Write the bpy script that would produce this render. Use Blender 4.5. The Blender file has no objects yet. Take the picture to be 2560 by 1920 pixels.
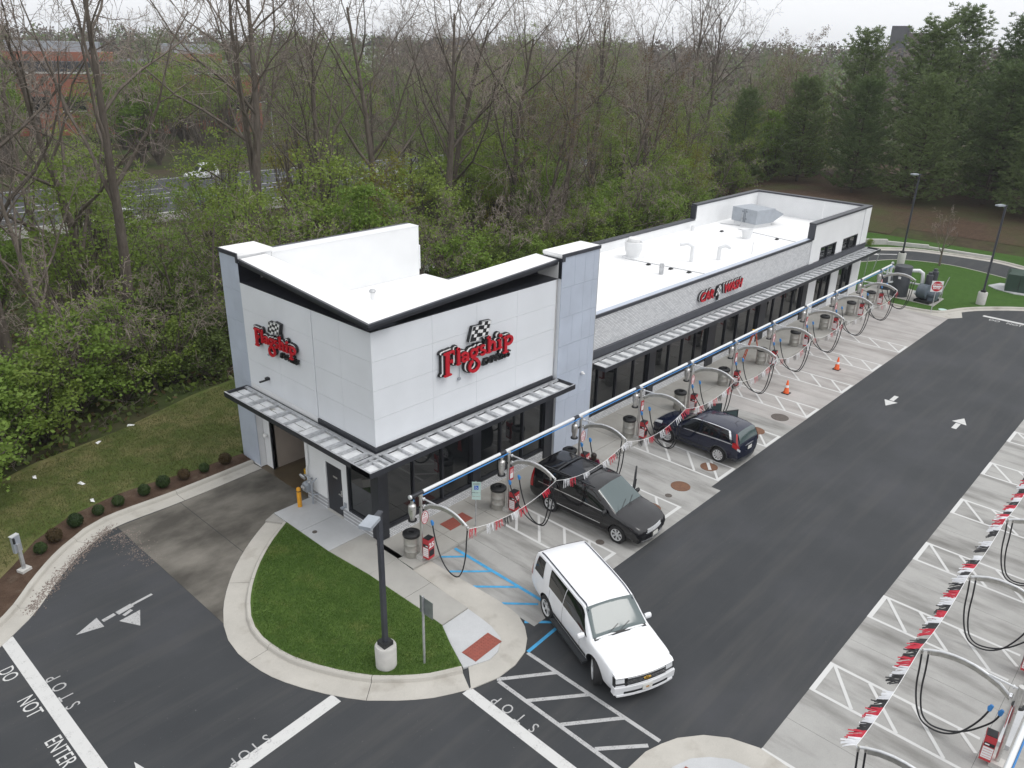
import bpy, bmesh, math, random
import numpy as np
from mathutils import Vector, Matrix, noise as mnoise

SC = bpy.context.scene
COL = SC.collection
R = math.radians

# ------------------------------------------------------------------ camera
cam_d = bpy.data.cameras.new('camera')
cam = bpy.data.objects.new('camera', cam_d)
COL.objects.link(cam)
SC.camera = cam
cam_d.sensor_width = 36.0
cam_d.lens = 28.0
cam_d.clip_end = 6000.0
cam_d.clip_start = 0.2
_yaw, _pit, _rol = R(42.27), R(23.06), R(1.39)
_f = Vector((math.cos(_yaw) * math.cos(_pit), math.sin(_yaw) * math.cos(_pit), -math.sin(_pit)))
_r = Vector((math.sin(_yaw), -math.cos(_yaw), 0))
_u = _r.cross(_f)
_r2 = math.cos(_rol) * _r + math.sin(_rol) * _u
_u2 = -math.sin(_rol) * _r + math.cos(_rol) * _u
cam.matrix_world = Matrix(((_r2.x, _u2.x, -_f.x, -14.60), (_r2.y, _u2.y, -_f.y, -19.41), (_r2.z, _u2.z, -_f.z, 16.5), (0, 0, 0, 1)))

# ------------------------------------------------------------------ overcast sky
SUN_EL, SUN_AZ = R(58), R(-62)     # azimuth measured from +X towards +Y
world = bpy.data.worlds.new('World')
SC.world = world
world.use_nodes = True
nt = world.node_tree
bg = nt.nodes['Background']
sky = nt.nodes.new('ShaderNodeTexSky')
sky.sky_type = 'NISHITA'
sky.sun_disc = False
sky.sun_elevation = SUN_EL
sky.sun_rotation = R(90) - SUN_AZ
sky.air_density = 1.0
sky.dust_density = 6.0
sky.ozone_density = 1.0
hs = nt.nodes.new('ShaderNodeHueSaturation')
hs.inputs['Saturation'].default_value = 0.10
nt.links.new(sky.outputs[0], hs.inputs['Color'])
cloud = nt.nodes.new('ShaderNodeMix')
cloud.data_type = 'RGBA'
cloud.inputs['Factor'].default_value = 0.80      # unbroken cloud sheet over the blue
nt.links.new(hs.outputs[0], cloud.inputs['A'])
cloud.inputs['B'].default_value = (8.6, 8.75, 9.0, 1)
nt.links.new(cloud.outputs['Result'], bg.inputs['Color'])
bg.inputs['Strength'].default_value = 0.145
sun_d = bpy.data.lights.new('sun', 'SUN')
sun = bpy.data.objects.new('sun', sun_d)
COL.objects.link(sun)
sun_d.energy = 0.9
sun_d.angle = R(28)
sun_d.color = (1.0, 0.97, 0.93)
_sd = Vector((math.cos(SUN_EL) * math.cos(SUN_AZ), math.cos(SUN_EL) * math.sin(SUN_AZ), math.sin(SUN_EL)))
sun.rotation_euler = _sd.to_track_quat('Z', 'Y').to_euler()
sun.location = (0, -30, 60)
SC.view_settings.view_transform = 'Standard'
SC.view_settings.look = 'None'
SC.view_settings.exposure = 0.0
SC.view_settings.gamma = 1.0
SC.view_settings.use_curve_mapping = False
SC.cycles.use_denoising = True
SC.cycles.max_bounces = 4
SC.cycles.diffuse_bounces = 3
SC.cycles.glossy_bounces = 2
SC.cycles.transmission_bounces = 3
SC.cycles.transparent_max_bounces = 6

# ------------------------------------------------------------------ helpers
def link(o, parent=None):
    COL.objects.link(o)
    if parent is not None:
        o.parent = parent
    return o

def tag(o, label=None, cat=None, group=None, kind=None):
    if label: o['label'] = label
    if cat: o['category'] = cat
    if group: o['group'] = group
    if kind: o['kind'] = kind
    return o

def thing(name, label, cat, loc=(0, 0, 0), rz=0.0, group=None):
    o = bpy.data.objects.new(name, None)
    o.empty_display_size = 0.2
    COL.objects.link(o)
    o.location = loc
    o.rotation_euler = (0, 0, rz)
    return tag(o, label, cat, group)

def copy_tree(o, parent=None):
    c = o.copy()
    COL.objects.link(c)
    c.parent = parent
    for ch in list(o.children):
        copy_tree(ch, c)
    return c

class MB:
    """collects shapes that make one mesh"""
    def __init__(s):
        s.v = []; s.f = []; s.m = []; s.cm = 0
    def add(s, vs, fs):
        b = len(s.v)
        s.v.extend([tuple(map(float, p)) for p in vs])
        for f in fs:
            s.f.append(tuple(i + b for i in f)); s.m.append(s.cm)
        return s
    def bb(s, x0, x1, y0, y1, z0, z1):
        return s.add([(x0, y0, z0), (x1, y0, z0), (x1, y1, z0), (x0, y1, z0), (x0, y0, z1), (x1, y0, z1), (x1, y1, z1), (x0, y1, z1)],
                     [(0, 3, 2, 1), (4, 5, 6, 7), (0, 1, 5, 4), (1, 2, 6, 5), (2, 3, 7, 6), (3, 0, 4, 7)])
    def box(s, c, size, rot=None):
        hx, hy, hz = size[0] / 2, size[1] / 2, size[2] / 2
        vs = [Vector(p) for p in ((-hx, -hy, -hz), (hx, -hy, -hz), (hx, hy, -hz), (-hx, hy, -hz), (-hx, -hy, hz), (hx, -hy, hz), (hx, hy, hz), (-hx, hy, hz))]
        if rot is not None:
            vs = [rot @ v for v in vs]
        c = Vector(c)
        return s.add([v + c for v in vs], [(0, 3, 2, 1), (4, 5, 6, 7), (0, 1, 5, 4), (1, 2, 6, 5), (2, 3, 7, 6), (3, 0, 4, 7)])
    def prism(s, poly, z0, z1):
        n = len(poly)
        a = sum(poly[i][0] * poly[(i + 1) % n][1] - poly[(i + 1) % n][0] * poly[i][1] for i in range(n))
        if a < 0: poly = poly[::-1]
        vs = [(p[0], p[1], z0) for p in poly] + [(p[0], p[1], z1) for p in poly]
        fs = [tuple(range(n - 1, -1, -1)), tuple(range(n, 2 * n))]
        fs += [(i, (i + 1) % n, n + (i + 1) % n, n + i) for i in range(n)]
        return s.add(vs, fs)
    def sheet(s, poly, z):
        n = len(poly)
        a = sum(poly[i][0] * poly[(i + 1) % n][1] - poly[(i + 1) % n][0] * poly[i][1] for i in range(n))
        if a < 0: poly = poly[::-1]
        return s.add([(p[0], p[1], z) for p in poly], [tuple(range(n))])
    def tube(s, pts, r, n=8, caps=True):
        pts = [Vector(p) for p in pts]
        if not hasattr(r, '__len__'): r = [r] * len(pts)
        rings = []
        ref = None
        for i, p in enumerate(pts):
            d = (pts[min(i + 1, len(pts) - 1)] - pts[max(i - 1, 0)]).normalized()
            if ref is None:
                a = d.cross(Vector((0, 0, 1)) if abs(d.z) < 0.9 else Vector((1, 0, 0)))
            else:
                a = ref - d * ref.dot(d)          # carry the frame along the path
                if a.length < 1e-5: a = d.orthogonal()
            a.normalize(); b = d.cross(a).normalized(); ref = a
            rings.append([p + r[i] * (math.cos(2 * math.pi * k / n) * a + math.sin(2 * math.pi * k / n) * b) for k in range(n)])
        vs = [q for rg in rings for q in rg]
        fs = []
        for i in range(len(pts) - 1):
            for k in range(n):
                k2 = (k + 1) % n
                fs.append((i * n + k, i * n + k2, (i + 1) * n + k2, (i + 1) * n + k))
        if caps:
            fs.append(tuple(range(n))[::-1]); fs.append(tuple(range((len(pts) - 1) * n, len(pts) * n)))
        return s.add(vs, fs)
    def lathe(s, prof, n=20, c=(0, 0, 0), M=None, close=True):
        """prof: list of (radius, z)"""
        vs = []; fs = []
        c = Vector(c)
        for r, z in prof:
            for k in range(n):
                p = Vector((r * math.cos(2 * math.pi * k / n), r * math.sin(2 * math.pi * k / n), z))
                if M is not None: p = M @ p
                vs.append(p + c)
        for i in range(len(prof) - 1):
            for k in range(n):
                k2 = (k + 1) % n
                fs.append((i * n + k, i * n + k2, (i + 1) * n + k2, (i + 1) * n + k))
        if close:
            if prof[0][0] > 1e-4: fs.append(tuple(range(n))[::-1])
            if prof[-1][0] > 1e-4: fs.append(tuple(range((len(prof) - 1) * n, len(prof) * n)))
        return s.add(vs, fs)
    def build(s, name, mat, parent=None, smooth=0, loc=None):
        me = bpy.data.meshes.new(name)
        me.from_pydata(s.v, [], s.f)
        mats = mat if isinstance(mat, (list, tuple)) else [mat]
        for m in mats: me.materials.append(m)
        if len(mats) > 1:
            me.polygons.foreach_set('material_index', s.m)
        if smooth:
            me.polygons.foreach_set('use_smooth', [True] * len(me.polygons))
            me.set_sharp_from_angle(angle=R(smooth))
        me.update()
        o = bpy.data.objects.new(name, me)
        if loc is not None: o.location = loc
        return link(o, parent)

def arr_obj(name, verts, faces, mat, parent=None, mats=None):
    """numpy arrays: verts (n,3), faces (m,k)"""
    me = bpy.data.meshes.new(name)
    verts = np.asarray(verts, dtype=np.float32); faces = np.asarray(faces, dtype=np.int32)
    m, k = faces.shape
    me.vertices.add(len(verts)); me.vertices.foreach_set('co', verts.ravel())
    me.loops.add(m * k); me.loops.foreach_set('vertex_index', faces.ravel())
    me.polygons.add(m); me.polygons.foreach_set('loop_start', np.arange(0, m * k, k, dtype=np.int32))
    for q in (mat if isinstance(mat, (list, tuple)) else [mat]): me.materials.append(q)
    if mats is not None: me.polygons.foreach_set('material_index', np.asarray(mats, dtype=np.int32))
    me.update(calc_edges=True)
    o = bpy.data.objects.new(name, me)
    return link(o, parent)

# ------------------------------------------------------------------ materials
def nodes(name):
    m = bpy.data.materials.new(name); m.use_nodes = True
    return m, m.node_tree, m.node_tree.nodes['Principled BSDF']

def noise_node(t, scale, detail=4, rough=0.55, vec=None, stretch=None, space='Object'):
    tc = t.nodes.new('ShaderNodeTexCoord')
    n = t.nodes.new('ShaderNodeTexNoise')
    n.inputs['Scale'].default_value = scale; n.inputs['Detail'].default_value = detail; n.inputs['Roughness'].default_value = rough
    if stretch:
        mp = t.nodes.new('ShaderNodeMapping'); mp.inputs['Scale'].default_value = stretch
        t.links.new(tc.outputs[space], mp.inputs['Vector']); t.links.new(mp.outputs[0], n.inputs['Vector'])
    else:
        t.links.new(tc.outputs[space], n.inputs['Vector'])
    return n

def ramp(t, src, stops):
    r = t.nodes.new('ShaderNodeValToRGB')
    el = r.color_ramp.elements
    while len(el) < len(stops): el.new(0.5)
    for e, (p, c) in zip(el, stops):
        e.position = p; e.color = (*c, 1) if len(c) == 3 else c
    t.links.new(src, r.inputs['Fac'])
    return r

def mixc(t, fac, a, b, mode='MIX'):
    n = t.nodes.new('ShaderNodeMix'); n.data_type = 'RGBA'; n.blend_type = mode
    for key, val in (('Factor', fac), ('A', a), ('B', b)):
        if hasattr(val, 'is_output') or isinstance(val, bpy.types.NodeSocket): t.links.new(val, n.inputs[key])
        elif isinstance(val, (int, float)): n.inputs[key].default_value = val
        else: n.inputs[key].default_value = (*val, 1)
    return n.outputs['Result']

def bump(t, b, src, strength, dist=0.01):
    n = t.nodes.new('ShaderNodeBump'); n.inputs['Strength'].default_value = strength; n.inputs['Distance'].default_value = dist
    t.links.new(src, n.inputs['Height']); t.links.new(n.outputs[0], b.inputs['Normal'])

def pm(name, col, rough=0.55, metal=0.0, var=0.0, vs=3.0, coat=0.0, spec=0.5, bmp=0.0, bs=40.0, dirt=None):
    m, t, b = nodes(name)
    b.inputs['Base Color'].default_value = (*col, 1); b.inputs['Roughness'].default_value = rough
    b.inputs['Metallic'].default_value = metal; b.inputs['Coat Weight'].default_value = coat
    b.inputs['Specular IOR Level'].default_value = spec
    if var:
        n = noise_node(t, vs)
        c = ramp(t, n.outputs['Fac'], [(0.3, tuple(x * (1 - var) for x in col)), (0.7, tuple(min(1, x * (1 + var)) for x in col))]).outputs[0]
        if dirt:
            n2 = noise_node(t, dirt[1], 6, 0.65)
            f = ramp(t, n2.outputs['Fac'], [(dirt[2], (0, 0, 0)), (dirt[2] + 0.15, (1, 1, 1))]).outputs[0]
            c = mixc(t, f, c, dirt[0])
        t.links.new(c, b.inputs['Base Color'])
        r2 = ramp(t, n.outputs['Fac'], [(0.2, (rough * 0.85,) * 3), (0.8, (min(1, rough * 1.15),) * 3)])
        t.links.new(r2.outputs[0], b.inputs['Roughness'])
    if bmp:
        n = noise_node(t, bs); bump(t, b, n.outputs['Fac'], bmp)
    return m

MT = {}
MT['white_panel'] = pm('white_panel', (0.72, 0.745, 0.78), 0.5, var=0.03, vs=0.8, bmp=0.05, bs=300)
MT['white_plain'] = pm('white_plain', (0.76, 0.77, 0.78), 0.55, var=0.03, vs=1.0)
MT['grey_tile'] = pm('grey_tile', (0.47, 0.52, 0.61), 0.35, var=0.07, vs=0.9)
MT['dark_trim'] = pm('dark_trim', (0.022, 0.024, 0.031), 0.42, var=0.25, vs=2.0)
MT['dark_cap'] = pm('dark_cap', (0.045, 0.048, 0.06), 0.38, var=0.2, vs=2.0)
MT['galv'] = pm('galvanised', (0.50, 0.51, 0.525), 0.42, 0.55, var=0.22, vs=6.0)
MT['deck'] = pm('canopy_deck', (0.72, 0.73, 0.74), 0.45, 0.1, var=0.16, vs=2.5, dirt=((0.33, 0.31, 0.26), 1.7, 0.60))
MT['steel'] = pm('stainless', (0.60, 0.59, 0.57), 0.30, 0.7, var=0.12, vs=9.0)
MT['steel_dull'] = pm('stainless_dull', (0.44, 0.43, 0.40), 0.42, 0.55, var=0.18, vs=5.0)
MT['alu'] = pm('aluminium', (0.70, 0.71, 0.72), 0.32, 0.4, var=0.1, vs=10)
MT['chrome'] = pm('chrome', (0.85, 0.86, 0.87), 0.12, 1.0)
MT['black'] = pm('black_plastic', (0.015, 0.016, 0.018), 0.5, var=0.2, vs=8)
MT['rubber'] = pm('rubber', (0.018, 0.018, 0.019), 0.75, var=0.2, vs=8)
MT['hose'] = pm('hose', (0.014, 0.015, 0.018), 0.45, var=0.1, vs=6)
MT['blue'] = pm('blue_line', (0.04, 0.22, 0.55), 0.4, var=0.1)
MT['blue_paint'] = pm('blue_paint', (0.06, 0.33, 0.60), 0.7, var=0.18, vs=5)
MT['red'] = pm('sign_red', (0.50, 0.012, 0.025), 0.35, var=0.05)
MT['boxred'] = pm('box_red', (0.46, 0.035, 0.045), 0.4, var=0.12)
MT['white'] = pm('white_face', (0.80, 0.80, 0.80), 0.4, var=0.04)
MT['pvc'] = pm('white_pipe', (0.74, 0.76, 0.77), 0.3, var=0.05)
MT['pink'] = pm('sign_pale_red', (0.62, 0.20, 0.24), 0.5)
MT['orange'] = pm('orange', (0.80, 0.12, 0.02), 0.5, var=0.12, vs=6)
MT['ladder'] = pm('ladder_orange', (0.62, 0.09, 0.03), 0.5, var=0.1)
MT['yellow'] = pm('yellow', (0.72, 0.42, 0.02), 0.5, var=0.12, vs=6)
MT['bollard'] = pm('bollard_yellow', (0.74, 0.34, 0.02), 0.5, var=0.12, vs=6)
MT['rust'] = pm('rust_iron', (0.17, 0.085, 0.05), 0.8, var=0.25, vs=7)
MT['iron'] = pm('iron', (0.10, 0.085, 0.075), 0.7, var=0.25, vs=9)
MT['brickred'] = pm('tactile_red', (0.27, 0.075, 0.055), 0.8, var=0.12, vs=10)
MT['tank'] = pm('tank_grey', (0.055, 0.06, 0.07), 0.4, var=0.15, vs=2)
MT['blower'] = pm('blower_grey', (0.10, 0.125, 0.15), 0.4, var=0.15, vs=4)
MT['green_box'] = pm('transformer_green', (0.035, 0.065, 0.05), 0.45, var=0.12, vs=3)
MT['conc'] = pm('concrete_post', (0.52, 0.51, 0.485), 0.85, var=0.08, vs=4, bmp=0.15, bs=60)
MT['sign_back'] = pm('sign_back', (0.26, 0.29, 0.285), 0.4, 0.6, var=0.12, vs=6)
MT['pale_sign'] = pm('pale_sign', (0.50, 0.66, 0.62), 0.4, var=0.05)
MT['sign_blue'] = pm('sign_blue', (0.02, 0.13, 0.55), 0.4)
MT['grey_box'] = pm('grey_box', (0.36, 0.39, 0.43), 0.45, 0.2, var=0.08)
MT['plate'] = pm('number_plate', (0.68, 0.68, 0.64), 0.4)
MT['plate_art'] = pm('plate_art', (0.50, 0.26, 0.08), 0.4)
MT['gold'] = pm('gold_badge', (0.55, 0.33, 0.06), 0.3, 0.8)
MT['tan'] = pm('tan_wall', (0.42, 0.36, 0.31), 0.8, var=0.1, vs=0.7)
MT['wetfloor'] = pm('wet_floor', (0.10, 0.075, 0.045), 0.45, var=0.35, vs=0.8)
MT['gravel'] = pm('gravel', (0.20, 0.165, 0.145), 0.95, var=0.55, vs=22, bmp=1.0, bs=45)
MT['litter'] = pm('litter_white', (0.75, 0.75, 0.74), 0.7)

def m_glass():
    m, t, b = nodes('dark_glass')
    b.inputs['Base Color'].default_value = (0.012, 0.014, 0.016, 1)
    b.inputs['Roughness'].default_value = 0.03
    b.inputs['IOR'].default_value = 1.75
    n = noise_node(t, 0.7, 2); bump(t, b, n.outputs['Fac'], 0.02, 0.02)
    return m
MT['glass'] = m_glass()
def m_cglass(name, col, ior=1.6):
    m, t, b = nodes(name)
    b.inputs['Base Color'].default_value = (*col, 1); b.inputs['Roughness'].default_value = 0.04; b.inputs['IOR'].default_value = ior
    b.inputs['Coat Weight'].default_value = 0.3
    return m
MT['car_glass'] = m_cglass('car_glass_dark', (0.010, 0.012, 0.013), 1.55)
MT['car_screen'] = m_cglass('car_windscreen', (0.055, 0.085, 0.088), 1.75)
def m_paint(name, col, rough=0.25, metal=0.0):
    m, t, b = nodes(name)
    b.inputs['Roughness'].default_value = rough; b.inputs['Metallic'].default_value = metal
    b.inputs['Coat Weight'].default_value = 0.45; b.inputs['Coat Roughness'].default_value = 0.05
    n = noise_node(t, 1.3, 3)
    c = ramp(t, n.outputs['Fac'], [(0.3, tuple(x * 0.93 for x in col)), (0.7, tuple(min(1, x * 1.06) for x in col))]).outputs[0]
    t.links.new(c, b.inputs['Base Color'])
    return m
MT['paint_white'] = m_paint('paint_white', (0.80, 0.81, 0.83), 0.35)
MT['paint_black'] = m_paint('paint_black', (0.005, 0.005, 0.007), 0.12)
MT['paint_navy'] = m_paint('paint_navy', (0.006, 0.010, 0.032), 0.15, 0.2)
MT['lamp_red'] = m_cglass('lamp_red', (0.42, 0.012, 0.015))
MT['lamp_clear'] = m_cglass('lamp_clear', (0.62, 0.64, 0.66))
MT['lamp_amber'] = m_cglass('lamp_amber', (0.75, 0.22, 0.03))
MT['cladding'] = pm('cladding', (0.035, 0.038, 0.042), 0.6)

def m_asphalt():
    m, t, b = nodes('asphalt')
    big = noise_node(t, 0.16, 5, 0.6)
    c1 = ramp(t, big.outputs['Fac'], [(0.30, (0.029, 0.032, 0.036)), (0.50, (0.039, 0.042, 0.046)), (0.70, (0.055, 0.057, 0.064))]).outputs[0]
    streak = noise_node(t, 1.0, 4, 0.6, stretch=(0.12, 1.6, 1))
    f = ramp(t, streak.outputs['Fac'], [(0.48, (0, 0, 0)), (0.76, (0.55, 0.55, 0.55))]).outputs[0]
    c2 = mixc(t, f, c1, (0.075, 0.073, 0.070))
    fine = noise_node(t, 90, 3, 0.7)
    f2 = ramp(t, fine.outputs['Fac'], [(0.30, (0.72, 0.72, 0.72)), (0.72, (1.30, 1.30, 1.30))]).outputs[0]
    c3 = mixc(t, 1.0, c2, f2, 'MULTIPLY')
    spk = noise_node(t, 14, 2, 0.5)
    f3 = ramp(t, spk.outputs['Fac'], [(0.735, (0, 0, 0)), (0.76, (0.7, 0.7, 0.7))]).outputs[0]
    c4 = mixc(t, f3, c3, (0.14, 0.14, 0.135))
    t.links.new(c4, b.inputs['Base Color'])
    b.inputs['Roughness'].default_value = 0.82
    bump(t, b, fine.outputs['Fac'], 0.35, 0.01)
    return m
MT['asphalt'] = m_asphalt()

def m_concrete(name, light, dark, stretch=(1, 1, 1), amount=0.6, lo=0.42, hi=0.68, scale=1.0, fleck=0.3, det=6):
    m, t, b = nodes(name)
    base = noise_node(t, 0.9, 5, 0.6)
    c = ramp(t, base.outputs['Fac'], [(0.3, tuple(x * 0.90 for x in light)), (0.7, tuple(x * 1.07 for x in light))]).outputs[0]
    st = noise_node(t, scale, det, 0.55, stretch=stretch)
    f = ramp(t, st.outputs['Fac'], [(lo, (0, 0, 0)), (hi, (amount,) * 3)]).outputs[0]
    c = mixc(t, f, c, dark)
    fl = noise_node(t, 7, 5, 0.7)
    f2 = ramp(t, fl.outputs['Fac'], [(0.62, (0, 0, 0)), (0.74, (fleck,) * 3)]).outputs[0]
    c = mixc(t, f2, c, tuple(x * 0.45 for x in light))
    fine = noise_node(t, 60, 3)
    f3 = ramp(t, fine.outputs['Fac'], [(0.3, (0.92,) * 3), (0.7, (1.07,) * 3)]).outputs[0]
    c = mixc(t, 1.0, c, f3, 'MULTIPLY')
    t.links.new(c, b.inputs['Base Color'])
    b.inputs['Roughness'].default_value = 0.85
    bump(t, b, fine.outputs['Fac'], 0.15, 0.005)
    return m
MT['pad'] = m_concrete('bay_concrete', (0.37, 0.365, 0.35), (0.12, 0.115, 0.105), (1.5, 0.30, 1), 0.8, 0.46, 0.74, 1.0, 0.25, 4)
MT['pad_far'] = m_concrete('bay_concrete_pale', (0.41, 0.39, 0.375), (0.20, 0.18, 0.165), (1.3, 0.24, 1), 0.65, 0.46, 0.72, 1.0, 0.12, 4)
MT['walk'] = m_concrete('walk_concrete', (0.385, 0.375, 0.35), (0.25, 0.23, 0.20), (0.7, 0.7, 1), 0.45, 0.5, 0.75, 1.2, 0.15)
MT['walk_new'] = m_concrete('walk_concrete_new', (0.50, 0.51, 0.52), (0.36, 0.36, 0.36), (0.7, 0.7, 1), 0.4, 0.5, 0.75, 1.2, 0.1)
MT['kerb'] = m_concrete('kerb_concrete', (0.46, 0.44, 0.40), (0.23, 0.20, 0.165), (0.8, 0.8, 2), 0.5, 0.55, 0.75, 1.5, 0.25)
MT['slab_dirty'] = m_concrete('entrance_concrete', (0.20, 0.185, 0.16), (0.055, 0.05, 0.042), (0.35, 0.55, 1), 0.95, 0.36, 0.62, 1.0, 0.4)

def m_roof():
    m, t, b = nodes('roof_membrane')
    st = noise_node(t, 0.55, 6, 0.62)
    c = ramp(t, st.outputs['Fac'], [(0.25, (0.80, 0.80, 0.795)), (0.58, (0.86, 0.86, 0.86))]).outputs[0]
    s2 = noise_node(t, 1.2, 6, 0.7, stretch=(1.3, 0.5, 1))
    f = ramp(t, s2.outputs['Fac'], [(0.64, (0, 0, 0)), (0.76, (0.55,) * 3)]).outputs[0]
    c = mixc(t, f, c, (0.62, 0.57, 0.50))
    t.links.new(c, b.inputs['Base Color']); b.inputs['Roughness'].default_value = 0.6
    return m
MT['roof'] = m_roof()

def m_brick():
    m, t, b = nodes('white_brick')
    tc = t.nodes.new('ShaderNodeTexCoord')
    mp = t.nodes.new('ShaderNodeMapping'); mp.inputs['Rotation'].default_value = (R(90), 0, 0)
    t.links.new(tc.outputs['Object'], mp.inputs['Vector'])
    br = t.nodes.new('ShaderNodeTexBrick')
    br.inputs['Scale'].default_value = 1.0
    br.inputs['Brick Width'].default_value = 0.215; br.inputs['Row Height'].default_value = 0.075
    br.inputs['Mortar Size'].default_value = 0.010; br.inputs['Mortar Smooth'].default_value = 0.2; br.inputs['Bias'].default_value = -0.35
    br.inputs['Color1'].default_value = (0.70, 0.71, 0.725, 1); br.inputs['Color2'].default_value = (0.50, 0.515, 0.54, 1)
    br.inputs['Mortar'].default_value = (0.33, 0.335, 0.35, 1)
    t.links.new(mp.outputs[0], br.inputs['Vector'])
    n = noise_node(t, 3.0, 4)
    f = ramp(t, n.outputs['Fac'], [(0.3, (0.92,) * 3), (0.7, (1.05,) * 3)]).outputs[0]
    t.links.new(mixc(t, 1.0, br.outputs['Color'], f, 'MULTIPLY'), b.inputs['Base Color'])
    b.inputs['Roughness'].default_value = 0.7
    inv = t.nodes.new('ShaderNodeMath'); inv.operation = 'SUBTRACT'; inv.inputs[0].default_value = 1.0
    t.links.new(br.outputs['Fac'], inv.inputs[1]); bump(t, b, inv.outputs[0], 0.6, 0.01)
    return m
MT['brick'] = m_brick()

def m_road_paint(name, col, wear=0.5):
    m, t, b = nodes(name)
    n = noise_node(t, 3.5, 6, 0.7); n2 = noise_node(t, 30, 3, 0.6)
    f = ramp(t, n.outputs['Fac'], [(wear, (0, 0, 0)), (wear + 0.22, (1, 1, 1))]).outputs[0]
    g = ramp(t, n2.outputs['Fac'], [(0.48, (0, 0, 0)), (0.66, (1, 1, 1))]).outputs[0]
    mm = t.nodes.new('ShaderNodeMath'); mm.operation = 'MULTIPLY'
    t.links.new(f, mm.inputs[0]); t.links.new(g, mm.inputs[1])
    t.links.new(mixc(t, mm.outputs[0], col, tuple(x * 0.22 for x in col)), b.inputs['Base Color'])
    b.inputs['Roughness'].default_value = 0.75
    return m
MT['line'] = m_road_paint('white_paint', (0.58, 0.58, 0.57), 0.50)
MT['line_worn'] = m_road_paint('white_paint_worn', (0.44, 0.44, 0.44), 0.40)
MT['bay_line'] = m_road_paint('bay_paint', (0.60, 0.60, 0.59), 0.60)

def m_grass(name, a, b_, c_, patch=0.5, sc=0.35):
    m, t, b = nodes(name)
    n = noise_node(t, sc, 6, 0.65); n2 = noise_node(t, 2.2, 5, 0.7); n3 = noise_node(t, 45, 3, 0.7)
    c = ramp(t, n2.outputs['Fac'], [(0.32, a), (0.66, b_)]).outputs[0]
    f = ramp(t, n.outputs['Fac'], [(patch, (0, 0, 0)), (patch + 0.2, (0.8,) * 3)]).outputs[0]
    c = mixc(t, f, c, c_)
    f3 = ramp(t, n3.outputs['Fac'], [(0.3, (0.6,) * 3), (0.7, (1.35,) * 3)]).outputs[0]
    t.links.new(mixc(t, 1.0, c, f3, 'MULTIPLY'), b.inputs['Base Color'])
    b.inputs['Roughness'].default_value = 0.9; b.inputs['Specular IOR Level'].default_value = 0.2
    bump(t, b, n3.outputs['Fac'], 0.8, 0.03)
    return m
MT['lawn'] = m_grass('lawn_grass', (0.055, 0.105, 0.020), (0.095, 0.155, 0.034), (0.150, 0.160, 0.050), 0.54, 0.8)
MT['lawn_rough'] = m_grass('rough_grass', (0.062, 0.092, 0.020), (0.105, 0.130, 0.036), (0.22, 0.185, 0.090), 0.45, 0.45)
MT['lawn_far'] = m_grass('far_grass', (0.040, 0.095, 0.014), (0.055, 0.120, 0.020), (0.075, 0.125, 0.03), 0.62, 0.5)
MT['mulch'] = m_grass('mulch', (0.060, 0.036, 0.024), (0.105, 0.068, 0.048), (0.15, 0.115, 0.085), 0.55, 1.5)
MT['needles'] = m_grass('needle_floor', (0.060, 0.038, 0.025), (0.095, 0.062, 0.042), (0.065, 0.075, 0.028), 0.45, 0.15)
def m_terrain():
    m, t, b = nodes('woodland_ground')
    n = noise_node(t, 0.09, 5, 0.6); n2 = noise_node(t, 1.4, 5, 0.7)
    c = ramp(t, n2.outputs['Fac'], [(0.3, (0.045, 0.036, 0.024)), (0.7, (0.085, 0.07, 0.045))]).outputs[0]
    d = ramp(t, n2.outputs['Fac'], [(0.3, (0.035, 0.055, 0.016)), (0.7, (0.060, 0.085, 0.026))]).outputs[0]
    f = ramp(t, n.outputs['Fac'], [(0.42, (0, 0, 0)), (0.6, (1, 1, 1))]).outputs[0]
    t.links.new(mixc(t, f, c, d), b.inputs['Base Color']); b.inputs['Roughness'].default_value = 0.95
    b.inputs['Specular IOR Level'].default_value = 0.1
    return m
MT['terrain'] = m_terrain()

def m_leaf(name, c0, c1, trans=0.35):
    m, t, b = nodes(name)
    oi = t.nodes.new('ShaderNodeObjectInfo')
    n = noise_node(t, 0.8, 4, 0.65)
    add = t.nodes.new('ShaderNodeMath'); add.operation = 'MULTIPLY_ADD'
    add.inputs[1].default_value = 0.55; t.links.new(oi.outputs['Random'], add.inputs[0])
    sub = t.nodes.new('ShaderNodeMath'); sub.operation = 'MULTIPLY'; sub.inputs[1].default_value = 0.75
    t.links.new(n.outputs['Fac'], sub.inputs[0]); t.links.new(sub.outputs[0], add.inputs[2])
    c = ramp(t, add.outputs[0], [(0.25, c0), (0.8, c1)]).outputs[0]
    t.links.new(c, b.inputs['Base Color']); b.inputs['Roughness'].default_value = 0.6; b.inputs['Specular IOR Level'].default_value = 0.25
    tr = t.nodes.new('ShaderNodeBsdfTranslucent'); t.links.new(c, tr.inputs['Color'])
    ms = t.nodes.new('ShaderNodeMixShader'); ms.inputs[0].default_value = trans
    out = t.nodes['Material Output']
    t.links.new(b.outputs[0], ms.inputs[1]); t.links.new(tr.outputs[0], ms.inputs[2]); t.links.new(ms.outputs[0], out.inputs['Surface'])
    return m
MT['leaf'] = m_leaf('leaf_spring', (0.120, 0.190, 0.034), (0.225, 0.300, 0.062))
MT['leaf_bright'] = m_leaf('leaf_bright', (0.130, 0.215, 0.034), (0.215, 0.315, 0.065))
MT['leaf_dark'] = m_leaf('leaf_dark', (0.070, 0.110, 0.028), (0.130, 0.175, 0.050), 0.3)
MT['leaf_yellow'] = m_leaf('leaf_yellow', (0.16, 0.17, 0.03), (0.24, 0.22, 0.05))
MT['leaf_pink'] = m_leaf('leaf_bud', (0.13, 0.085, 0.05), (0.17, 0.13, 0.06))
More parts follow.
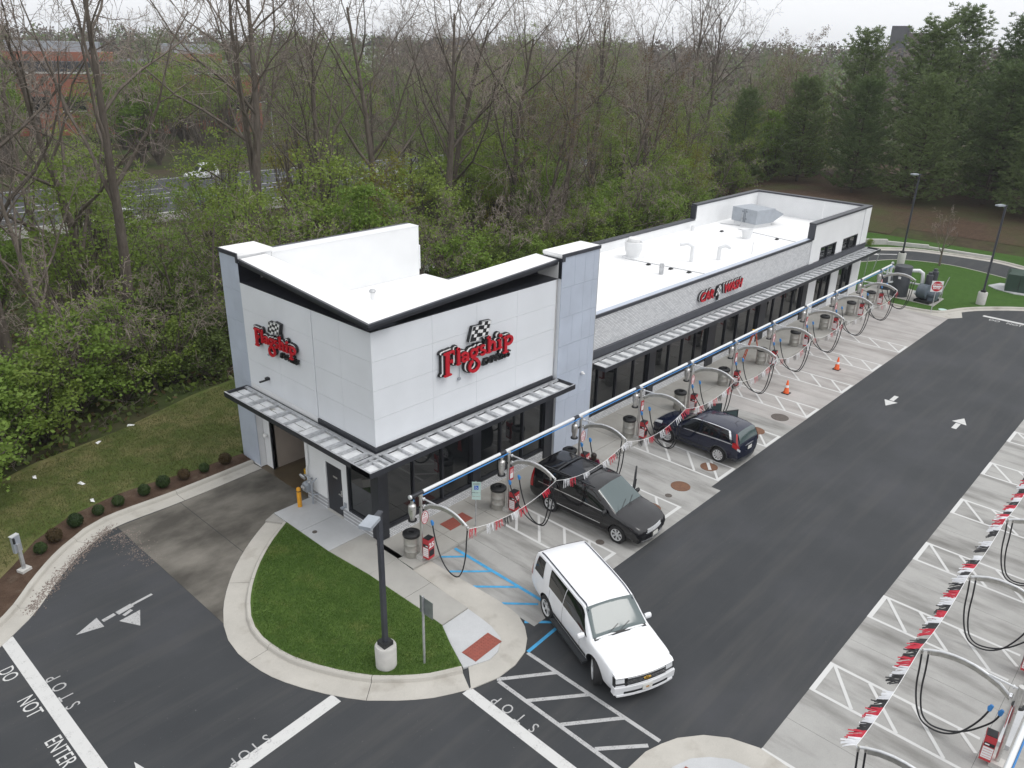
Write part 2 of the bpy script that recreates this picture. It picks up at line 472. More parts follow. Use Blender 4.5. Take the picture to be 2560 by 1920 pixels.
MT['blossom'] = m_leaf('blossom', (0.45, 0.47, 0.42), (0.62, 0.63, 0.60))
MT['needle'] = m_leaf('pine_needle', (0.085, 0.135, 0.052), (0.160, 0.215, 0.085), 0.3)
MT['shrub'] = m_leaf('shrub_leaf', (0.020, 0.040, 0.012), (0.040, 0.068, 0.018), 0.12)
MT['shrub_red'] = m_leaf('shrub_red_leaf', (0.055, 0.042, 0.018), (0.085, 0.055, 0.025), 0.12)
def m_bark(name, a, b_):
    m, t, b = nodes(name)
    oi = t.nodes.new('ShaderNodeObjectInfo')
    n = noise_node(t, 5, 5, 0.7, stretch=(1, 1, 0.25))
    c = ramp(t, n.outputs['Fac'], [(0.3, a), (0.7, b_)]).outputs[0]
    f = ramp(t, oi.outputs['Random'], [(0.0, (0.72,) * 3), (1.0, (1.25,) * 3)]).outputs[0]
    t.links.new(mixc(t, 1.0, c, f, 'MULTIPLY'), b.inputs['Base Color']); b.inputs['Roughness'].default_value = 0.9
    b.inputs['Specular IOR Level'].default_value = 0.15
    return m
MT['bark'] = m_bark('bark', (0.085, 0.070, 0.058), (0.18, 0.155, 0.132))
MT['twig'] = m_bark('twig', (0.21, 0.175, 0.148), (0.32, 0.275, 0.24))
MT['bark_dark'] = m_bark('bark_dark', (0.05, 0.04, 0.034), (0.10, 0.085, 0.07))

# ------------------------------------------------------------------ lettering
def text_obj(s, size, mat, parent, M, extrude=0.004, shear=0.0, offset=0.0, spacing=1.0, name='lettering', xs=1.0):
    c = bpy.data.curves.new('txt', 'FONT')
    c.body = s; c.size = size; c.extrude = extrude; c.shear = shear; c.offset = offset
    c.align_x = 'CENTER'; c.align_y = 'CENTER'; c.space_character = spacing
    c.resolution_u = 3
    o = bpy.data.objects.new('txt', c); COL.objects.link(o)
    dg = bpy.context.evaluated_depsgraph_get()
    me = bpy.data.meshes.new_from_object(o.evaluated_get(dg))
    bpy.data.objects.remove(o); bpy.data.curves.remove(c)
    me.transform(M @ Matrix.Diagonal((xs, 1, 1, 1)))
    me.materials.clear(); me.materials.append(mat); me.name = name
    return link(bpy.data.objects.new(name, me), parent)

def frame(origin, right, up):
    r = Vector(right).normalized(); u = Vector(up).normalized(); n = r.cross(u)
    return Matrix(((r.x, u.x, n.x, origin[0]), (r.y, u.y, n.y, origin[1]), (r.z, u.z, n.z, origin[2]), (0, 0, 0, 1)))

ORD = ['first', 'second', 'third', 'fourth', 'fifth', 'sixth', 'seventh', 'eighth', 'ninth', 'tenth', 'eleventh', 'twelfth']
# ------------------------------------------------------------------ terrain
def sst(x):
    x = np.clip(x, 0, 1); return x * x * (3 - 2 * x)
def hgt(x, y):
    x = np.asarray(x, float); y = np.asarray(y, float)
    r = np.hypot(x - 30, y - 20)
    h = -0.07 - 1.05 * sst((y - 19) / 28.0)
    h = h + 1.5 * sst((x - 65.6) / 10.0) * (1 - sst((y - 25) / 20.0))
    h = h + 6.5 * sst((r - 140) / 220.0) + 4.0 * sst((r - 380) / 400.0)
    h = h + 0.8 * np.sin(x * 0.021 + 1.0) * np.sin(y * 0.017) * sst((r - 120) / 120.0)
    return h
def spaced(a, b, step, far):
    core = list(np.arange(a, b + 1e-6, step)); s = step; lo = [a]; hi = [core[-1]]
    while lo[-1] > -far: s *= 1.28; lo.append(lo[-1] - s)
    s = step
    while hi[-1] < far: s *= 1.28; hi.append(hi[-1] + s)
    return np.array(lo[:0:-1] + core + hi[1:])
_gx, _gy = spaced(-40, 110, 3.0, 1500), spaced(-40, 110, 3.0, 1500)
_X, _Y = np.meshgrid(_gx, _gy, indexing='ij')
_V = np.stack([_X, _Y, hgt(_X, _Y)], -1).reshape(-1, 3)
_ny = len(_gy)
_i = (np.arange(len(_gx) - 1)[:, None] * _ny + np.arange(_ny - 1)[None, :]).ravel()
ground = arr_obj('terrain', _V, np.stack([_i, _i + _ny, _i + _ny + 1, _i + 1], -1), MT['terrain'])
ground.data.polygons.foreach_set('use_smooth', [True] * len(ground.data.polygons))
tag(ground, 'wooded ground around the car wash running to the horizon', kind='structure')

asphalt = MB().sheet([(-90, -90), (85, -90), (85, -30), (62.5, -10), (63.1, -6.8), (64, -4.3), (63.7, -0.8), (62.9, 2.2), (60.8, 4.6), (56, 8.6), (49, 12.5), (44, 12.5), (44, 9.2), (-90, 8.2)], 0.0).build('asphalt_lot', MT['asphalt'])
tag(asphalt, 'dark asphalt driveway around the car wash', kind='structure')

def smooth_path(pts, step=0.45):
    pts = [Vector((p[0], p[1], 0)) for p in pts]
    P = [2 * pts[0] - pts[1]] + pts + [2 * pts[-1] - pts[-2]]
    out = []
    for i in range(1, len(P) - 2):
        p0, p1, p2, p3 = P[i - 1:i + 3]
        n = max(1, int((p2 - p1).length / step))
        for k in range(n):
            t = k / n
            out.append(0.5 * ((2 * p1) + (p2 - p0) * t + (2 * p0 - 5 * p1 + 4 * p2 - p3) * t * t + (3 * p1 - p0 - 3 * p2 + p3) * t ** 3))
    out.append(P[-2])
    return out
def normals(path, side):
    ns = []
    for i in range(len(path)):
        d = (path[min(i + 1, len(path) - 1)] - path[max(i - 1, 0)]).normalized()
        ns.append(Vector((-d.y, d.x, 0)) * side)
    return ns
def kerb_run(name, label, path, side, pan=0.62, kw=0.17, h=0.135, per=7, mat=None):
    """path follows the road edge of the gutter; the kerb rises on the given side"""
    root = tag(bpy.data.objects.new(name, None), label, kind='structure'); COL.objects.link(root)
    P = smooth_path(path); N = normals(P, side)
    prof = [(0, -0.06), (0, 0.014), (pan, 0.004), (pan + 0.03, h * 0.75), (pan + 0.065, h), (pan + kw, h), (pan + kw, -0.06)]
    rr = random.Random(len(P))
    for a in range(0, len(P) - 1, per):
        b = min(a + per, len(P) - 1)
        idx = list(range(a, b + 1))
        pts = [P[i].copy() for i in idx]; ns = [N[i] for i in idx]
        if len(pts) > 1:
            pts[0] = pts[0] + (pts[1] - pts[0]).normalized() * 0.008; pts[-1] = pts[-1] + (pts[-2] - pts[-1]).normalized() * 0.008
        dz = rr.uniform(-0.003, 0.003)
        m = MB(); vs = []; fs = []
        for p, n in zip(pts, ns):
            for o, z in prof: vs.append(p + n * o + Vector((0, 0, z + dz)))
        k = len(prof)
        for i in range(len(pts) - 1):
            for j in range(k - 1):
                f = (i * k + j, (i + 1) * k + j, (i + 1) * k + j + 1, i * k + j + 1)
                fs.append(f if side > 0 else f[::-1])
        fs.append(tuple(range(k))); fs.append(tuple(range((len(pts) - 1) * k, len(pts) * k))[::-1])
        m.add(vs, fs).build('kerb_stone', mat or MT['kerb'], root)
    return root
def off_path(path, side, d):
    P = smooth_path(path); N = normals(P, side)
    return [(p.x + n.x * d, p.y + n.y * d) for p, n in zip(P, N)]
def slab_root(name, label):
    o = tag(bpy.data.objects.new(name, None), label, kind='structure'); COL.objects.link(o); return o

# ---- left kerb, mulch bed and rough lawn
KL = [(0.0, 7.83), (-3.45, 7.68), (-6.03, 7.70), (-7.08, 7.22), (-7.88, 6.66), (-8.87, 5.69), (-9.62, 4.83), (-10.59, 4.05), (-12.4, 3.0), (-16, 1.8), (-26, 0.6)]
kerb_run('kerb_run', 'pale concrete kerb and gutter beside the shrub bed', KL, -1, 0.60, 0.17)
back = off_path(KL, -1, 0.765)
lawn_top = [(-26, 11.5), (-16, 12.6), (-11, 13.2), (-7.94, 14.0), (-6.46, 14.6), (-4.5, 14.9), (-2.7, 15.2), (1.3, 16.6), (6, 17.5), (14, 18), (30, 18), (44, 16), (47, 13), (44.2, 9.6), (0.0, 9.6)]
bed_in = [(0.0, 9.40), (-1.0, 9.44), (-2.1, 9.45), (-3.9, 9.69), (-5.15, 9.75), (-7.0, 9.42), (-8.46, 8.62), (-9.5, 7.55), (-10.6, 6.6), (-13, 5.2), (-17, 3.9), (-26, 2.6)]
MB().prism(back + bed_in[::-1], -0.06, 0.115).build('mulch_bed', MT['mulch'])['kind'] = 'structure'
MB().prism(bed_in + lawn_top, -0.06, 0.125).build('rough_lawn', MT['lawn_rough'])['kind'] = 'structure'
g = MB()
rr = random.Random(3)
for i in range(1500):
    t = rr.random()
    a, b = ((-6.2, 7.9), (-9.9, 4.9))
    px = a[0] + (b[0] - a[0]) * t; py = a[1] + (b[1] - a[1]) * t - 0.25 * math.sin(t * 3.1) * -0.9
    px += rr.gauss(0, 0.13); py += rr.gauss(0, 0.13) - 0.10
    s = rr.uniform(0.012, 0.032); z = 0.012
    g.add([(px - s, py - s, z), (px + s, py - s * 0.6, z), (px + s * 0.4, py + s, z), (px, py, z + s * 0.9)], [(0, 1, 3), (1, 2, 3), (2, 0, 3)])
    if i < 500:
        px = -6.15 + rr.gauss(0, 0.28); py = 7.2 - rr.random() ** 2 * 2.6
        g.add([(px - s, py - s, 0.006), (px + s, py - s * 0.6, 0.006), (px + s * 0.4, py + s, 0.006), (px, py, s * 0.9)], [(0, 1, 3), (1, 2, 3), (2, 0, 3)])
tag(g.build('gutter_gravel', MT['gravel']), 'loose gravel washed into the gutter beside the kerb', 'gravel', kind='stuff')

# ---- corner lawn island
IO = [(-2.1, 4.12), (-3.1, 3.45), (-4.23, 2.49), (-5.16, 1.45), (-5.7, 0.66), (-6.05, 0.0), (-6.28, -0.68), (-6.37, -1.4), (-6.29, -2.47), (-6.05, -3.37), (-5.53, -4.52), (-4.9, -5.52), (-4.32, -6.12), (-3.57, -6.75), (-2.65, -7.25)]
kerb_run('kerb_run', 'curved pale concrete kerb round the corner lawn', IO, 1, 0.66, 0.16)
gin = off_path(IO, 1, 0.81)
MB().prism(gin + [(-2.27, -6.53), (-1.83, -5.55), (-1.47, -4.83), (-1.44, -3.69), (-1.47, -1.21), (-1.63, 0.85), (-1.63, 3.45)], -0.06, 0.12).build('corner_lawn', MT['lawn'])['kind'] = 'structure'
RO = [(-2.63, -7.27), (-1.78, -7.52), (-1.08, -7.52), (-0.48, -7.36), (-0.01, -7.02), (0.33, -6.62), (0.58, -6.13), (0.66, -5.14), (0.58, -3.16), (0.55, -2.02)]
RI = [(-0.21, -2.02), (-0.31, -4.79), (-0.39, -5.91), (-0.57, -6.47), (-1.03, -6.80), (-1.45, -6.86), (-2.26, -6.59)]
ramp_root = slab_root('ramp_apron', 'flush concrete ramp apron at the lawn tip')
ro = [(p.x, p.y) for p in smooth_path(RO)]; ri = [(p.x, p.y) for p in smooth_path(RI)]
MB().prism(ro[:14] + [ri[-1], ri[-8]] , -0.05, 0.03).build('slab', MT['kerb'], ramp_root)
n1 = [q for q in ro[13:]]
MB().prism([(n1[0][0] + 0.01, n1[0][1] + 0.01)] + n1[1:] + ri[:-8], -0.05, 0.032).build('slab', MT['kerb'], ramp_root)
walk = slab_root('sidewalk', 'pale concrete sidewalk slabs round the building')
MB().prism([(-1.45, -4.82), (-0.33, -4.80)] + [(q[0] - 0.02, q[1]) for q in ri if q[1] < -4.85][:-1] + [(-2.24, -6.56), (-1.82, -5.58)], -0.05, 0.06).build('slab', MT['walk_new'], walk)
def slab(x0, x1, y0, y1, z=0.10, mat='walk', gap=0.008, root=None):
    return MB().bb(x0 + gap, x1 - gap, y0 + gap, y1 - gap, -0.05, z).build('slab', MT[mat], root or walk)
MB().prism([(-2.1, 4.13), (-1.63, 4.34), (-1.63, 3.44), (-1.68, 3.44)], -0.05, 0.09).build('slab', MT['walk'], walk)
MB().prism([(-1.46, -1.2), (-0.225, -1.2), (-0.315, -3.0), (-1.44, -3.0)], -0.05, 0.10).build('slab', MT['walk'], walk)
MB().prism([(-1.44, -3.016), (-0.315, -3.016), (-0.335, -4.785), (-1.46, -4.805)], -0.05, 0.10).build('slab', MT['walk'], walk)
for a, b in ((-1.2, 0.85), (0.85, 2.6), (2.6, 4.35)):
    slab(-1.62, 0.0, a, b, 0.10, 'walk_new' if a > 0 else 'walk')
xs = [-0.215, 1.9, 4.05, 6.2, 8.4, 10.55, 12.7, 14.9, 17.05, 19.2, 21.4, 23.55, 25.75, 27.9, 30.05, 32.25, 34.4, 36.6, 38.75, 40.9, 43.2, 45.4]
for a, b in zip(xs[:-1], xs[1:]):
    slab(a, b, -2.02, -1.2)
    slab(a, b, -1.2, 0.02 if b < 12.6 else 0.66)
MB().prism([(45.41, -2.0), (46.6, -1.8), (46.9, 0.6), (45.41, 0.6)], -0.05, 0.10).build('slab', MT['walk'], walk)
tp = MB().bb(2.25, 3.40, -1.95 + 0.72, -1.95 + 1.30, 0.102, 0.112)
for i in range(12):
    for j in range(6):
        tp.lathe([(0.03, 0), (0.022, 0.008)], 6, (2.31 + i * 0.094, -1.18 + j * 0.094, 0.111))
tp.build('tactile_plate', MT['brickred'], walk)
tp = MB(); a0 = Vector((-1.84, -6.08, 0)); ex = Vector((1.14, 0.05, 0)); ey = Vector((0.02, -0.56, 0))
q = [a0, a0 + ex, a0 + ex + ey, a0 + ey]
tp.prism([(v.x, v.y) for v in q], 0.055, 0.072)
for i in range(12):
    for j in range(6):
        v = a0 + ex * ((i + 0.5) / 12) + ey * ((j + 0.5) / 6); tp.lathe([(0.03, 0), (0.022, 0.008)], 6, (v.x, v.y, 0.071))
tp.build('tactile_plate', MT['brickred'], walk)

# ---- entrance slab in front of the wash tunnel
ent = slab_root('tunnel_apron', 'stained wet concrete apron before the tunnel door')
MB().prism([(-6.03, 7.66), (-6.00, 0.06), (-5.7, 0.70), (-5.16, 1.48), (-4.23, 2.52), (-3.66, 3.02), (-3.66, 7.64)], -0.05, 0.006).build('slab', MT['slab_dirty'], ent)
MB().prism([(-3.64, 7.64), (-3.64, 3.03), (-3.1, 3.48), (-2.1, 4.14), (-1.65, 4.36), (0.0, 4.36), (0.0, 7.79)], -0.05, 0.006).build('slab', MT['slab_dirty'], ent)

# ---- parking bay concrete
ST = [0.42 + 4.325 * i for i in range(10)] + [42.95]
pad = slab_root('bay_pad', 'grey stained concrete of the vacuum bays beside the building')
edges = [0.56] + [s + 2.16 for s in ST[:-1]] + [43.75]
for i, (a, b) in enumerate(zip(edges[:-1], edges[1:])):
    m = 'pad' if i < 5 else 'pad_far'
    if a < 12.0 and b > 12.0:
        slab(a, 12.05, -6.80, -2.02, 0.006, m, 0.004, pad); slab(12.05, b, -6.37, -2.02, 0.006, m, 0.002, pad)
    elif a < 12:
        slab(a, b, -6.80, -2.02, 0.006, m, 0.004, pad)
    else:
        slab(a, b, -6.37, -2.02, 0.006, m, 0.004, pad)
MB().prism([(43.755, -6.37), (43.755, -2.9), (44.0, -5.0), (44.75, -6.1), (46.0, -6.6), (44.7, -7.0)], -0.05, 0.006).build('slab', MT['kerb'], pad)
pad2 = slab_root('bay_pad', 'grey stained concrete of the opposite vacuum bays')
e2 = [1.0] + [s + 2.16 for s in ST]
for a, b in zip(e2[:-1], e2[1:]):
    slab(a, b, -18.2, -14.08, 0.006, 'pad', 0.004, pad2); slab(a, b, -26, -18.2, 0.006, 'pad', 0.004, pad2)
slab(ST[-1] + 2.16, 62, -26, -14.08, 0.006, 'pad', 0.004, pad2)
for i, s in enumerate(ST[1:9]):
    slab(s + 0.78, s + 3.5, -18.75, -18.45, 0.14, 'walk_new', 0.004, pad2)

# ---- second island at the lower right
i2o = [(p.x, p.y) for p in smooth_path([(-5.2, -15.2), (-4.2, -13.6), (-3.0, -12.45), (-1.77, -11.96), (-1.04, -11.99), (-0.1, -12.34), (0.46, -12.78), (0.85, -13.32), (1.10, -14.04), (1.0, -15.2)])]
i2i = [(p.x, p.y) for p in smooth_path([(-4.0, -15.2), (-3.0, -13.9), (-2.0, -13.0), (-1.0, -12.73), (-0.44, -12.93), (-0.07, -13.25), (0.23, -13.66), (0.36, -14.17), (0.3, -15.2)])]
isl2 = slab_root('corner_apron', 'curved concrete apron at the end of the opposite bays')
MB().prism(i2o + i2i[::-1], -0.05, 0.03).build('slab', MT['kerb'], isl2)
MB().prism([(p[0], p[1] - 0.012) for p in i2i], -0.05, 0.05).build('slab', MT['walk_new'], isl2)
MB().bb(-1.55, -0.75, -13.45, -12.98, 0.05, 0.065).build('tactile_plate', MT['brickred'], isl2)

# ---- far lawn with loop lane
KF = [(43.72, -2.0), (43.72, -3.5), (44.0, -5.14), (44.75, -6.06), (46.6, -6.9), (48.2, -8.1), (50.0, -10.0), (53.0, -14.0)]
kerb_run('kerb_run', 'pale kerb along the near side of the far lawn', KF, 1, 0.35, 0.17)
LI = [(53.5, -14.0), (57.3, -9.2), (58.75, -6.1), (59.76, -2.45), (59.24, 0.38), (57.8, 2.39), (55.0, 3.95), (50.5, 7.0), (46.0, 8.3)]
kerb_run('kerb_run', 'thin pale kerb between far lawn and loop lane', LI, 1, 0.12, 0.17)
LO = [(62.6, -10.2), (63.1, -6.8), (64.0, -4.27), (63.7, -0.76), (62.9, 2.2), (60.8, 4.6), (56.0, 8.7), (49.0, 12.6)]
kerb_run('kerb_run', 'wide pale kerb on the outer side of the loop lane', LO, -1, 0.55, 0.2)
far_poly = off_path(KF, 1, 0.515) + off_path(LI, 1, 0.285) + [(45.42, 8.3), (45.42, 0.7), (46.95, 0.6), (46.65, -1.85), (45.4, -2.05)]
MB().prism(far_poly, -0.05, 0.12).build('far_lawn', MT['lawn_far'])['kind'] = 'structure'
MB().prism(off_path(LO, -1, 0.745) + [(50, 14), (62, 9), (67.5, 7.9), (69.5, 3.5), (70.2, -1), (68.2, -6), (66, -10.5)], -0.3, 0.13).build('verge_grass', MT['lawn_far'])['kind'] = 'structure'
nf = MB()
a = [(67.5, 7.9), (69.5, 3.5), (70.2, -1), (68.2, -6), (66, -10.5), (72, -30)]; b = [(74, 34), (120, 60), (130, 20), (125, -10), (110, -30)]
gx, gy = np.arange(64, 132, 2.0), np.arange(-32, 34, 2.0)
for x in gx:
    for y in gy:
        if x > 67.2 + 2.4 * math.exp(-((y + 0.5) / 6.0) ** 2) + max(0, y - 8) * 0.25 - max(0, -y - 6) * 0.2 and y < 30:
            zs = [float(hgt(px, py)) + 0.05 for px, py in ((x, y), (x + 2, y), (x + 2, y + 2), (x, y + 2))]
            nf.add([(x, y, zs[0]), (x + 2, y, zs[1]), (x + 2, y + 2, zs[2]), (x, y + 2, zs[3])], [(0, 1, 2, 3)])
nf.build('pine_floor', MT['needles'])['kind'] = 'structure'
rw = thing('retaining_wall', 'low stepped pale concrete wall behind the loop lane', 'wall', (63.7, 4.5, 0))
for (x0, y0), (x1, y1), h in (((60.9, 7.4), (63.5, 4.75), 0.62), ((63.5, 4.7), (64.8, 1.4), 0.46), ((64.8, 1.35), (65.05, -3.9), 0.33)):
    d = Vector((x1 - x0, y1 - y0, 0)); L = d.length; d.normalize(); n = Vector((d.y, -d.x, 0)) * -0.14
    MB().prism([(x0 - 63.7, y0 - 4.5), (x1 - 63.7, y1 - 4.5), (x1 - 63.7 - 2 * n.x, y1 - 4.5 - 2 * n.y), (x0 - 63.7 - 2 * n.x, y0 - 4.5 - 2 * n.y)], -0.05, h).build('wall_section', MT['conc'], rw)

# ------------------------------------------------------------------ painted markings
def stripe_q(m, p0, p1, w, z):
    a = Vector((*p0, 0)); b = Vector((*p1, 0)); d = (b - a).normalized(); n = Vector((-d.y, d.x, 0)) * w / 2
    m.add([(a.x - n.x, a.y - n.y, z), (b.x - n.x, b.y - n.y, z), (b.x + n.x, b.y + n.y, z), (a.x + n.x, a.y + n.y, z)], [(0, 1, 2, 3)])
    return m
ZA, ZP = 0.005, 0.011
for nm, p0, p1, w in (('stop_line', (-10.79, 4.0), (-10.79, -13), 0.35), ('stop_line', (-5.40, -4.86), (-13, -5.30), 0.38), ('stop_line', (-2.74, -7.21), (-2.86, -14.5), 0.33), ('stop_line', (46.3, -7.9), (46.1, -16), 0.35)):
    stripe_q(MB(), p0, p1, w, ZA).build(nm, MT['line'], asphalt)
h = MB()
stripe_q(h, (-0.45, -7.43), (-0.49, -12.06), 0.12, ZA); stripe_q(h, (-1.87, -7.60), (-1.93, -11.9), 0.12, ZA + 0.0015)
for i, (y0, y1) in enumerate(((-7.52, -8.57), (-8.66, -9.77), (-9.86, -10.96), (-11.0, -11.92))):
    stripe_q(h, (-1.86, y0), (-0.47 if i < 3 else -0.82, y1), 0.12, ZA + 0.003)
h.build('crosswalk_marking', MT['line_worn'], asphalt)
bl = MB()
stripe_q(bl, (1.68, -2.06), (1.66, -6.35), 0.12, ZP)
for (x0, y0), (x1, y1) in (((0.96, -2.06), (1.64, -2.72)), ((0.61, -2.9), (1.63, -3.92)), ((0.60, -4.05), (1.62, -5.13)), ((0.66, -5.34), (1.44, -6.2))):
    stripe_q(bl, (x0, y0), (x1, y1), 0.10, ZP + 0.002)
bl.build('blue_marking', MT['blue_paint'], pad)
bl = MB(); stripe_q(bl, (0.50, -6.45), (1.35, -7.33), 0.11, ZA); stripe_q(bl, (1.35, -7.33), (-0.42, -7.41), 0.11, ZA + 0.002); stripe_q(bl, (1.66, -6.85), (1.66, -7.33), 0.11, ZA)
bl.build('blue_marking', MT['blue_paint'], asphalt)
def hatch(x0, ya, yb, sgn, root):
    m = MB(); w = 0.10
    stripe_q(m, (x0 - 0.7, ya), (x0 - 0.7, yb), w, ZP); stripe_q(m, (x0 + 0.7, ya), (x0 + 0.7, yb), w, ZP)
    ye = yb if sgn < 0 else ya
    stripe_q(m, (x0 - 0.75, ye), (x0 + 0.75, ye), 0.14, ZP + 0.002)
    if sgn < 0: L = [(-2.06, -2.82), (-2.77, -3.95), (-4.02, -5.16), (-5.2, -6.28)]
    else: L = [(-14.25, -15.24), (-15.25, -16.43), (-16.43, -17.6), (-17.6, -18.15)]
    for k, (a, b) in enumerate(L):
        xa, xb = x0 + 0.66, x0 - 0.66
        if sgn < 0 and k == 0: xa = x0 + 0.2
        if sgn > 0 and k == 3: xb = x0 + 0.1
        stripe_q(m, (xa, a), (xb, b), w, ZP + 0.004)
    m.build('bay_marking', MT['bay_line'], root)
for i, s in enumerate(ST):
    if 1 <= i <= 8: hatch(s, -2.06, -6.28, -1, pad)
    if i <= 9: hatch(s, -14.15, -18.1, 1, pad2)
def tri(m, a, b, c, z=ZA):
    m.add([(*a, z), (*b, z), (*c, z)], [(0, 1, 2)] if (b[0] - a[0]) * (c[1] - a[1]) - (b[1] - a[1]) * (c[0] - a[0]) > 0 else [(0, 2, 1)])
m = MB(); tri(m, (-9.31, 2.74), (-8.57, 3.10), (-8.57, 2.53)); stripe_q(m, (-8.50, 2.82), (-8.11, 2.88), 0.14, ZA); stripe_q(m, (-8.05, 2.86), (-7.55, 2.94), 0.20, ZA); stripe_q(m, (-7.55, 2.95), (-6.88, 3.02), 0.10, ZA + 0.002)
tri(m, (-8.15, 2.46), (-7.48, 2.53), (-7.80, 1.80)); stripe_q(m, (-7.95, 2.62), (-7.66, 2.72), 0.12, ZA)
m.build('painted_arrow', MT['line_worn'], asphalt)
m = MB(); tri(m, (26.5, -8.22), (26.5, -8.88), (25.7, -8.55)); stripe_q(m, (26.58, -8.54), (27.35, -8.54), 0.22, ZA); m.build('painted_arrow', MT['line'], asphalt)
m = MB(); tri(m, (26.2, -11.56), (26.15, -12.23), (26.95, -11.92)); stripe_q(m, (26.1, -11.88), (25.33, -11.88), 0.22, ZA); m.build('painted_arrow', MT['line'], asphalt)
m = MB(); tri(m, (58.4, 4.6), (59.2, 3.75), (59.7, 4.35)); stripe_q(m, (59.4, 3.95), (60.6, 2.7), 0.2, ZA); m.build('painted_arrow', MT['line'], asphalt)
m = MB(); tri(m, (-10.1, -3.02), (-10.25, -3.6), (-9.95, -3.6)); stripe_q(m, (-10.1, -3.65), (-10.1, -4.3), 0.12, ZA); m.build('painted_arrow', MT['line'], asphalt)
def paint_text(s, at, right, up, size, spacing=1.0, xs=1.0, mat='line_worn'):
    text_obj(s, size, MT[mat], asphalt, frame((at[0], at[1], ZA), right, up), 0.0006, spacing=spacing, xs=xs)
for ch, y in zip('STOP', (-0.05, 0.40, 0.90, 1.37)): paint_text(ch, (-10.41, y), (0, 1, 0), (-1, 0, 0), 0.52, xs=0.75)
for ch, x in zip('STOP', (-7.46, -7.80, -8.12, -8.44)): paint_text(ch, (x, -4.72 - (x + 7.46) * -0.06), (-1, 0, 0), (0, -1, 0), 0.46, xs=0.8)
for ch, y in zip('STOP', (-9.42, -8.95, -8.48, -8.05)): paint_text(ch, (-2.42, y), (0, 1, 0), (-1, 0, 0), 0.48, xs=0.8)
for s, y in (('DO', 2.42), ('NOT', 0.72), ('ENTER', -1.40)): paint_text(s, (-11.24, y), (0, -1, 0), (1, 0, 0), 0.56, xs=0.72, mat='line')
for s, y in (('DO', -8.75), ('NOT', -9.95), ('ENTER', -11.5)): paint_text(s, (45.65, y), (0, -1, 0), (1, 0, 0), 0.6, xs=0.72, mat='line')

# ------------------------------------------------------------------ covers set in the paving
def cover(name, label, x, y, r, mat, z=0.006, paint=None, group=None):
    o = MB().lathe([(r, -0.02), (r, 0.012), (r * 0.93, 0.016), (r * 0.93, 0.012), (r * 0.2, 0.013), (0.0001, 0.013)], 28).build(name, mat, None, 30, (x, y, z))
    tag(o, label, 'cover')
    return o
cover('manhole_cover', 'rusty round manhole cover beside the rear wheel of the navy car', 13.48, -5.44, 0.37, MT['rust'])
cover('manhole_cover', 'rusty round manhole cover in the empty bay between the two parked cars', 11.18, -5.45, 0.40, MT['rust'])
cover('manhole_cover', 'orange-brown round cover just ahead of the black minivan grille', 8.91, -5.53, 0.38, MT['rust'])
cover('manhole_cover', 'rusty painted cover just past the navy car', 18.2, -5.2, 0.42, MT['rust'])
cover('manhole_cover', 'dark brown round cover in the bay beyond the navy car', 20.43, -5.35, 0.42, MT['iron'])
cover('drain_cover', 'small dark drain cover by the minivan front wheel', 5.63, -5.51, 0.16, MT['iron'])
cover('drain_cover', 'small brown drain cover behind the white vehicle', 4.99, -5.52, 0.15, MT['rust'])
cover('drain_cover', 'small dark drain cover in the empty bay', 10.2, -5.5, 0.14, MT['iron'])
cover('drain_cover', 'small round drain in the sidewalk by the door', -1.27, 2.19, 0.09, MT['iron'], 0.10)
cover('valve_cover', 'pale green valve lid set in the far lawn', 45.27, -5.55, 0.28, MT['pale_sign'], 0.12)
stripe_q(MB(), (13.25, -5.62), (13.75, -5.22), 0.13, 0.0225).build('painted_stripe', MT['bay_line'], None)
bpy.data.objects['painted_stripe'].parent = bpy.data.objects['manhole_cover']
bpy.data.objects['painted_stripe'].location = (-13.48, -5.44 * -1, -0.001)
# ------------------------------------------------------------------ the car wash building
B = thing('car_wash_building', 'long low white car wash building with a taller corner tower and dark trim', 'building', (0, 0, 0))
def bbox(name, mat, x0, x1, y0, y1, z0, z1, parent=B):
    return MB().bb(x0, x1, y0, y1, z0, z1).build(name, MT[mat], parent)
# tower body (backing walls stand behind the cladding)
bbox('tower_wall', 'white_plain', 0.035, 9.30, 0.035, 0.30, 3.62, 7.98)
bbox('tower_wall', 'white_plain', 0.035, 0.30, 0.30, 7.95, 3.62, 7.98)
bbox('tower_wall', 'white_plain', 1.50, 9.0, 8.0, 8.75, 0.0, 8.86)
bbox('wall_cap', 'white_plain', 1.50, 9.0, 7.985, 8.62, 8.86, 8.90)
bbox('wall_cap', 'dark_cap', 1.50, 9.0, 8.62, 8.80, 8.80, 8.905)
bbox('wall_cap', 'white_plain', 8.99, 9.06, 7.98, 8.7, 6.9, 8.0)
xs = [0.0, 2.62, 4.78, 6.95, 9.20]; zs = [3.88, 4.90, 5.93, 6.96, 7.98]; ys = [0.0, 1.72, 3.30, 5.6, 7.95]
for i in range(4):
    for j in range(4):
        bbox('panel', 'white_panel', xs[i] + (0.004 if i else 0.0), xs[i + 1] - 0.004, 0.0, 0.033, zs[j] + 0.004, zs[j + 1] - 0.004)
        g0 = 0.03 if i == 2 else 0.004
        bbox('panel', 'white_panel', 0.0, 0.033, (ys[i] + g0) if i else 0.034, ys[i + 1] - (0.03 if i == 1 else 0.004), zs[j] + 0.004, zs[j + 1] - 0.004)
bbox('trim', 'dark_trim', -0.05, 9.2, -0.055, 0.06, 3.60, 3.875)
bbox('trim', 'dark_trim', -0.052, 0.06, 0.06, 3.30, 3.60, 3.876)
bbox('trim', 'white_plain', 0.0, 0.05, 3.30, 7.95, 3.58, 3.872)
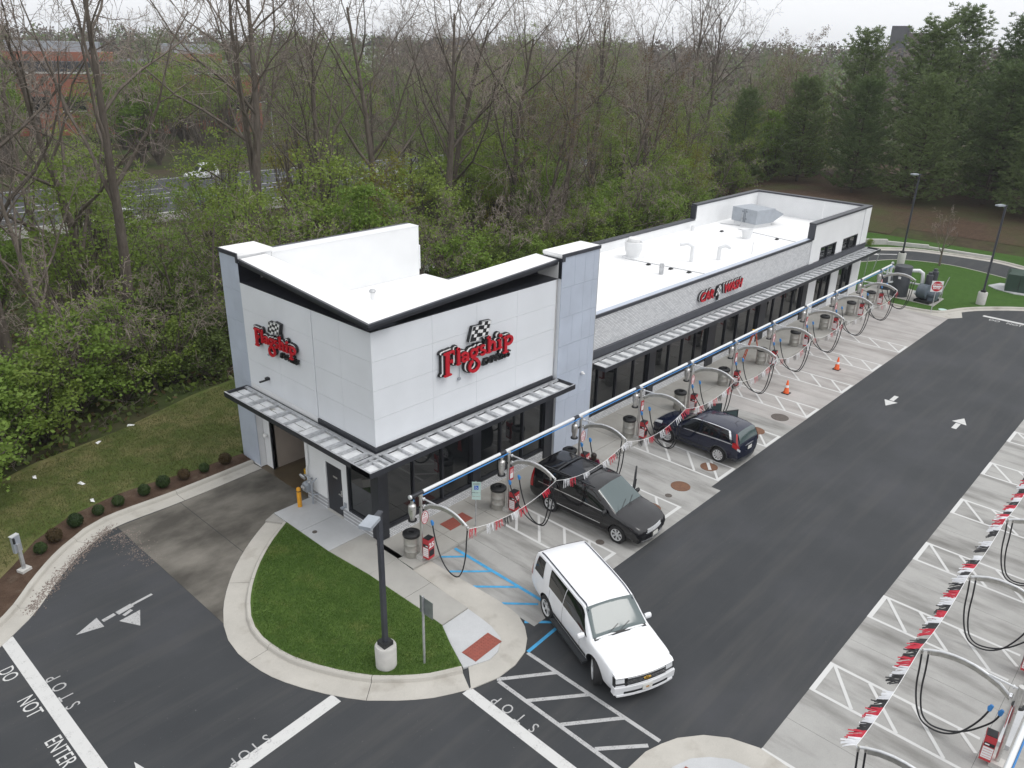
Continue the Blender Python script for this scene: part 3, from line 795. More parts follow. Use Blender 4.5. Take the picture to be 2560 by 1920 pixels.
# pillars clad in blue-grey tile
def pillar(x0, x1, y0, y1, ztop, faces):
    bbox('pillar_core', 'white_plain', x0 + 0.03, x1 - 0.03, y0 + 0.03, y1, 0.0, ztop - 0.12)
    rows = [0.1, 1.35, 2.6, 3.85, 5.1, 6.35, 7.6, ztop - 0.12]
    for r in range(len(rows) - 1):
        z0, z1 = rows[r] + 0.005, rows[r + 1] - 0.005
        if 'f' in faces:
            cuts = [x0, x0 + (x1 - x0) * 0.34, x0 + (x1 - x0) * 0.62, x0 + (x1 - x0) * 0.86, x1] if r % 2 == 0 else [x0, x0 + (x1 - x0) * 0.26, x0 + (x1 - x0) * 0.60, x0 + (x1 - x0) * 0.84, x1]
            for a, b in zip(cuts[:-1], cuts[1:]): bbox('tile', 'grey_tile', a + 0.004, b - 0.004, y0, y0 + 0.028, z0, z1)
        if 'l' in faces:
            cuts = [y0, y0 + (y1 - y0) * 0.52, y1] if r % 2 == 0 else [y0, y0 + (y1 - y0) * 0.42, y1]
            for a, b in zip(cuts[:-1], cuts[1:]): bbox('tile', 'grey_tile', x0, x0 + 0.028, a + 0.004, b - 0.004, z0, z1)
pillar(0.0, 1.5, 7.95, 9.28, 9.10, 'l')
pillar(9.35, 11.75, -0.17, 0.85, 9.0, 'f')
bbox('pillar_side', 'white_panel', 9.352, 9.37, -0.14, 0.85, 0.1, 8.0); bbox('pillar_side', 'dark_trim', 9.343, 9.372, -0.15, 0.85, 8.0, 8.82)
bbox('pillar_top', 'roof', 0.02, 1.52, 7.93, 9.30, 8.98, 9.10); bbox('pillar_top', 'roof', 9.34, 11.77, -0.15, 0.86, 8.88, 9.0)
bbox('pillar_cap', 'dark_cap', -0.03, 0.02, 7.925, 9.31, 8.94, 9.098); bbox('pillar_cap', 'dark_cap', 9.335, 11.80, -0.205, -0.15, 8.86, 8.998)
bbox('pillar_cap', 'dark_cap', -0.03, 0.02, 7.925, 8.05, 8.72, 8.94); bbox('pillar_cap', 'dark_cap', 9.335, 9.5, -0.205, -0.15, 8.70, 8.86)
bbox('pillar_side', 'dark_trim', 0.01, 0.9, 7.938, 7.949, 7.98, 8.74)
bbox('pillar_edge', 'steel_dull', 11.752, 11.775, -0.17, -0.10, 0.1, 8.9)
# floating wedge roof over the tower
A_, B_, C_ = Vector((-0.28, -0.28, 8.36)), Vector((0.0, 7.93, 8.87)), Vector((9.33, 0.0, 8.76))
D_, E_, F_, G_ = Vector((4.3, 3.5, 6.75)), Vector((4.5, 7.99, 6.65)), Vector((9.33, 3.5, 6.7)), Vector((9.33, 7.99, 6.6))
i_ = Vector((0.05, 0.05, 0.0))
m = MB()
A1, B1, C1 = Vector((1.18, 1.18, 8.50)), Vector((1.20, 7.93, 8.90)), Vector((9.33, 1.20, 8.80))
m.add([A_ + i_, B_ + Vector((0.05, 0, 0)), E_, D_, F_, C_ + Vector((0, 0.05, 0)), G_, A1, B1, C1], [(0, 7, 8, 1), (0, 5, 9, 7), (7, 3, 2, 8), (7, 9, 4, 3), (3, 4, 6, 2)])
m.add([(9.33, 0.9, 4.6), (9.33, 8.0, 4.6), (9.33, 8.0, 6.6), (9.33, 3.5, 6.7), (9.33, 0.0, 8.76), (9.33, 0.0, 4.6)], [(0, 1, 2, 3), (5, 0, 3, 4)])
m.add([(9.33, 0.0, 8.755), (9.33, 1.2, 8.795), (9.33, 3.5, 6.7)], [(0, 1, 2)])
m.build('tower_roof', MT['roof'], B)
dz = Vector((0, 0, -0.19)); dm = Vector((0, 0, -0.075)); up = Vector((0, 0, 0.012))
for (P, Q, inn) in ((A_, B_, Vector((1, 0, 0))), (C_, A_, Vector((0, 1, 0)))):
    f1 = MB()
    o1 = inn * 0.045
    f1.add([P + up, Q + up, Q + dm, P + dm, P + up + inn * 0.1, Q + up + inn * 0.1, Q + dm + inn * 0.1, P + dm + inn * 0.1], [(0, 3, 2, 1), (0, 1, 5, 4), (3, 7, 6, 2)])
    f1.build('fascia', MT['dark_cap'], B)
    f2 = MB()
    P2, Q2 = P + o1 + dm, Q + o1 + dm
    f2.add([P2, Q2, Q2 + dz * 0.62, P2 + dz * 0.62], [(0, 3, 2, 1)])
    f2.add([P2 + dz * 0.62, Q2 + dz * 0.62, Q2 + dz * 0.62 + inn * 1.1, P2 + dz * 0.62 + inn * 1.1], [(0, 3, 2, 1)])
    f2.build('fascia_board', MT['dark_trim'], B)
bbox('roof_ledge', 'dark_trim', 0.0, 9.34, 0.0, 1.1, 7.982, 8.003); bbox('roof_ledge', 'dark_trim', 0.0, 1.1, 1.1, 7.94, 7.982, 8.003)
m = MB(); m.add([(1.05, 1.05, 8.0), (9.3, 1.05, 8.0), (9.3, 1.05, 8.72), (1.05, 1.05, 8.42), (1.05, 7.9, 8.0), (1.05, 7.9, 8.82)], [(0, 1, 2, 3), (0, 3, 5, 4)]); m.build('recess_wall', MT['dark_trim'], B)
# ---- tower ground floor, end wall with door, window and tunnel mouth
bbox('column', 'dark_trim', 0.0, 0.42, 0.0, 0.42, 0.0, 3.58)
bbox('end_wall', 'white_plain', 0.02, 0.25, 1.86, 2.17, 0.55, 3.6); bbox('end_wall', 'white_plain', 0.02, 0.25, 3.16, 4.49, 0.55, 3.6); bbox('end_wall', 'white_plain', 0.02, 0.25, 2.17, 3.16, 2.16, 3.6)
bbox('brick_base', 'brick', 0.0, 0.25, 0.42, 2.17, 0.0, 0.55); bbox('brick_base', 'brick', 0.0, 0.25, 3.16, 4.49, 0.0, 0.55)
door = bbox('door', 'dark_trim', 0.06, 0.12, 2.18, 3.15, 0.10, 2.15)
m = MB().bb(0.03, 0.06, 2.24, 2.29, 0.98, 1.22).bb(0.0, 0.03, 2.24, 2.40, 1.04, 1.07); m.build('handle', MT['steel'], door)
bbox('number_plate', 'steel_dull', 0.05, 0.06, 2.5, 2.76, 1.62, 1.68, door)
bbox('threshold', 'conc', -0.04, 0.12, 2.16, 3.17, 0.09, 0.115)
w = bbox('window_pane', 'glass', 0.10, 0.13, 0.42, 1.86, 0.56, 3.4)
m = MB().bb(0.03, 0.16, 1.78, 1.86, 0.55, 3.55).bb(0.03, 0.16, 0.42, 1.78, 0.55, 0.63).bb(0.03, 0.16, 0.42, 1.86, 3.38, 3.6); m.build('window_frame', MT['dark_trim'], w)
bbox('tunnel_jamb', 'white_plain', 0.31, 0.5, 7.42, 7.95, 0.0, 3.6); bbox('tunnel_jamb', 'dark_trim', 0.29, 0.34, 7.36, 7.44, 0.0, 3.6); bbox('tunnel_jamb', 'white_plain', 0.25, 0.6, 4.40, 4.49, 0.0, 3.6)
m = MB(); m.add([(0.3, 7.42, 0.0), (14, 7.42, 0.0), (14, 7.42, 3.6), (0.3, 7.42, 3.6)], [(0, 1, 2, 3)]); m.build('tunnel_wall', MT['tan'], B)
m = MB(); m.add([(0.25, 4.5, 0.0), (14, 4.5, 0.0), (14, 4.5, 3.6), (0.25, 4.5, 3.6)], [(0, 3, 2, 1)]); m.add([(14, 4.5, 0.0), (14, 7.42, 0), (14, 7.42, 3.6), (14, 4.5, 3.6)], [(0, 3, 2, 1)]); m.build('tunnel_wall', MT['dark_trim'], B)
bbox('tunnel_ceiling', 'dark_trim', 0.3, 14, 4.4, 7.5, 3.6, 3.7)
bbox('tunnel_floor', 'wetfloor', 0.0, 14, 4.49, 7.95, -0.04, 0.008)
bbox('door_lintel', 'white_plain', 0.02, 0.25, 4.49, 7.95, 3.0, 3.6)
m = MB().tube([(-0.05, 4.23, 3.55), (-0.05, 4.23, 1.7), (-0.05, 4.35, 1.4), (-0.05, 4.38, 1.0)], 0.035, 8); m.build('conduit', MT['white_plain'], B, 40)
m = MB().lathe([(0.02, 0), (0.09, 0.03), (0.10, 0.12), (0.05, 0.16)], 12, (0.30, 7.70, 1.5), Matrix.Rotation(R(-90), 3, 'Y')); m.build('wall_lamp', MT['white'], B, 40)
m = MB().bb(-0.16, 0.0, 2.02, 2.12, 0.62, 0.68).bb(-0.012, 0.0, 1.93, 2.08, 0.66, 0.86); m.build('outlet_box', MT['grey_box'], B)
m = MB().bb(-0.14, 0.0, 6.45, 6.60, 4.42, 4.52).bb(-0.42, -0.1, 6.48, 6.55, 4.40, 4.45); m.build('wall_bracket', MT['black'], B)
m = MB().lathe([(0.06, 0), (0.07, 0.06), (0.05, 0.10)], 12, (11.0, -0.18, 3.55), Matrix.Rotation(R(90), 3, 'X')); m.lathe([(0.05, 0), (0.0001, 0.05)], 12, (11.05, -0.28, 3.50), Matrix.Rotation(R(90), 3, 'X')); m.build('security_camera', MT['white'], B, 40)
# front glazing of the tower
def glazing(xs_, y, z0, z1, base_z, cols):
    for a, b in zip(xs_[:-1], xs_[1:]):
        if (a, b) in cols:
            bbox('column', 'dark_trim', a, b, y - 0.05, y + 0.35, 0.0, z1 + 0.18); continue
        p = bbox('window_pane', 'glass', a + 0.03, b - 0.03, y + 0.10, y + 0.13, z0, z1)
        MB().bb(a - 0.035, a + 0.035, y + 0.02, y + 0.16, z0, z1).bb(b - 0.034, b + 0.034, y + 0.021, y + 0.16, z0, z1).bb(a, b, y + 0.01, y + 0.165, z0 - 0.09, z0 + 0.03).bb(a, b, y + 0.012, y + 0.165, z1 - 0.03, z1 + 0.18).build('window_frame', MT['dark_trim'], p)
        bbox('brick_base', 'brick', a, b, y, y + 0.25, 0.0, z0 - 0.09)
glazing([0.42, 1.64, 3.05, 4.55, 5.0, 6.2, 7.53, 8.82, 9.345], 0.0, 0.55, 3.4, 0.1, [(4.55, 5.0), (8.82, 9.345)])
glazing([11.78, 13.45, 14.95, 16.4, 17.62, 18.2, 19.6, 20.92, 22.25, 23.42, 24.25, 25.5, 26.9, 28.3, 29.45, 30.35, 31.5, 32.9, 34.3, 35.52, 36.25], 0.65, 0.55, 3.3, 0.1, [(17.62, 18.2), (23.42, 24.25), (29.45, 30.35), (35.52, 36.25)])
# ---- long wing
bbox('brick_wall', 'brick', 11.78, 35.7, 0.66, 0.96, 3.84, 5.42)
bbox('trim', 'dark_cap', 11.78, 45.28, 0.50, 0.68, 3.50, 3.838)
bbox('parapet_cap', 'dark_cap', 11.76, 35.72, 0.62, 0.70, 5.36, 5.50); bbox('parapet_cap', 'grey_tile', 11.76, 35.72, 0.702, 1.0, 5.42, 5.498)
bbox('end_block_wall', 'white_plain', 35.7, 45.3, 0.62, 0.92, 4.70, 6.38); bbox('end_block_wall', 'white_plain', 35.7, 37.3, 0.62, 0.92, 3.84, 4.70); bbox('end_block_wall', 'white_plain', 39.93, 41.03, 0.62, 0.92, 3.84, 4.70); bbox('end_block_wall', 'white_plain', 43.7, 45.3, 0.62, 0.92, 3.84, 4.70)
for a, b in ((36.25, 37.45), (39.95, 41.22), (43.75, 45.3)): bbox('end_block_pier', 'white_plain', a, b, 0.60, 0.92, 0.0, 3.5)
bbox('end_block_pilaster', 'white_plain', 44.25, 45.32, 0.56, 0.92, 3.84, 6.40); bbox('end_block_pilaster', 'white_plain', 35.68, 36.35, 0.585, 0.92, 3.84, 5.40)
for a, b in ((37.3, 39.93), (41.03, 43.7)):
    p = bbox('window_pane', 'glass', a, b, 0.74, 0.76, 3.84, 4.7); mid = (a + b) / 2
    MB().bb(a, a + 0.09, 0.64, 0.8, 3.84, 4.7).bb(b - 0.09, b, 0.64, 0.8, 3.84, 4.7).bb(mid - 0.05, mid + 0.05, 0.65, 0.8, 3.84, 4.7).bb(a, b, 0.63, 0.8, 4.61, 4.705).build('window_frame', MT['dark_trim'], p)
for a, b in ((37.45, 39.95), (41.22, 43.75)):
    p = bbox('window_pane', 'glass', a, b, 0.74, 0.76, 0.55, 3.4); mid = (a + b) / 2
    MB().bb(a, a + 0.09, 0.64, 0.8, 0.45, 3.5).bb(b - 0.09, b, 0.64, 0.8, 0.45, 3.5).bb(mid - 0.05, mid + 0.05, 0.65, 0.8, 0.45, 3.5).bb(a, b, 0.635, 0.8, 0.42, 0.6).build('window_frame', MT['dark_trim'], p)
    bbox('brick_base', 'brick', a, b, 0.62, 0.9, 0.0, 0.42)
bbox('parapet_cap', 'dark_cap', 35.66, 45.36, 0.55, 0.98, 6.38, 6.50); bbox('parapet_cap', 'dark_cap', 35.62, 35.76, 0.54, 0.95, 5.44, 6.38)
bbox('end_wall', 'white_plain', 45.0, 45.3, 0.92, 9.52, 0.0, 6.38); bbox('parapet_cap', 'dark_cap', 44.96, 45.37, 0.98, 9.6, 6.38, 6.495)
bbox('back_wall', 'white_plain', 9.0, 35.7, 9.22, 9.52, 0.0, 5.38); bbox('back_wall', 'white_plain', 35.7, 45.0, 9.22, 9.52, 0.0, 6.38)
bbox('parapet_cap', 'dark_cap', 9.0, 35.7, 9.18, 9.58, 5.38, 5.50); bbox('parapet_cap', 'dark_cap', 35.66, 44.96, 9.18, 9.58, 6.38, 6.492); bbox('parapet_cap', 'dark_cap', 35.6, 35.75, 9.17, 9.57, 5.50, 6.38)
bbox('roof_deck', 'roof', 9.33, 45.0, 0.9, 9.22, 4.6, 4.85)
# ---- metal canopies
def canopy(x0, x1, y0, y1, ztop, along, pitch, mids=None, seed=1, ends=(True, True)):
    """along: 'x' or 'y' is the long direction"""
    zb = ztop - 0.2
    f = MB()
    if along == 'x':
        f.bb(x0, x1, y0, y0 + 0.05, zb, ztop); f.bb(x0, x1, y1 - 0.05, y1, zb, ztop - 0.03)
        if ends[0]: f.bb(x0, x0 + 0.05, y0 + 0.05, y1 - 0.05, zb, ztop)
        if ends[1]: f.bb(x1 - 0.05, x1, y0 + 0.05, y1 - 0.05, zb, ztop)
    else:
        f.bb(x0, x0 + 0.05, y0, y1, zb, ztop); f.bb(x1 - 0.05, x1, y0, y1, zb, ztop - 0.03)
        if ends[0]: f.bb(x0 + 0.05, x1 - 0.05, y0, y0 + 0.05, zb, ztop)
        if ends[1]: f.bb(x0 + 0.05, x1 - 0.05, y1 - 0.05, y1, zb, ztop)
    root = f.build('canopy', MT['dark_trim'], B)
    t = MB()
    if along == 'x': t.bb(x0 + 0.002, x1 - 0.002, y0 + 0.003, y0 + 0.07, ztop, ztop + 0.006); t.bb(x0, x1, y1 - 0.18, y1 - 0.06, ztop - 0.09, ztop - 0.025)
    else: t.bb(x0 + 0.003, x0 + 0.07, y0 + 0.002, y1 - 0.002, ztop, ztop + 0.006); t.bb(x1 - 0.18, x1 - 0.06, y0, y1, ztop - 0.09, ztop - 0.025)
    t.build('canopy_edge', MT['galv'], root)
    rr = random.Random(seed)
    a0, a1 = (x0, x1) if along == 'x' else (y0, y1)
    n = max(1, round((a1 - a0) / pitch)); st = (a1 - a0) / n
    for k in range(n):
        a = a0 + k * st + 0.03; b = a0 + (k + 1) * st - 0.03
        wide = 0.16 if k % 2 == 0 else 0.07
        zt = ztop - 0.125 + rr.uniform(-0.006, 0.006)
        spans = [((y0 + 0.06, y1 - 0.19) if along == 'x' else (x0 + 0.06, x1 - 0.19))]
        if mids: spans = [(spans[0][0], mids - 0.02), (mids + 0.02, spans[0][1])]
        for s0, s1 in spans:
            if along == 'x': MB().bb(a, b, s0, s1, zt - 0.02, zt).build('canopy_panel', MT['deck'], root)
            else: MB().bb(s0, s1, a, b, zt - 0.02, zt).build('canopy_panel', MT['deck'], root)
        if k > 0:
            c = a0 + k * st
            if along == 'x': MB().bb(c - wide / 2, c + wide / 2, y0 + 0.05, y1 - 0.06, ztop - 0.12, ztop - 0.03).build('canopy_beam', MT['galv'], root)
            else: MB().bb(x0 + 0.05, x1 - 0.06, c - wide / 2, c + wide / 2, ztop - 0.12, ztop - 0.03).build('canopy_beam', MT['galv'], root)
    return root
canopy(-1.1, 9.42, -1.1, -0.06, 3.74, 'x', 0.62, None, 3)
canopy(-1.1, -0.055, -1.045, 3.3, 3.737, 'y', 0.62, None, 4, (False, False))
canopy(-1.1, -0.055, 3.3, 8.12, 3.734, 'y', 0.80, -0.58, 5, (False, True))
canopy(12.2, 45.45, -0.58, 0.50, 3.52, 'x', 0.66, None, 6)

# ------------------------------------------------------------------ things on the roof
t = thing('exhaust_fan', 'white round exhaust fan with collar on the long roof nearest the tower', 'fan', (25.1, 7.1, 4.85))
MB().box((0, 0, 0.06), (0.95, 0.95, 0.12)).build('kerb_base', MT['white_plain'], t)
MB().lathe([(0.40, 0.1), (0.42, 0.32), (0.52, 0.5), (0.54, 0.98), (0.50, 1.0), (0.48, 0.9)], 24).build('fan_housing', MT['white_plain'], t, 40)
MB().lathe([(0.34, 0.85), (0.36, 1.02), (0.36, 1.2), (0.30, 1.25), (0.0001, 1.26)], 24).build('fan_cap', MT['white'], t, 40)
t = thing('exhaust_fan', 'small white round fan near the middle of the far roof', 'fan', (35.4, 5.0, 4.85))
MB().lathe([(0.26, 0.0), (0.30, 0.2), (0.36, 0.45), (0.36, 0.62), (0.32, 0.58), (0.30, 0.4)], 20).build('fan_housing', MT['white_plain'], t, 40)
MB().lathe([(0.3, 0.42), (0.12, 0.5), (0.0001, 0.5)], 20).build('fan_cap', MT['white'], t, 40)
t = thing('rooftop_air_handler', 'large pale grey rooftop air unit with slanted intake hood', 'air unit', (40.0, 6.9, 4.85), R(-12))
MB().bb(-1.0, 0.8, -0.95, 0.95, 0.0, 0.28).build('curb', MT['white_plain'], t)
MB().bb(-1.1, 0.9, -1.1, 1.1, 0.28, 1.25).build('cabinet', MT['grey_box'], t)
m = MB(); m.add([(0.9, -1.05, 1.2), (0.9, 1.05, 1.2), (2.0, 1.05, 0.75), (2.0, -1.05, 0.75), (0.9, -1.05, 0.3), (0.9, 1.05, 0.3)], [(0, 3, 2, 1), (0, 4, 3), (1, 2, 5), (4, 5, 2, 3)]); m.build('intake_hood', MT['grey_box'], t)
for yy in (-0.1, 0.02): MB().bb(-1.115, -1.098, yy - 0.008, yy + 0.008, 0.3, 1.22).build('panel_seam', MT['dark_trim'], t)
for yy, zz in ((-0.2, 1.05), (0.15, 1.05), (-0.2, 0.55), (0.15, 0.55)): MB().bb(-1.13, -1.1, yy - 0.05, yy + 0.05, zz - 0.02, zz + 0.02).build('latch', MT['black'], t)
MB().tube([(-1.25, 0.05, 0.9), (-1.25, 0.05, 0.35), (-1.3, 0.1, 0.05), (-1.9, 1.4, 0.03)], 0.025, 6).build('feed_pipe', MT['galv'], t, 50)
def pipe_thing(nm, lab, pts, r, mat, cat='pipe'):
    p0 = Vector(pts[0]); t = MB().tube([Vector(p) - p0 for p in pts], r, 10).build(nm, MT[mat], None, 50, p0); return tag(t, lab, cat)
pipe_thing('roof_pipe', 'thin grey gas line across the roof near the round fan', [(24.25, 7.05, 4.97), (24.8, 1.05, 4.97)], 0.025, 'galv')
pipe_thing('roof_pipe', 'thin grey gas line across the roof beside the air unit', [(37.2, 6.6, 4.97), (36.2, 1.05, 4.97)], 0.025, 'galv')
pipe_thing('roof_pipe', 'thin grey pipe on the roof beside the tower pillar', [(12.2, 4.2, 4.95), (14.6, 1.1, 4.95)], 0.025, 'galv')
for k, (x, y, lab) in enumerate(((24.4, 5.5, 'first black block under the near roof gas line'), (24.53, 4.06, 'second black block under the near roof gas line'), (24.65, 2.93, 'third black block under the near roof gas line'), (37.0, 5.6, 'black block under the far gas line beside the air unit'), (36.6, 3.4, 'black block under the far gas line by the front parapet'), (36.0, 7.2, 'black block on the roof left of the air unit'), (14.4, 1.35, 'black block under the pipe beside the tower'))):
    m = MB().add([(-0.16, -0.09, 0), (0.16, -0.09, 0), (0.16, 0.09, 0), (-0.16, 0.09, 0), (-0.10, -0.05, 0.10), (0.10, -0.05, 0.10), (0.10, 0.05, 0.10), (-0.10, 0.05, 0.10)], [(4, 5, 6, 7), (0, 1, 5, 4), (1, 2, 6, 5), (2, 3, 7, 6), (3, 0, 4, 7)])
    tag(m.build('pipe_support', MT['black'], None, 0, (x, y, 4.851)), lab, 'pipe support')
pipe_thing('roof_vent', 'white gooseneck vent pipe on the roof behind the wall sign, nearer one', [(27.0, 4.2, 4.84), (27.0, 4.2, 5.75), (26.8, 4.45, 5.95), (26.5, 4.8, 5.85)], 0.12, 'white_plain', 'vent')
pipe_thing('roof_vent', 'white gooseneck vent pipe on the roof behind the wall sign, farther one', [(28.6, 3.3, 4.84), (28.6, 3.3, 5.6), (28.8, 3.0, 5.75), (29.0, 2.8, 5.6)], 0.12, 'white_plain', 'vent')
pipe_thing('roof_vent', 'short grey vent stack standing on the long roof near the gas line', [(23.2, 3.85, 4.84), (23.2, 3.85, 5.45)], 0.13, 'galv', 'vent')
pipe_thing('roof_vent', 'small white vent stub near the back parapet', [(34.8, 8.8, 4.84), (34.8, 8.8, 5.2)], 0.12, 'white_plain', 'vent')
pipe_thing('roof_vent', 'small vent stub near the back parapet beside the tower', [(17.5, 8.8, 4.84), (17.5, 8.8, 5.15)], 0.13, 'white_plain', 'vent')
pipe_thing('roof_vent', 'thin white vent pipe at the far end of the roof', [(44.2, 3.6, 4.84), (44.2, 3.6, 6.4)], 0.05, 'white_plain', 'vent')
pipe_thing('roof_vent', 'thin white rod on the roof near the front parapet', [(31.5, 2.6, 4.84), (31.5, 2.6, 5.6)], 0.03, 'white_plain', 'vent')
t = thing('roof_vent', 'white capped vent pipe standing on the tower roof', 'vent', (4.05, 5.1, 6.78))
MB().tube([(0, 0, -0.05), (0, 0, 0.62)], 0.09, 12).build('pipe', MT['white_plain'], t, 50); MB().lathe([(0.13, 0.62), (0.14, 0.68), (0.08, 0.74), (0.0001, 0.75)], 14).build('cap', MT['galv'], t, 50)
t = thing('roof_hatch', 'low white hatch on the roof beside the tower', 'hatch', (16.0, 4.0, 4.85))
MB().bb(-0.6, 0.6, -0.5, 0.5, 0, 0.22).build('curb', MT['white_plain'], t); MB().bb(-0.64, 0.64, -0.54, 0.54, 0.22, 0.27).build('lid', MT['white'], t)

# ------------------------------------------------------------------ signs
def stroke(m, pts, w, depth, closed=False):
    """flat thick stroke in the sign plane: x right, y up, z out"""
    pts = [Vector((p[0], p[1], 0)) for p in pts]
    n = len(pts)
    for i in range(n if closed else n - 1):
        a, b = pts[i], pts[(i + 1) % n]
        d = (b - a)
        if d.length < 1e-6: continue
        d.normalize(); nn = Vector((-d.y, d.x, 0)) * w / 2
        z1 = depth + 0.0006 * (i % 5)
        q = [a - nn, b - nn, b + nn, a + nn]
        m.add([(p.x, p.y, 0) for p in q] + [(p.x, p.y, z1) for p in q], [(4, 5, 6, 7), (0, 1, 5, 4), (1, 2, 6, 5), (2, 3, 7, 6), (3, 0, 4, 7)])
    for i, p in enumerate(pts):
        m.lathe([(w / 2, 0), (w / 2, depth + 0.0031 + 0.0002 * (i % 3))], 10, (p.x, p.y, 0))
def arc(cx, cy, rx, ry, a0, a1, n=14):
    return [(cx + rx * math.cos(R(a0 + (a1 - a0) * k / n)), cy + ry * math.sin(R(a0 + (a1 - a0) * k / n))) for k in range(n + 1)]
# word mark strokes in units where the x-height is about 0.55; baseline y = 0
GL = []   # (points, width, closed)
def L(pts, w=0.15, c=False): GL.append((pts, w, c))
L([(0.18, -0.36), (0.18, 0.86)], 0.22); L([(0.02, 0.88), (0.53, 0.90)], 0.13); L([(0.53, 0.90), (0.57, 0.70)], 0.07); L([(0.2, 0.34), (0.44, 0.36)], 0.12); L([(0.44, 0.42), (0.46, 0.26)], 0.08); L([(0.02, -0.40), (0.36, -0.40)], 0.12)
L([(0.84, 0.03), (0.84, 0.92)], 0.17); L([(0.77, 0.90), (0.84, 0.92)], 0.10); L([(0.75, 0.02), (0.95, 0.02)], 0.09)
L(arc(1.22, 0.38, 0.18, 0.16, 150, 0, 8) + [(1.42, 0.06)], 0.13); L(arc(1.21, 0.18, 0.14, 0.13, 0, 360, 14), 0.12, True)
L(arc(1.80, 0.34, 0.19, 0.20, 0, 360, 16), 0.13, True); L([(1.95, 0.50), (2.08, 0.60)], 0.10)
L([(1.66, 0.16), (1.78, 0.04), (1.98, -0.10)] + arc(1.82, -0.44, 0.30, 0.33, 62, -245, 22), 0.16)
L(arc(2.36, 0.44, 0.14, 0.13, 60, 250, 10) + arc(2.36, 0.17, 0.15, 0.14, 90, -130, 12), 0.12)
L([(2.78, 0.03), (2.78, 0.94)], 0.16); L([(2.66, 0.92), (2.78, 0.94)], 0.10); L([(2.82, 0.42)] + arc(2.98, 0.40, 0.16, 0.18, 140, 0, 8) + [(3.14, 0.03)], 0.14); L([(2.66, 0.02), (2.90, 0.02)], 0.09); L([(3.05, 0.02), (3.27, 0.02)], 0.09)
L([(3.50, 0.03), (3.50, 0.52)], 0.16); L([(3.38, 0.52), (3.50, 0.54)], 0.09); L([(3.38, 0.02), (3.62, 0.02)], 0.09); L([(3.52, 0.76), (3.53, 0.78)], 0.19)
L([(3.88, -0.36), (3.88, 0.55)], 0.16); L([(3.75, 0.54), (3.88, 0.56)], 0.09); L(arc(4.10, 0.30, 0.21, 0.24, 130, -130, 14), 0.15); L([(3.75, -0.38), (4.02, -0.38)], 0.10)
def flagship_sign(label, origin, right, width):
    t = thing('wall_sign', label, 'sign', origin)
    fr = frame((0, 0, 0), right, (0, 0, 1))
    s = width / 4.4
    sh = Matrix(((s, 0, 0, -2.2 * s), (0.03 * s, s * 0.80, 0, -0.05 * s), (0, 0, 1, 0), (0, 0, 0, 1)))
    def emit(name, mat, grow, d0, depth, dx, dy, sel=GL):
        m = MB()
        for pts, w_, c in sel: stroke(m, [(x + dx, y + dy) for x, y in pts], w_ + grow, depth, c)
        T = fr @ Matrix.Translation((0, 0, d0)) @ sh
        m.v = [tuple(T @ Vector(v)) for v in m.v]
        return m.build(name, MT[mat], t)
    emit('letter_back', 'black', 0.15, 0.0, 0.09, -0.09, 0.06)
    emit('letter_outline', 'white', 0.05, 0.095, 0.012, -0.09, 0.06)
    emit('letter_shade', 'black', 0.03, 0.112, 0.012, -0.03, 0.02)
    emit('letter_face', 'red', 0.0, 0.128, 0.055, 0.05, -0.03)
    # chequered flag above the word
    def q(u, v):   # flag coordinates 0..1
        x = 1.56 + u * 1.17 + v * 0.22; y = 1.02 - u * 0.16 + v * 0.86 + (0.19 if u > 0.5 else 0.0)
        return x, y
    T = fr @ sh
    m = MB()
    for a, b in ((0.0, 0.5), (0.5, 1.0)):
        e = 1e-4
        P = [q(a + e, 0), q(b - e, 0), q(b - e, 1), q(a + e, 1)]
        m.prism(P, 0.0, 0.15)
    stroke(m, [(2.58, 0.62), (2.74, 1.2)], 0.10, 0.149)
    m.v = [tuple(T @ Vector(v)) for v in m.v]; m.build('flag_panel', MT['black'], t)
    m = MB()
    for i in range(6):
        for j in range(4):
            if (i + j) % 2 == 0 and (i, j) not in ((0, 0),):
                u0, u1, v0, v1 = i / 6 + 0.014, (i + 1) / 6 - 0.014, j / 4.2 + 0.04, (j + 1) / 4.2 - 0.0
                m.prism([q(u0, v0), q(u1, v0), q(u1, v1), q(u0, v1)], 0.152, 0.165)
    m.v = [tuple(T @ Vector(v)) for v in m.v]; m.build('flag_checks', MT['white'], t)
    m = MB()
    for a, b in (((0.0, 0.0), (0.499, 0.0)), ((0.0, 0.0), (0.0, 1.0)), ((0.0, 1.0), (0.499, 1.0)), ((0.501, 1.0), (1.0, 1.0)), ((1.0, 1.0), (1.0, 0.0)), ((0.501, 0.0), (1.0, 0.0)), ((0.5, 1.0), (0.501, 1.0))):
        stroke(m, [q(*a), q(*b)], 0.03, 0.014)
    T2 = fr @ Matrix.Translation((0, 0, 0.152)) @ sh
    m.v = [tuple(T2 @ Vector(v)) for v in m.v]; m.build('flag_outline', MT['alu'], t)
    ep = T @ Vector((3.40, -0.62, 0.05))
    text_obj('EXPRESS', 0.44 * s, MT['black'], t, Matrix.Translation(ep) @ fr, 0.05, shear=0.28, offset=0.010 * s, xs=1.12)
    m = MB().tube([(1.1, -0.1, 0.02), (1.12, -0.6, 0.02), (1.08, -0.95, 0.02)], 0.014, 5); m.lathe([(0.09, 0), (0.09, 0.05)], 10, (1.08, -1.02, 0.0))
    m.v = [tuple(T @ Vector(v)) for v in m.v]; m.build('sign_cable', MT['grey_box'], t)
    return t
flagship_sign('large red word sign with chequered flag on the tower wall facing the vacuum bays', (4.74, -0.03, 5.98), (1, 0, 0), 3.55)
flagship_sign('red word sign with chequered flag on the tower wall above the tunnel door', (-0.03, 5.56, 6.05), (0, -1, 0), 2.75)
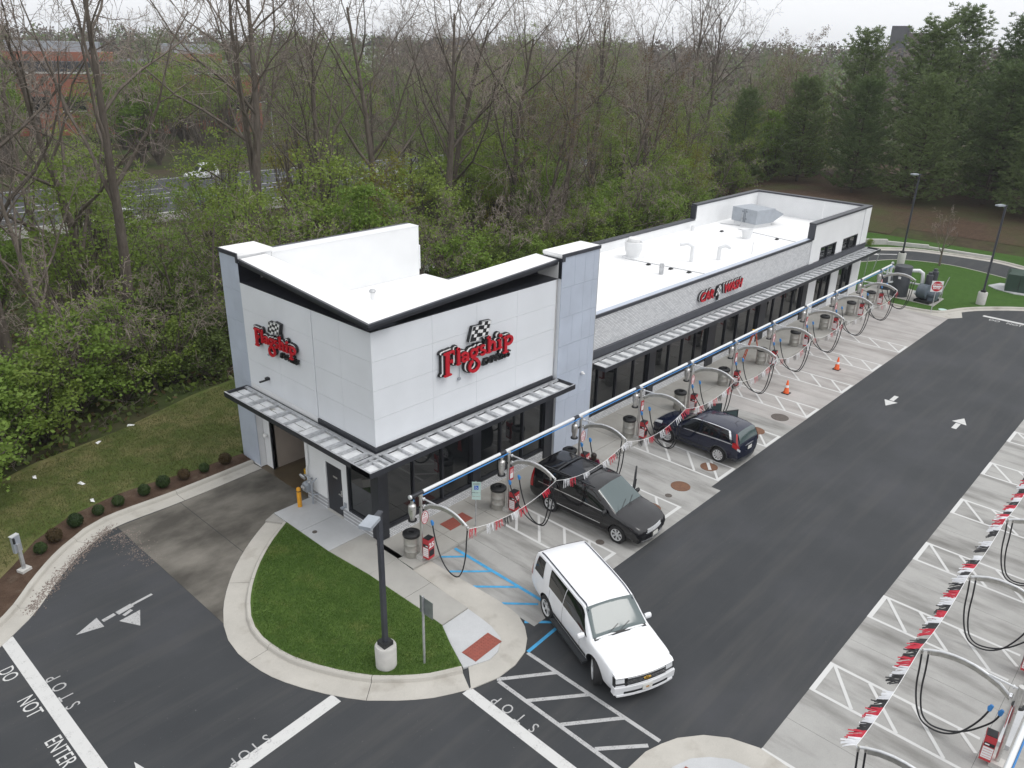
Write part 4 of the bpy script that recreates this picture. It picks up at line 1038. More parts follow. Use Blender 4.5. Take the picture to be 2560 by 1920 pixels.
# CAR WASH sign on the brick parapet
t = thing('wall_sign', 'red lettered sign with small chequered flag on the white brick wall', 'sign', (24.0, 0.62, 4.45))
fr = frame((0, 0, 0), (1, 0, 0), (0, 0, 1))
for word, x in (('CAR', -1.50), ('WASH', 1.32)):
    for mat, off, d0, dx, dy in (('black', 0.055, 0.02, -0.06, 0.04), ('alu', 0.035, 0.075, -0.06, 0.04), ('black', 0.022, 0.09, -0.02, 0.012), ('red', 0.010, 0.12, 0.03, -0.02)):
        text_obj(word, 0.70, MT[mat], t, fr @ Matrix.Translation((x + dx, dy, d0)), 0.03 if mat == 'red' else 0.012, shear=0.22, offset=off, xs=1.0, name='letter_face' if mat == 'red' else 'letter_back')
m = MB(); m.prism([(-0.52, -0.24), (-0.08, -0.20), (0.10, 0.36), (-0.34, 0.32)], 0.0, 0.10); m.prism([(-0.24, -0.48), (-0.14, -0.48), (-0.08, -0.21), (-0.20, -0.21)], 0.0, 0.10)
m.v = [tuple(fr @ Vector(v)) for v in m.v]; m.build('flag_panel', MT['black'], t)
m = MB()
for i in range(3):
    for j in range(4):
        if (i + j) % 2 == 0:
            x0 = -0.48 + i * 0.14 + j * 0.042; y0 = -0.19 + j * 0.127 + i * 0.012
            m.prism([(x0, y0), (x0 + 0.125, y0 + 0.012), (x0 + 0.165, y0 + 0.135), (x0 + 0.04, y0 + 0.123)], 0.102, 0.112)
m.v = [tuple(fr @ Vector(v)) for v in m.v]; m.build('flag_checks', MT['white'], t)
MB().tube([(-0.19, -0.02, -0.46), (-0.20, -0.02, -0.62)], 0.03, 6).build('cable', MT['grey_box'], t)
# ------------------------------------------------------------------ vacuum stations
RR = random.Random(11)
def tilt(v, a): return v
def vac_station(kind):
    """local frame: post at origin, bays towards -Y, building towards +Y"""
    t = thing('vacuum_station', 'x', 'vacuum station')
    MB().bb(-0.16, 0.16, -0.14, 0.16, 0.0, 0.16).build('plinth', MT['conc'], t)
    MB().tube([(0, 0, 0.14), (0, 0, 2.55)], 0.055, 10).lathe([(0.085, 2.5), (0.085, 2.56), (0.0001, 2.565)], 12).build('post', MT['steel'], t, 40)
    m = MB()
    cv = [(-0.18, 2.17), (-0.45, 2.37), (-0.75, 2.48), (-1.05, 2.56), (-1.30, 2.58), (-1.55, 2.57), (-1.80, 2.52), (-2.05, 2.42), (-2.28, 2.30)]
    m.tube([(0, y, z) for y, z in cv], 0.034, 8)
    arch = m.build('arch', MT['alu'], t, 50)
    m = MB()
    for i in range(len(cv) - 2):
        (ya, za), (yb, zb) = cv[i], cv[i + 1]
        for sgn in (-1, 1):
            m.add([(0.018 * sgn, ya, za - 0.03), (0.018 * sgn, yb, zb - 0.03), (0.018 * sgn, yb, zb - 0.15), (0.018 * sgn, ya, za - 0.15)], [(0, 1, 2, 3) if sgn < 0 else (3, 2, 1, 0)])
        m.add([(-0.018, ya, za - 0.15), (-0.018, yb, zb - 0.15), (0.018, yb, zb - 0.15), (0.018, ya, za - 0.15)], [(0, 3, 2, 1)])
    m.build('arch_plate', MT['steel_dull'], arch)
    MB().tube([(0, -0.08, 2.46), (0, -0.72, 2.49)], 0.028, 8).lathe([(0.05, -0.02), (0.06, 0.0), (0.05, 0.02)], 10, (0, -0.17, 2.46), Matrix.Rotation(R(90), 3, 'X')).build('brace', MT['alu'], t, 50)
    MB().lathe([(0.05, -0.05), (0.08, -0.03), (0.08, 0.03), (0.05, 0.05)], 12, (0, -0.17, 2.17), Matrix.Rotation(R(90), 3, 'X')).build('collar', MT['chrome'], t, 40)
    MB().lathe([(0.055, 2.47), (0.055, 2.34), (0.12, 2.30), (0.13, 2.28), (0.13, 2.0), (0.09, 1.86), (0.085, 1.74)], 16, (-0.36, 0.02, 0)).build('canister', MT['steel'], t, 40)
    MB().lathe([(0.15, 1.70), (0.15, 1.74), (0.0001, 1.745)], 14, (-0.36, 0.02, 0)).tube([(-0.36, 0.02, 2.46), (-0.36, 0.05, 2.62)], 0.05, 8).tube([(-0.25, 0.0, 2.1), (0, 0, 2.1)], 0.035, 6).build('canister_base', MT['black'], t, 40)
    # red dispenser box hung on the post, open black top
    bx = MB(); w, d, z0, z1 = 0.30, 0.26, 0.16, 0.94
    cx, cy = 0.08, -0.26
    rot = Matrix.Rotation(R(8), 3, 'Z')
    bx.box((cx, cy, (z0 + z1) / 2), (w, d, z1 - z0), rot)
    b = bx.build('dispenser_box', MT['boxred'], t)
    MB().box((cx, cy, z1 + 0.006), (w - 0.02, d - 0.02, 0.02), rot).build('box_lid', MT['black'], b)
    P = lambda lx, lz, off: Vector((cx, cy, 0)) + rot @ Vector((lx, -d / 2 - off, lz))
    Q = lambda ly, lz, off: Vector((cx, cy, 0)) + rot @ Vector((-w / 2 - off, ly, lz))
    def fr_(x0, x1, za, zb, off, nm, mat):
        MB().add([P(x0, za, off), P(x1, za, off), P(x1, zb, off), P(x0, zb, off)], [(0, 1, 2, 3)]).build(nm, MT[mat], b)
    def fl_(y0, y1, za, zb, off, nm, mat):
        MB().add([Q(y0, za, off), Q(y1, za, off), Q(y1, zb, off), Q(y0, zb, off)], [(0, 3, 2, 1)]).build(nm, MT[mat], b)
    fr_(-0.125, 0.125, 0.27, 0.52, 0.003, 'box_opening', 'black')
    text_obj('25', 0.27, MT['white'], b, Matrix.Translation(P(0.0, 0.70, 0.003)) @ (rot.to_4x4() @ frame((0, 0, 0), (1, 0, 0), (0, 0, 1))), 0.002, offset=0.008)
    fl_(-0.115, 0.115, 0.24, 0.60, 0.003, 'label_panel', 'white'); fl_(-0.115, 0.115, 0.63, 0.74, 0.003, 'label_band', 'black'); fl_(-0.10, 0.0, 0.665, 0.705, 0.006, 'label_band', 'white')
    for k in range(4): fl_(-0.10, 0.10, 0.285 + k * 0.08, 0.300 + k * 0.08, 0.006, 'label_rule', 'pink')
    Q2 = lambda ly, lz, off: Vector((cx, cy, 0)) + rot @ Vector((w / 2 + off, ly, lz))
    def f2_(y0, y1, za, zb, off, nm, mat):
        MB().add([Q2(y0, za, off), Q2(y1, za, off), Q2(y1, zb, off), Q2(y0, zb, off)], [(0, 1, 2, 3)]).build(nm, MT[mat], b)
    f2_(-0.115, 0.115, 0.24, 0.60, 0.003, 'label_panel', 'white'); f2_(-0.115, 0.115, 0.63, 0.74, 0.003, 'label_band', 'black'); f2_(-0.10, 0.0, 0.665, 0.705, 0.006, 'label_band', 'white')
    for k in range(4): f2_(-0.10, 0.10, 0.285 + k * 0.08, 0.300 + k * 0.08, 0.006, 'label_rule', 'pink')
    # hand sign on the post
    if kind % 2 == 0:
        sg = MB().lathe([(0.20, 0.0), (0.20, 0.006)], 20, (0.10, -0.075, 1.66), Matrix.Rotation(R(90), 3, 'X') @ Matrix.Diagonal((0.78, 1.25, 1))).build('notice', MT['white'], t)
        m = MB(); ring = [(0.10 + 0.150 * math.cos(a), -0.085, 1.66 + 0.24 * math.sin(a)) for a in np.linspace(0, 2 * math.pi, 25)]
        m.tube(ring, 0.012, 4, False).tube([(0.0, -0.085, 1.72), (0.2, -0.085, 1.72)], 0.008, 4); m.build('notice_ring', MT['boxred'], sg)
        for k in range(4): MB().bb(0.0, 0.20, -0.089, -0.086, 1.50 + k * 0.045, 1.518 + k * 0.045).build('notice_text', MT['pink'], sg)
        m = MB().tube([(0.06, -0.088, 1.76), (0.09, -0.088, 1.83), (0.14, -0.088, 1.80)], 0.014, 4); m.build('notice_symbol', MT['boxred'], sg)
    else:
        sg = MB().bb(-0.02, 0.20, -0.085, -0.075, 1.36, 1.90).build('notice', MT['boxred'], t)
        MB().bb(0.01, 0.17, -0.090, -0.086, 1.44, 1.66).build('notice_panel', MT['white'], sg)
        for k in range(3): MB().bb(0.01, 0.17, -0.090, -0.086, 1.70 + k * 0.05, 1.715 + k * 0.05).build('notice_text', MT['white'], sg)
    # nozzles and hoses
    hs = [(0.0, [(-2.24, 2.22), (-2.20, 1.75), (-2.17, 1.27), (-2.10, 0.85), (-2.0, 0.5), (-1.85, 0.22), (-1.65, 0.11), (-1.40, 0.12), (-1.15, 0.24), (-0.92, 0.48), (-0.72, 0.85), (-0.58, 1.2), (-0.48, 1.55)], 0.10)]
    if kind != 2: hs.append((-0.12, [(-2.10, 2.26), (-2.06, 1.7), (-2.04, 1.2), (-1.98, 0.75), (-1.86, 0.36), (-1.66, 0.17), (-1.40, 0.16), (-1.10, 0.26), (-0.80, 0.48), (-0.52, 0.82), (-0.34, 1.1), (-0.26, 1.35)], -0.14))
    for dx, pts, ex in hs:
        n = len(pts); P3 = [(dx * 0.5 + ex * max(0, (k - n * 0.45) / (n * 0.55)), y, z) for k, (y, z) in enumerate(pts)]
        S3 = []
        for i in range(n - 1):
            p0, p1, p2, p3 = (Vector(P3[max(0, min(n - 1, i + q))]) for q in (-1, 0, 1, 2))
            for k in range(3):
                u = k / 3; S3.append(0.5 * ((2 * p1) + (p2 - p0) * u + (2 * p0 - 5 * p1 + 4 * p2 - p3) * u * u + (3 * p1 - p0 - 3 * p2 + p3) * u ** 3))
        S3.append(Vector(P3[-1]))
        h = MB().tube(S3, 0.024, 7).build('hose', MT['hose'], t, 60)
        e = S3[-1]; MB().tube([e, e + Vector((0.0, 0.0, 0.08)), e + Vector((-0.02, 0.03, 0.17))], [0.045, 0.06, 0.04], 8).build('nozzle', MT['blue'], h, 50)
        MB().tube([S3[0] + Vector((0, 0, -0.02)), S3[0] + Vector((0, 0, 0.14))], 0.034, 8).build('hose_cuff', MT['steel_dull'], h, 50)
    return t
protos = [vac_station(0), vac_station(1), vac_station(2)]
used = [False] * 3
def place_station(k, x, y, rz, label, group):
    global protos
    if not used[k]: o = protos[k]; used[k] = True
    else: o = copy_tree(protos[k])
    o.location = (x, y, 0.0 if rz else 0.06); o.rotation_euler = (0, 0, rz)
    o['label'] = label; o['group'] = group
    return o
def barrel():
    t = thing('waste_barrel', 'x', 'barrel')
    prof = [(0.27, 0.0), (0.28, 0.03), (0.28, 0.24), (0.292, 0.26), (0.28, 0.28), (0.28, 0.50), (0.292, 0.52), (0.28, 0.54), (0.28, 0.80), (0.29, 0.82)]
    MB().lathe(prof, 22).build('drum', MT['steel_dull'], t, 40)
    MB().lathe([(0.30, 0.80), (0.315, 0.84), (0.31, 0.90), (0.24, 0.95), (0.14, 0.955), (0.12, 0.93), (0.115, 0.86), (0.0001, 0.86)], 22).build('lid', MT['black'], t, 40)
    return t
bar0 = barrel()
side_used = False
for i, s in enumerate(ST):
    place_station(2 if i == 0 else (i % 2), s, -1.75, 0.0, ('nearest vacuum station by the tower corner with a single hanging hose' if i == 0 else '%s vacuum station from the tower corner along the building' % ORD[i]) if i < 10 else 'last vacuum station beside the far lawn', 'vacuum stations along the building')
    o = bar0 if i == 0 else copy_tree(bar0)
    o.location = (s - 0.12 if i < 10 else s - 0.12, -1.36, 0.10); o.rotation_euler = (0, 0, i * 1.3)
    o['label'] = '%s steel waste barrel with black lid along the building, counting from the tower corner' % ORD[i] if i else 'steel waste barrel with black lid beside the nearest vacuum station'
    o['group'] = 'waste barrels along the building'
for i, s in enumerate(ST[:5]):
    place_station(i % 2, s + 0.06, -18.62, math.pi, '%s vacuum station in the opposite row, counting from the lower edge' % ORD[i], 'vacuum stations of the opposite row')
# overhead pipes
def overhead(x0, x1, y, label, xs_, base, far=False):
    t = thing('overhead_pipe', label, 'pipe', (x0, y, base))
    L = x1 - x0
    cuts = [0] + [s - x0 - 0.28 for s in xs_ if s - x0 > 0.5] + [L]
    for a, b in zip(cuts[:-1], cuts[1:]):
        MB().tube([(a + 0.13, 0, 2.66), (b - 0.13, 0, 2.66)], 0.062, 12).build('pipe_section', MT['pvc'] if not far else MT['pvc'], t, 40)
        MB().tube([(b - 0.15, 0, 2.66), (b + 0.15, 0, 2.66)], 0.07, 12).build('pipe_coupling', MT['dark_trim'], t, 40)
    MB().tube([(-0.40, 0, 2.66), (0.14, 0, 2.66)], 0.07, 12).build('pipe_coupling', MT['dark_trim'], t, 40)
    MB().lathe([(0.03, -0.46), (0.08, -0.44), (0.08, -0.38), (0.05, -0.36)], 12, (0, 0, 2.66), Matrix.Rotation(R(90), 3, 'Y')).build('end_cap', MT['alu'], t, 40)
    MB().tube([(0.05, -0.085, 2.58), (L, -0.085, 2.58)], 0.022, 6).build('air_line', MT['blue'], t)
    for s in xs_: MB().tube([(s - x0 - 0.36, 0, 2.62), (s - x0 - 0.30, -0.08, 2.50)], 0.02, 5).build('drop_line', MT['blue'], t)
    return t
overhead(0.42, 45.0, -1.70, 'long pale vacuum pipe with thin blue line above the stations beside the building', ST, 0.0)
overhead(-2.0, 30.0, -18.95, 'long pale vacuum pipe with blue line over the opposite row', ST[:6], 0.0)

# ------------------------------------------------------------------ tassel pennant strings
tassels = {}
def tassel_mesh(col, seed, blow):
    key = (col, seed, blow)
    if key in tassels: return tassels[key]
    r = random.Random(seed * 7 + (3 if blow else 0)); m = MB()
    for k in range(13):
        x = -0.16 + 0.32 * k / 12 + r.uniform(-0.01, 0.01); ln = r.uniform(0.20, 0.34)
        if blow: d = Vector((r.uniform(-0.45, 0.15), 0.78 + r.uniform(-0.15, 0.15), -0.42 + r.uniform(-0.22, 0.15))).normalized()
        else: d = Vector((r.uniform(-0.3, 0.3), -0.22 + r.uniform(-0.15, 0.15), -1)).normalized()
        p0 = Vector((x, 0, 0)); p1 = p0 + d * ln * 0.5 + Vector((r.uniform(-0.02, 0.02), 0, 0.01)); p2 = p0 + d * ln
        w = Vector((0.013, 0.004, 0.006))
        m.add([p0 - w, p0 + w, p1 + w, p1 - w, p2 + w, p2 - w], [(0, 1, 2, 3), (3, 2, 4, 5)])
    me = m.build('tassel', MT[{'r': 'tas_red', 'w': 'tas_white', 'k': 'tas_black'}[col]])
    d = me.data; bpy.data.objects.remove(me); tassels[key] = d
    return d
MT['tas_red'] = pm('tassel_red', (0.52, 0.02, 0.045), 0.35); MT['tas_white'] = pm('tassel_white', (0.72, 0.73, 0.76), 0.3); MT['tas_black'] = pm('tassel_black', (0.02, 0.02, 0.022), 0.35)
def pennant(p0, p1, sag, label, group, blow, n=11, skip=0.0, seed=0):
    t = thing('pennant_string', label, 'pennants', p0, 0, group)
    p0 = Vector(p0); p1 = Vector(p1); d = p1 - p0
    f = lambda u: d * u + Vector((0, 0, -4 * sag * u * (1 - u)))
    MB().tube([f(k / 10) for k in range(11)], 0.008, 4).build('cord', MT['white'], t)
    r = random.Random(seed)
    for k in range(n):
        if r.random() < skip: continue
        c = 'rkw'[(k + seed) % 3]
        o = bpy.data.objects.new('tassel', tassel_mesh(c, r.randrange(4), blow)); link(o, t)
        u = (k + 0.5) / n; o.location = f(u)
        e = f(u + 0.02) - f(u - 0.02); o.rotation_euler = (0, -math.atan2(e.z, Vector((e.x, e.y)).length), math.atan2(e.y, e.x)); o.scale = (1.0, 1.0, 1.0) if not blow else (1.1, 1.2, 1.2)
for i in range(9):
    pennant((ST[i], -4.05, 2.33), (ST[i + 1], -4.05, 2.33), 0.34 + 0.05 * (i % 3), '%s tassel pennant string between vacuum arches along the building' % ORD[i], 'pennant strings along the building', False, 11, 0.18, i)
for i in range(4):
    pennant((ST[i] + 0.06, -16.32, 2.33), (ST[i + 1] + 0.06, -16.32, 2.33), 0.22 + 0.06 * (i % 2), '%s red white and black pennant string of the opposite row from the lower edge' % ORD[i], 'pennant strings of the opposite row', True, 12, 0.06, i + 5)

# ------------------------------------------------------------------ posts, signs and utility things
def lamp_post(label, x, y, zb, H, base_h, head_dir):
    t = thing('lamp_post', label, 'lamp post', (x, y, zb))
    MB().lathe([(0.30, -0.1), (0.31, base_h - 0.05), (0.28, base_h), (0.0001, base_h)], 24).build('concrete_base', MT['conc'], t, 40)
    MB().bb(-0.16, 0.16, -0.16, 0.16, base_h, base_h + 0.14).build('base_cover', MT['black'], t)
    MB().bb(-0.062, 0.062, -0.062, 0.062, base_h + 0.14, H).build('pole', MT['dark_cap'], t)
    d = Vector((math.cos(head_dir), math.sin(head_dir), 0)); rt = Matrix.Rotation(head_dir, 3, 'Z')
    m = MB().box(Vector((0, 0, H + 0.02)) + d * 0.10, (0.42, 0.14, 0.05), rt); m.build('arm', MT['dark_cap'], t)
    m = MB().box(Vector((0, 0, H + 0.05)) + d * 0.52, (0.55, 0.34, 0.10), rt); h = m.build('lamp_head', MT['grey_box'], t)
    MB().box(Vector((0, 0, H - 0.004)) + d * 0.52, (0.42, 0.26, 0.012), rt).build('lens', MT['lamp_clear'], h)
    return t
lamp_post('dark square lamp post on a round concrete base in the corner lawn', -3.72, -4.93, 0.12, 5.02, 0.72, R(205))
lamp_post('dark lamp post on concrete base behind the dark vacuum tank', 56.7, 1.15, 0.12, 7.4, 0.95, R(150))
lamp_post('dark lamp post on concrete base near the green transformer', 48.8, -7.05, 0.12, 7.0, 0.9, R(150))
t = thing('stop_sign', 'grey back of a square road sign on a thin post in the corner lawn', 'sign', (-2.93, -5.67, 0.12))
MB().bb(-0.03, 0.03, -0.02, 0.02, -0.05, 2.35).build('post', MT['galv'], t)
MB().bb(0.022, 0.030, -0.38, 0.16, 1.74, 2.30).build('sign_plate', MT['sign_back'], t)
t = thing('parking_sign', 'pale accessible parking sign with blue symbol on a thin post', 'sign', (3.11, -1.70, 0.10))
MB().tube([(0, 0.03, 0), (0, 0.03, 1.9)], 0.022, 8).build('post', MT['galv'], t)
rt = Matrix.Rotation(R(-50), 3, 'Z')
for nm, (w, h, zc), mat in (('sign_plate', (0.32, 0.44, 1.68), 'pale_sign'), ('sign_plate', (0.32, 0.14, 1.37), 'pale_sign'), ('sign_plate', (0.32, 0.12, 1.22), 'pale_sign')):
    MB().box(rt @ Vector((0, -0.03, zc)), (w, 0.006, h), rt).build(nm, MT[mat], t)
MB().box(rt @ Vector((0, -0.036, 1.66)), (0.15, 0.004, 0.17), rt).build('symbol_panel', MT['sign_blue'], t)
m = MB(); sym = [(-0.02, 1.72), (-0.015, 1.67), (0.03, 1.665), (0.04, 1.61)]
m.tube([rt @ Vector((x, -0.041, z)) for x, z in sym], 0.007, 4); m.tube([rt @ Vector((-0.005 + 0.035 * math.cos(a), -0.041, 1.632 + 0.035 * math.sin(a))) for a in np.linspace(R(100), R(380), 14)], 0.006, 4)
m.lathe([(0.012, 0), (0.012, 0.004)], 8, rt @ Vector((-0.02, -0.043, 1.735)), rt @ Matrix.Rotation(R(90), 3, 'X')); m.build('symbol', MT['white'], t)
for k in range(3): MB().box(rt @ Vector((0, -0.036, 1.84 - k * 0.03)), (0.24, 0.003, 0.012), rt).build('notice_text', MT['sign_back'], t)
t = thing('do_not_enter_sign', 'white square sign with red disc reading DO NOT ENTER beside the blower', 'sign', (44.0, -5.15, 0.12))
MB().bb(-0.03, 0.03, -0.02, 0.02, -0.05, 1.95).build('post', MT['galv'], t)
rt = Matrix.Rotation(R(-55), 3, 'Z')
MB().box(rt @ Vector((0, -0.03, 1.85)), (0.76, 0.01, 0.76), rt).build('sign_plate', MT['white'], t)
MB().lathe([(0.345, 0), (0.345, 0.006)], 32, rt @ Vector((0, -0.036, 1.85)), rt @ Matrix.Rotation(R(90), 3, 'X')).build('sign_disc', MT['red'], t)
MB().box(rt @ Vector((0, -0.045, 1.85)), (0.56, 0.006, 0.11), rt).build('bar', MT['white'], t)
for s, z in (('DO NOT', 1.99), ('ENTER', 1.71)):
    text_obj(s, 0.155, MT['white'], t, Matrix.Translation(rt @ Vector((0, -0.045, z))) @ (rt.to_4x4() @ frame((0, 0, 0), (1, 0, 0), (0, 0, 1))), 0.002, offset=0.006)
t = thing('bollard', 'yellow steel bollard beside the tunnel apron', 'bollard', (-0.66, 4.05, 0.0))
MB().lathe([(0.085, -0.1), (0.085, 0.86), (0.07, 0.91), (0.035, 0.935), (0.0001, 0.94)], 16).build('pipe', MT['bollard'], t, 40)
MB().lathe([(0.0865, 0.76), (0.0865, 0.80)], 16, close=False).build('band', MT['black'], t)
t = thing('gas_meter', 'grey gas meter and regulator on pipes against the end wall', 'meter', (-0.2, 3.85, 0.10))
MB().tube([(0, 0, 0), (0, 0, 0.95)], 0.035, 8).tube([(0, 0, 0.9), (0, 0.2, 1.1), (0, 0.45, 1.1)], 0.03, 8).tube([(0, 0, 0.9), (0.1, -0.2, 1.15)], 0.03, 8).tube([(-0.02, 0, 0.4), (0.2, -0.1, 0.38)], 0.03, 8).tube([(-0.1, 0.25, 0.9), (0.2, 0.25, 0.95)], 0.03, 8).build('pipes', MT['grey_box'], t, 40)
MB().lathe([(0.06, -0.09), (0.16, -0.07), (0.17, 0.0), (0.16, 0.07), (0.06, 0.09)], 16, (-0.06, 0.28, 0.72), Matrix.Rotation(R(70), 3, 'Y')).bb(-0.16, 0.05, 0.12, 0.42, 0.50, 0.78).build('meter_body', MT['grey_box'], t, 40)
MB().lathe([(0.05, -0.05), (0.15, -0.03), (0.15, 0.03), (0.05, 0.06)], 16, (-0.05, 0.52, 1.0), Matrix.Rotation(R(60), 3, 'Y')).build('regulator', MT['galv'], t, 40)
MB().lathe([(0.05, 0), (0.06, 0.02), (0.0001, 0.03)], 12, (-0.19, 0.25, 0.68), Matrix.Rotation(R(-75), 3, 'Y')).lathe([(0.05, 0), (0.06, 0.02), (0.0001, 0.03)], 12, (-0.19, 0.37, 0.68), Matrix.Rotation(R(-75), 3, 'Y')).build('dial', MT['alu'], t, 40)
t = thing('pay_pedestal', 'grey metal box on a slanted post in the shrub bed', 'pedestal', (-9.29, 7.03, 0.11), R(20))
MB().bb(-0.17, 0.17, -0.14, 0.14, -0.05, 0.10).build('footing', MT['conc'], t)
MB().bb(-0.05, 0.05, -0.04, 0.04, 0.10, 1.05).build('post', MT['galv'], t)
MB().bb(-0.12, 0.14, 0.04, 0.16, 0.72, 1.32).build('cabinet', MT['grey_box'], t)
MB().bb(-0.13, 0.15, 0.05, 0.20, 1.32, 1.345).build('hood', MT['alu'], t); MB().bb(-0.12, -0.06, 0.0, 0.04, 1.1, 1.3).build('bracket', MT['black'], t)
def cone(label, x, y):
    t = thing('traffic_cone', label, 'cone', (x, y, 0.006))
    MB().bb(-0.19, 0.19, -0.19, 0.19, 0, 0.035).build('base', MT['black'], t)
    MB().lathe([(0.155, 0.035), (0.14, 0.06), (0.035, 0.72), (0.028, 0.73)], 18).build('body', MT['orange'], t, 40)
    MB().lathe([(0.0995, 0.34), (0.075, 0.47)], 18, close=False).build('band', MT['white'], t, 40); MB().lathe([(0.064, 0.53), (0.048, 0.62)], 18, close=False).build('band', MT['white'], t, 40)
cone('orange traffic cone nearer the navy car', 23.5, -4.22); cone('orange traffic cone farther along the bays', 28.83, -4.74)
t = thing('step_ladder', 'orange step ladder with yellow top standing by the window', 'ladder', (26.35, -0.72, 0.10), R(30))
for nm, yb in (('front_rail', -0.42), ('back_rail', 0.42)):
    for sx in (-1, 1): MB().tube([(sx * 0.27, yb, 0), (sx * 0.16, yb * 0.12, 1.75)], 0.028, 6).build(nm, MT['ladder'], t)
for k in range(5):
    z = 0.32 + k * 0.30; f = 1 - z / 1.95
    MB().bb(-0.25 + 0.05 * z, 0.25 - 0.05 * z, -0.44 * f - 0.04, -0.44 * f + 0.05, z, z + 0.03).build('step', MT['alu'], t)
    MB().bb(-0.25 + 0.05 * z, 0.25 - 0.05 * z, 0.44 * f - 0.01, 0.44 * f + 0.01, z, z + 0.02).build('brace', MT['ladder'], t)
MB().bb(-0.20, 0.20, -0.14, 0.14, 1.74, 1.81).build('top_cap', MT['yellow'], t)
t = thing('brush_roller', 'black roller with yellow end lying in the tunnel mouth', 'roller', (1.0, 5.9, 0.01), R(8))
MB().lathe([(0.10, 0), (0.16, 0.02), (0.17, 0.3), (0.16, 1.9), (0.10, 1.95)], 14, (0.2, 0, 0.2), Matrix.Rotation(R(90), 3, 'Y')).build('roller', MT['rubber'], t, 40)
MB().box((0.02, 0, 0.18), (0.28, 0.34, 0.30)).build('end_bracket', MT['yellow'], t); MB().tube([(-0.12, 0, 0.1), (-0.12, 0.0, 0.42)], 0.03, 8).build('motor_pin', MT['steel_dull'], t)
# vacuum plant on its pad beside the far lawn
MB().prism([(45.55, -4.85), (45.95, 0.3), (48.9, 0.2), (49.0, -1.9), (48.1, -4.8)], 0.0, 0.16).build('equipment_pad', MT['walk'])['kind'] = 'structure'
t = thing('vacuum_tank', 'tall dark grey cylindrical tank at the end of the vacuum pipe', 'tank', (46.5, -2.1, 0.16))
MB().lathe([(0.60, 0.0), (0.60, 2.18), (0.58, 2.22), (0.0001, 2.24)], 32).build('shell', MT['tank'], t, 40)
MB().bb(-0.62, -0.598, -0.12, 0.06, 1.35, 1.52).build('label_plate', MT['white'], t)
MB().tube([(0.3, -0.5, 1.9), (0.5, -0.95, 1.95), (0.55, -1.2, 1.8), (0.5, -1.3, 1.3), (0.4, -1.35, 0.7)], 0.13, 12).build('outlet_pipe', MT['pvc'], t, 50)
MB().tube([(-0.2, 0.5, 1.95), (-0.5, 0.75, 2.2), (-0.9, 0.55, 2.45), (-1.4, 0.42, 2.6)], 0.09, 10).build('inlet_pipe', MT['pvc'], t, 50)
MB().tube([(-0.4, 0.45, 1.0), (-0.75, 0.6, 1.0), (-0.8, 0.62, 1.5), (-0.8, 0.6, 2.2)], 0.08, 10).build('inlet_pipe', MT['pvc'], t, 50)
MB().tube([(0.5, -0.4, 0.95), (0.55, -1.4, 0.95)], 0.07, 10).build('cross_pipe', MT['pvc'], t, 50)
t = thing('vacuum_tank', 'low dark tank on the pad behind the taller one', 'tank', (47.7, -0.7, 0.16))
MB().lathe([(0.5, 0.0), (0.5, 0.95), (0.46, 1.0), (0.0001, 1.02)], 28).build('shell', MT['tank'], t, 40); MB().tube([(-0.1, 0, 0.95), (-0.1, 0, 1.6)], 0.07, 8).build('pipe', MT['pvc'], t, 40)
t = thing('blower', 'grey twin drum blower with motor on a dark base frame', 'blower', (46.45, -4.05, 0.16), R(-8))
MB().bb(-0.75, 0.85, -0.55, 0.55, 0, 0.16).build('base_frame', MT['black'], t)
MB().lathe([(0.2, -0.35), (0.52, -0.33), (0.54, 0.0), (0.52, 0.33), (0.2, 0.35)], 24, (-0.1, 0.25, 0.68), Matrix.Rotation(R(90), 3, 'X')).build('drum', MT['blower'], t, 40)
MB().lathe([(0.1, -0.4), (0.26, -0.38), (0.27, 0.38), (0.1, 0.4)], 18, (-0.05, -0.35, 0.55), Matrix.Rotation(R(90), 3, 'X')).build('motor', MT['blower'], t, 40)
MB().bb(-0.35, 0.3, -0.62, -0.2, 0.16, 0.4).build('motor_mount', MT['blower'], t)
for dx, dy, h in ((0.25, 0.2, 1.95), (0.75, 0.1, 2.15)):
    MB().lathe([(0.12, 0.7), (0.12, 1.0), (0.24, 1.05), (0.24, h - 0.1), (0.14, h - 0.06), (0.14, h + 0.1), (0.0001, h + 0.12)], 18, (dx, dy, 0)).build('silencer', MT['tank'], t, 40)
MB().tube([(-0.5, 0.7, 0.6), (-0.2, 0.55, 0.35), (-0.1, 0.4, 0.3)], 0.12, 10).build('intake_pipe', MT['pvc'], t, 50)
m = MB()
for x, y in ((0.95, -0.5), (1.25, -0.5), (0.95, 0.5), (1.25, 0.5)): m.tube([(x, y, -0.02), (x, y, 0.95)], 0.03, 6)
m.tube([(0.95, -0.5, 0.95), (1.25, 0.5, 0.95)], 0.03, 6).bb(0.9, 1.3, -0.5, 0.0, 0.45, 1.0); m.build('control_stand', MT['galv'], t)
for lab, x, y, lean in (('thin pale stake leaning behind the blower', 48.3, -4.4, 0.35), ('thin pale stake on the lawn behind the building end, left one', 50.4, 1.85, 0.06), ('thin pale stake on the lawn behind the building end, right one', 51.8, 1.75, 0.25)):
    tag(MB().tube([(0, 0, 0), (lean * 0.5, -lean, 1.6)], 0.03, 6).build('stake', MT['galv'], None, 0, (x, y, 0.1)), lab, 'stake')
t = thing('transformer_box', 'dark green transformer cabinets on a pale pad by the loop lane', 'transformer', (54.9, -8.5, 0.12), R(12))
MB().prism([(-1.3, -2.6), (1.6, -2.6), (1.6, 1.6), (0.3, 2.4), (-0.5, 1.9), (-1.3, 0.6)], -0.02, 0.06).build('pad', MT['walk_new'], t)
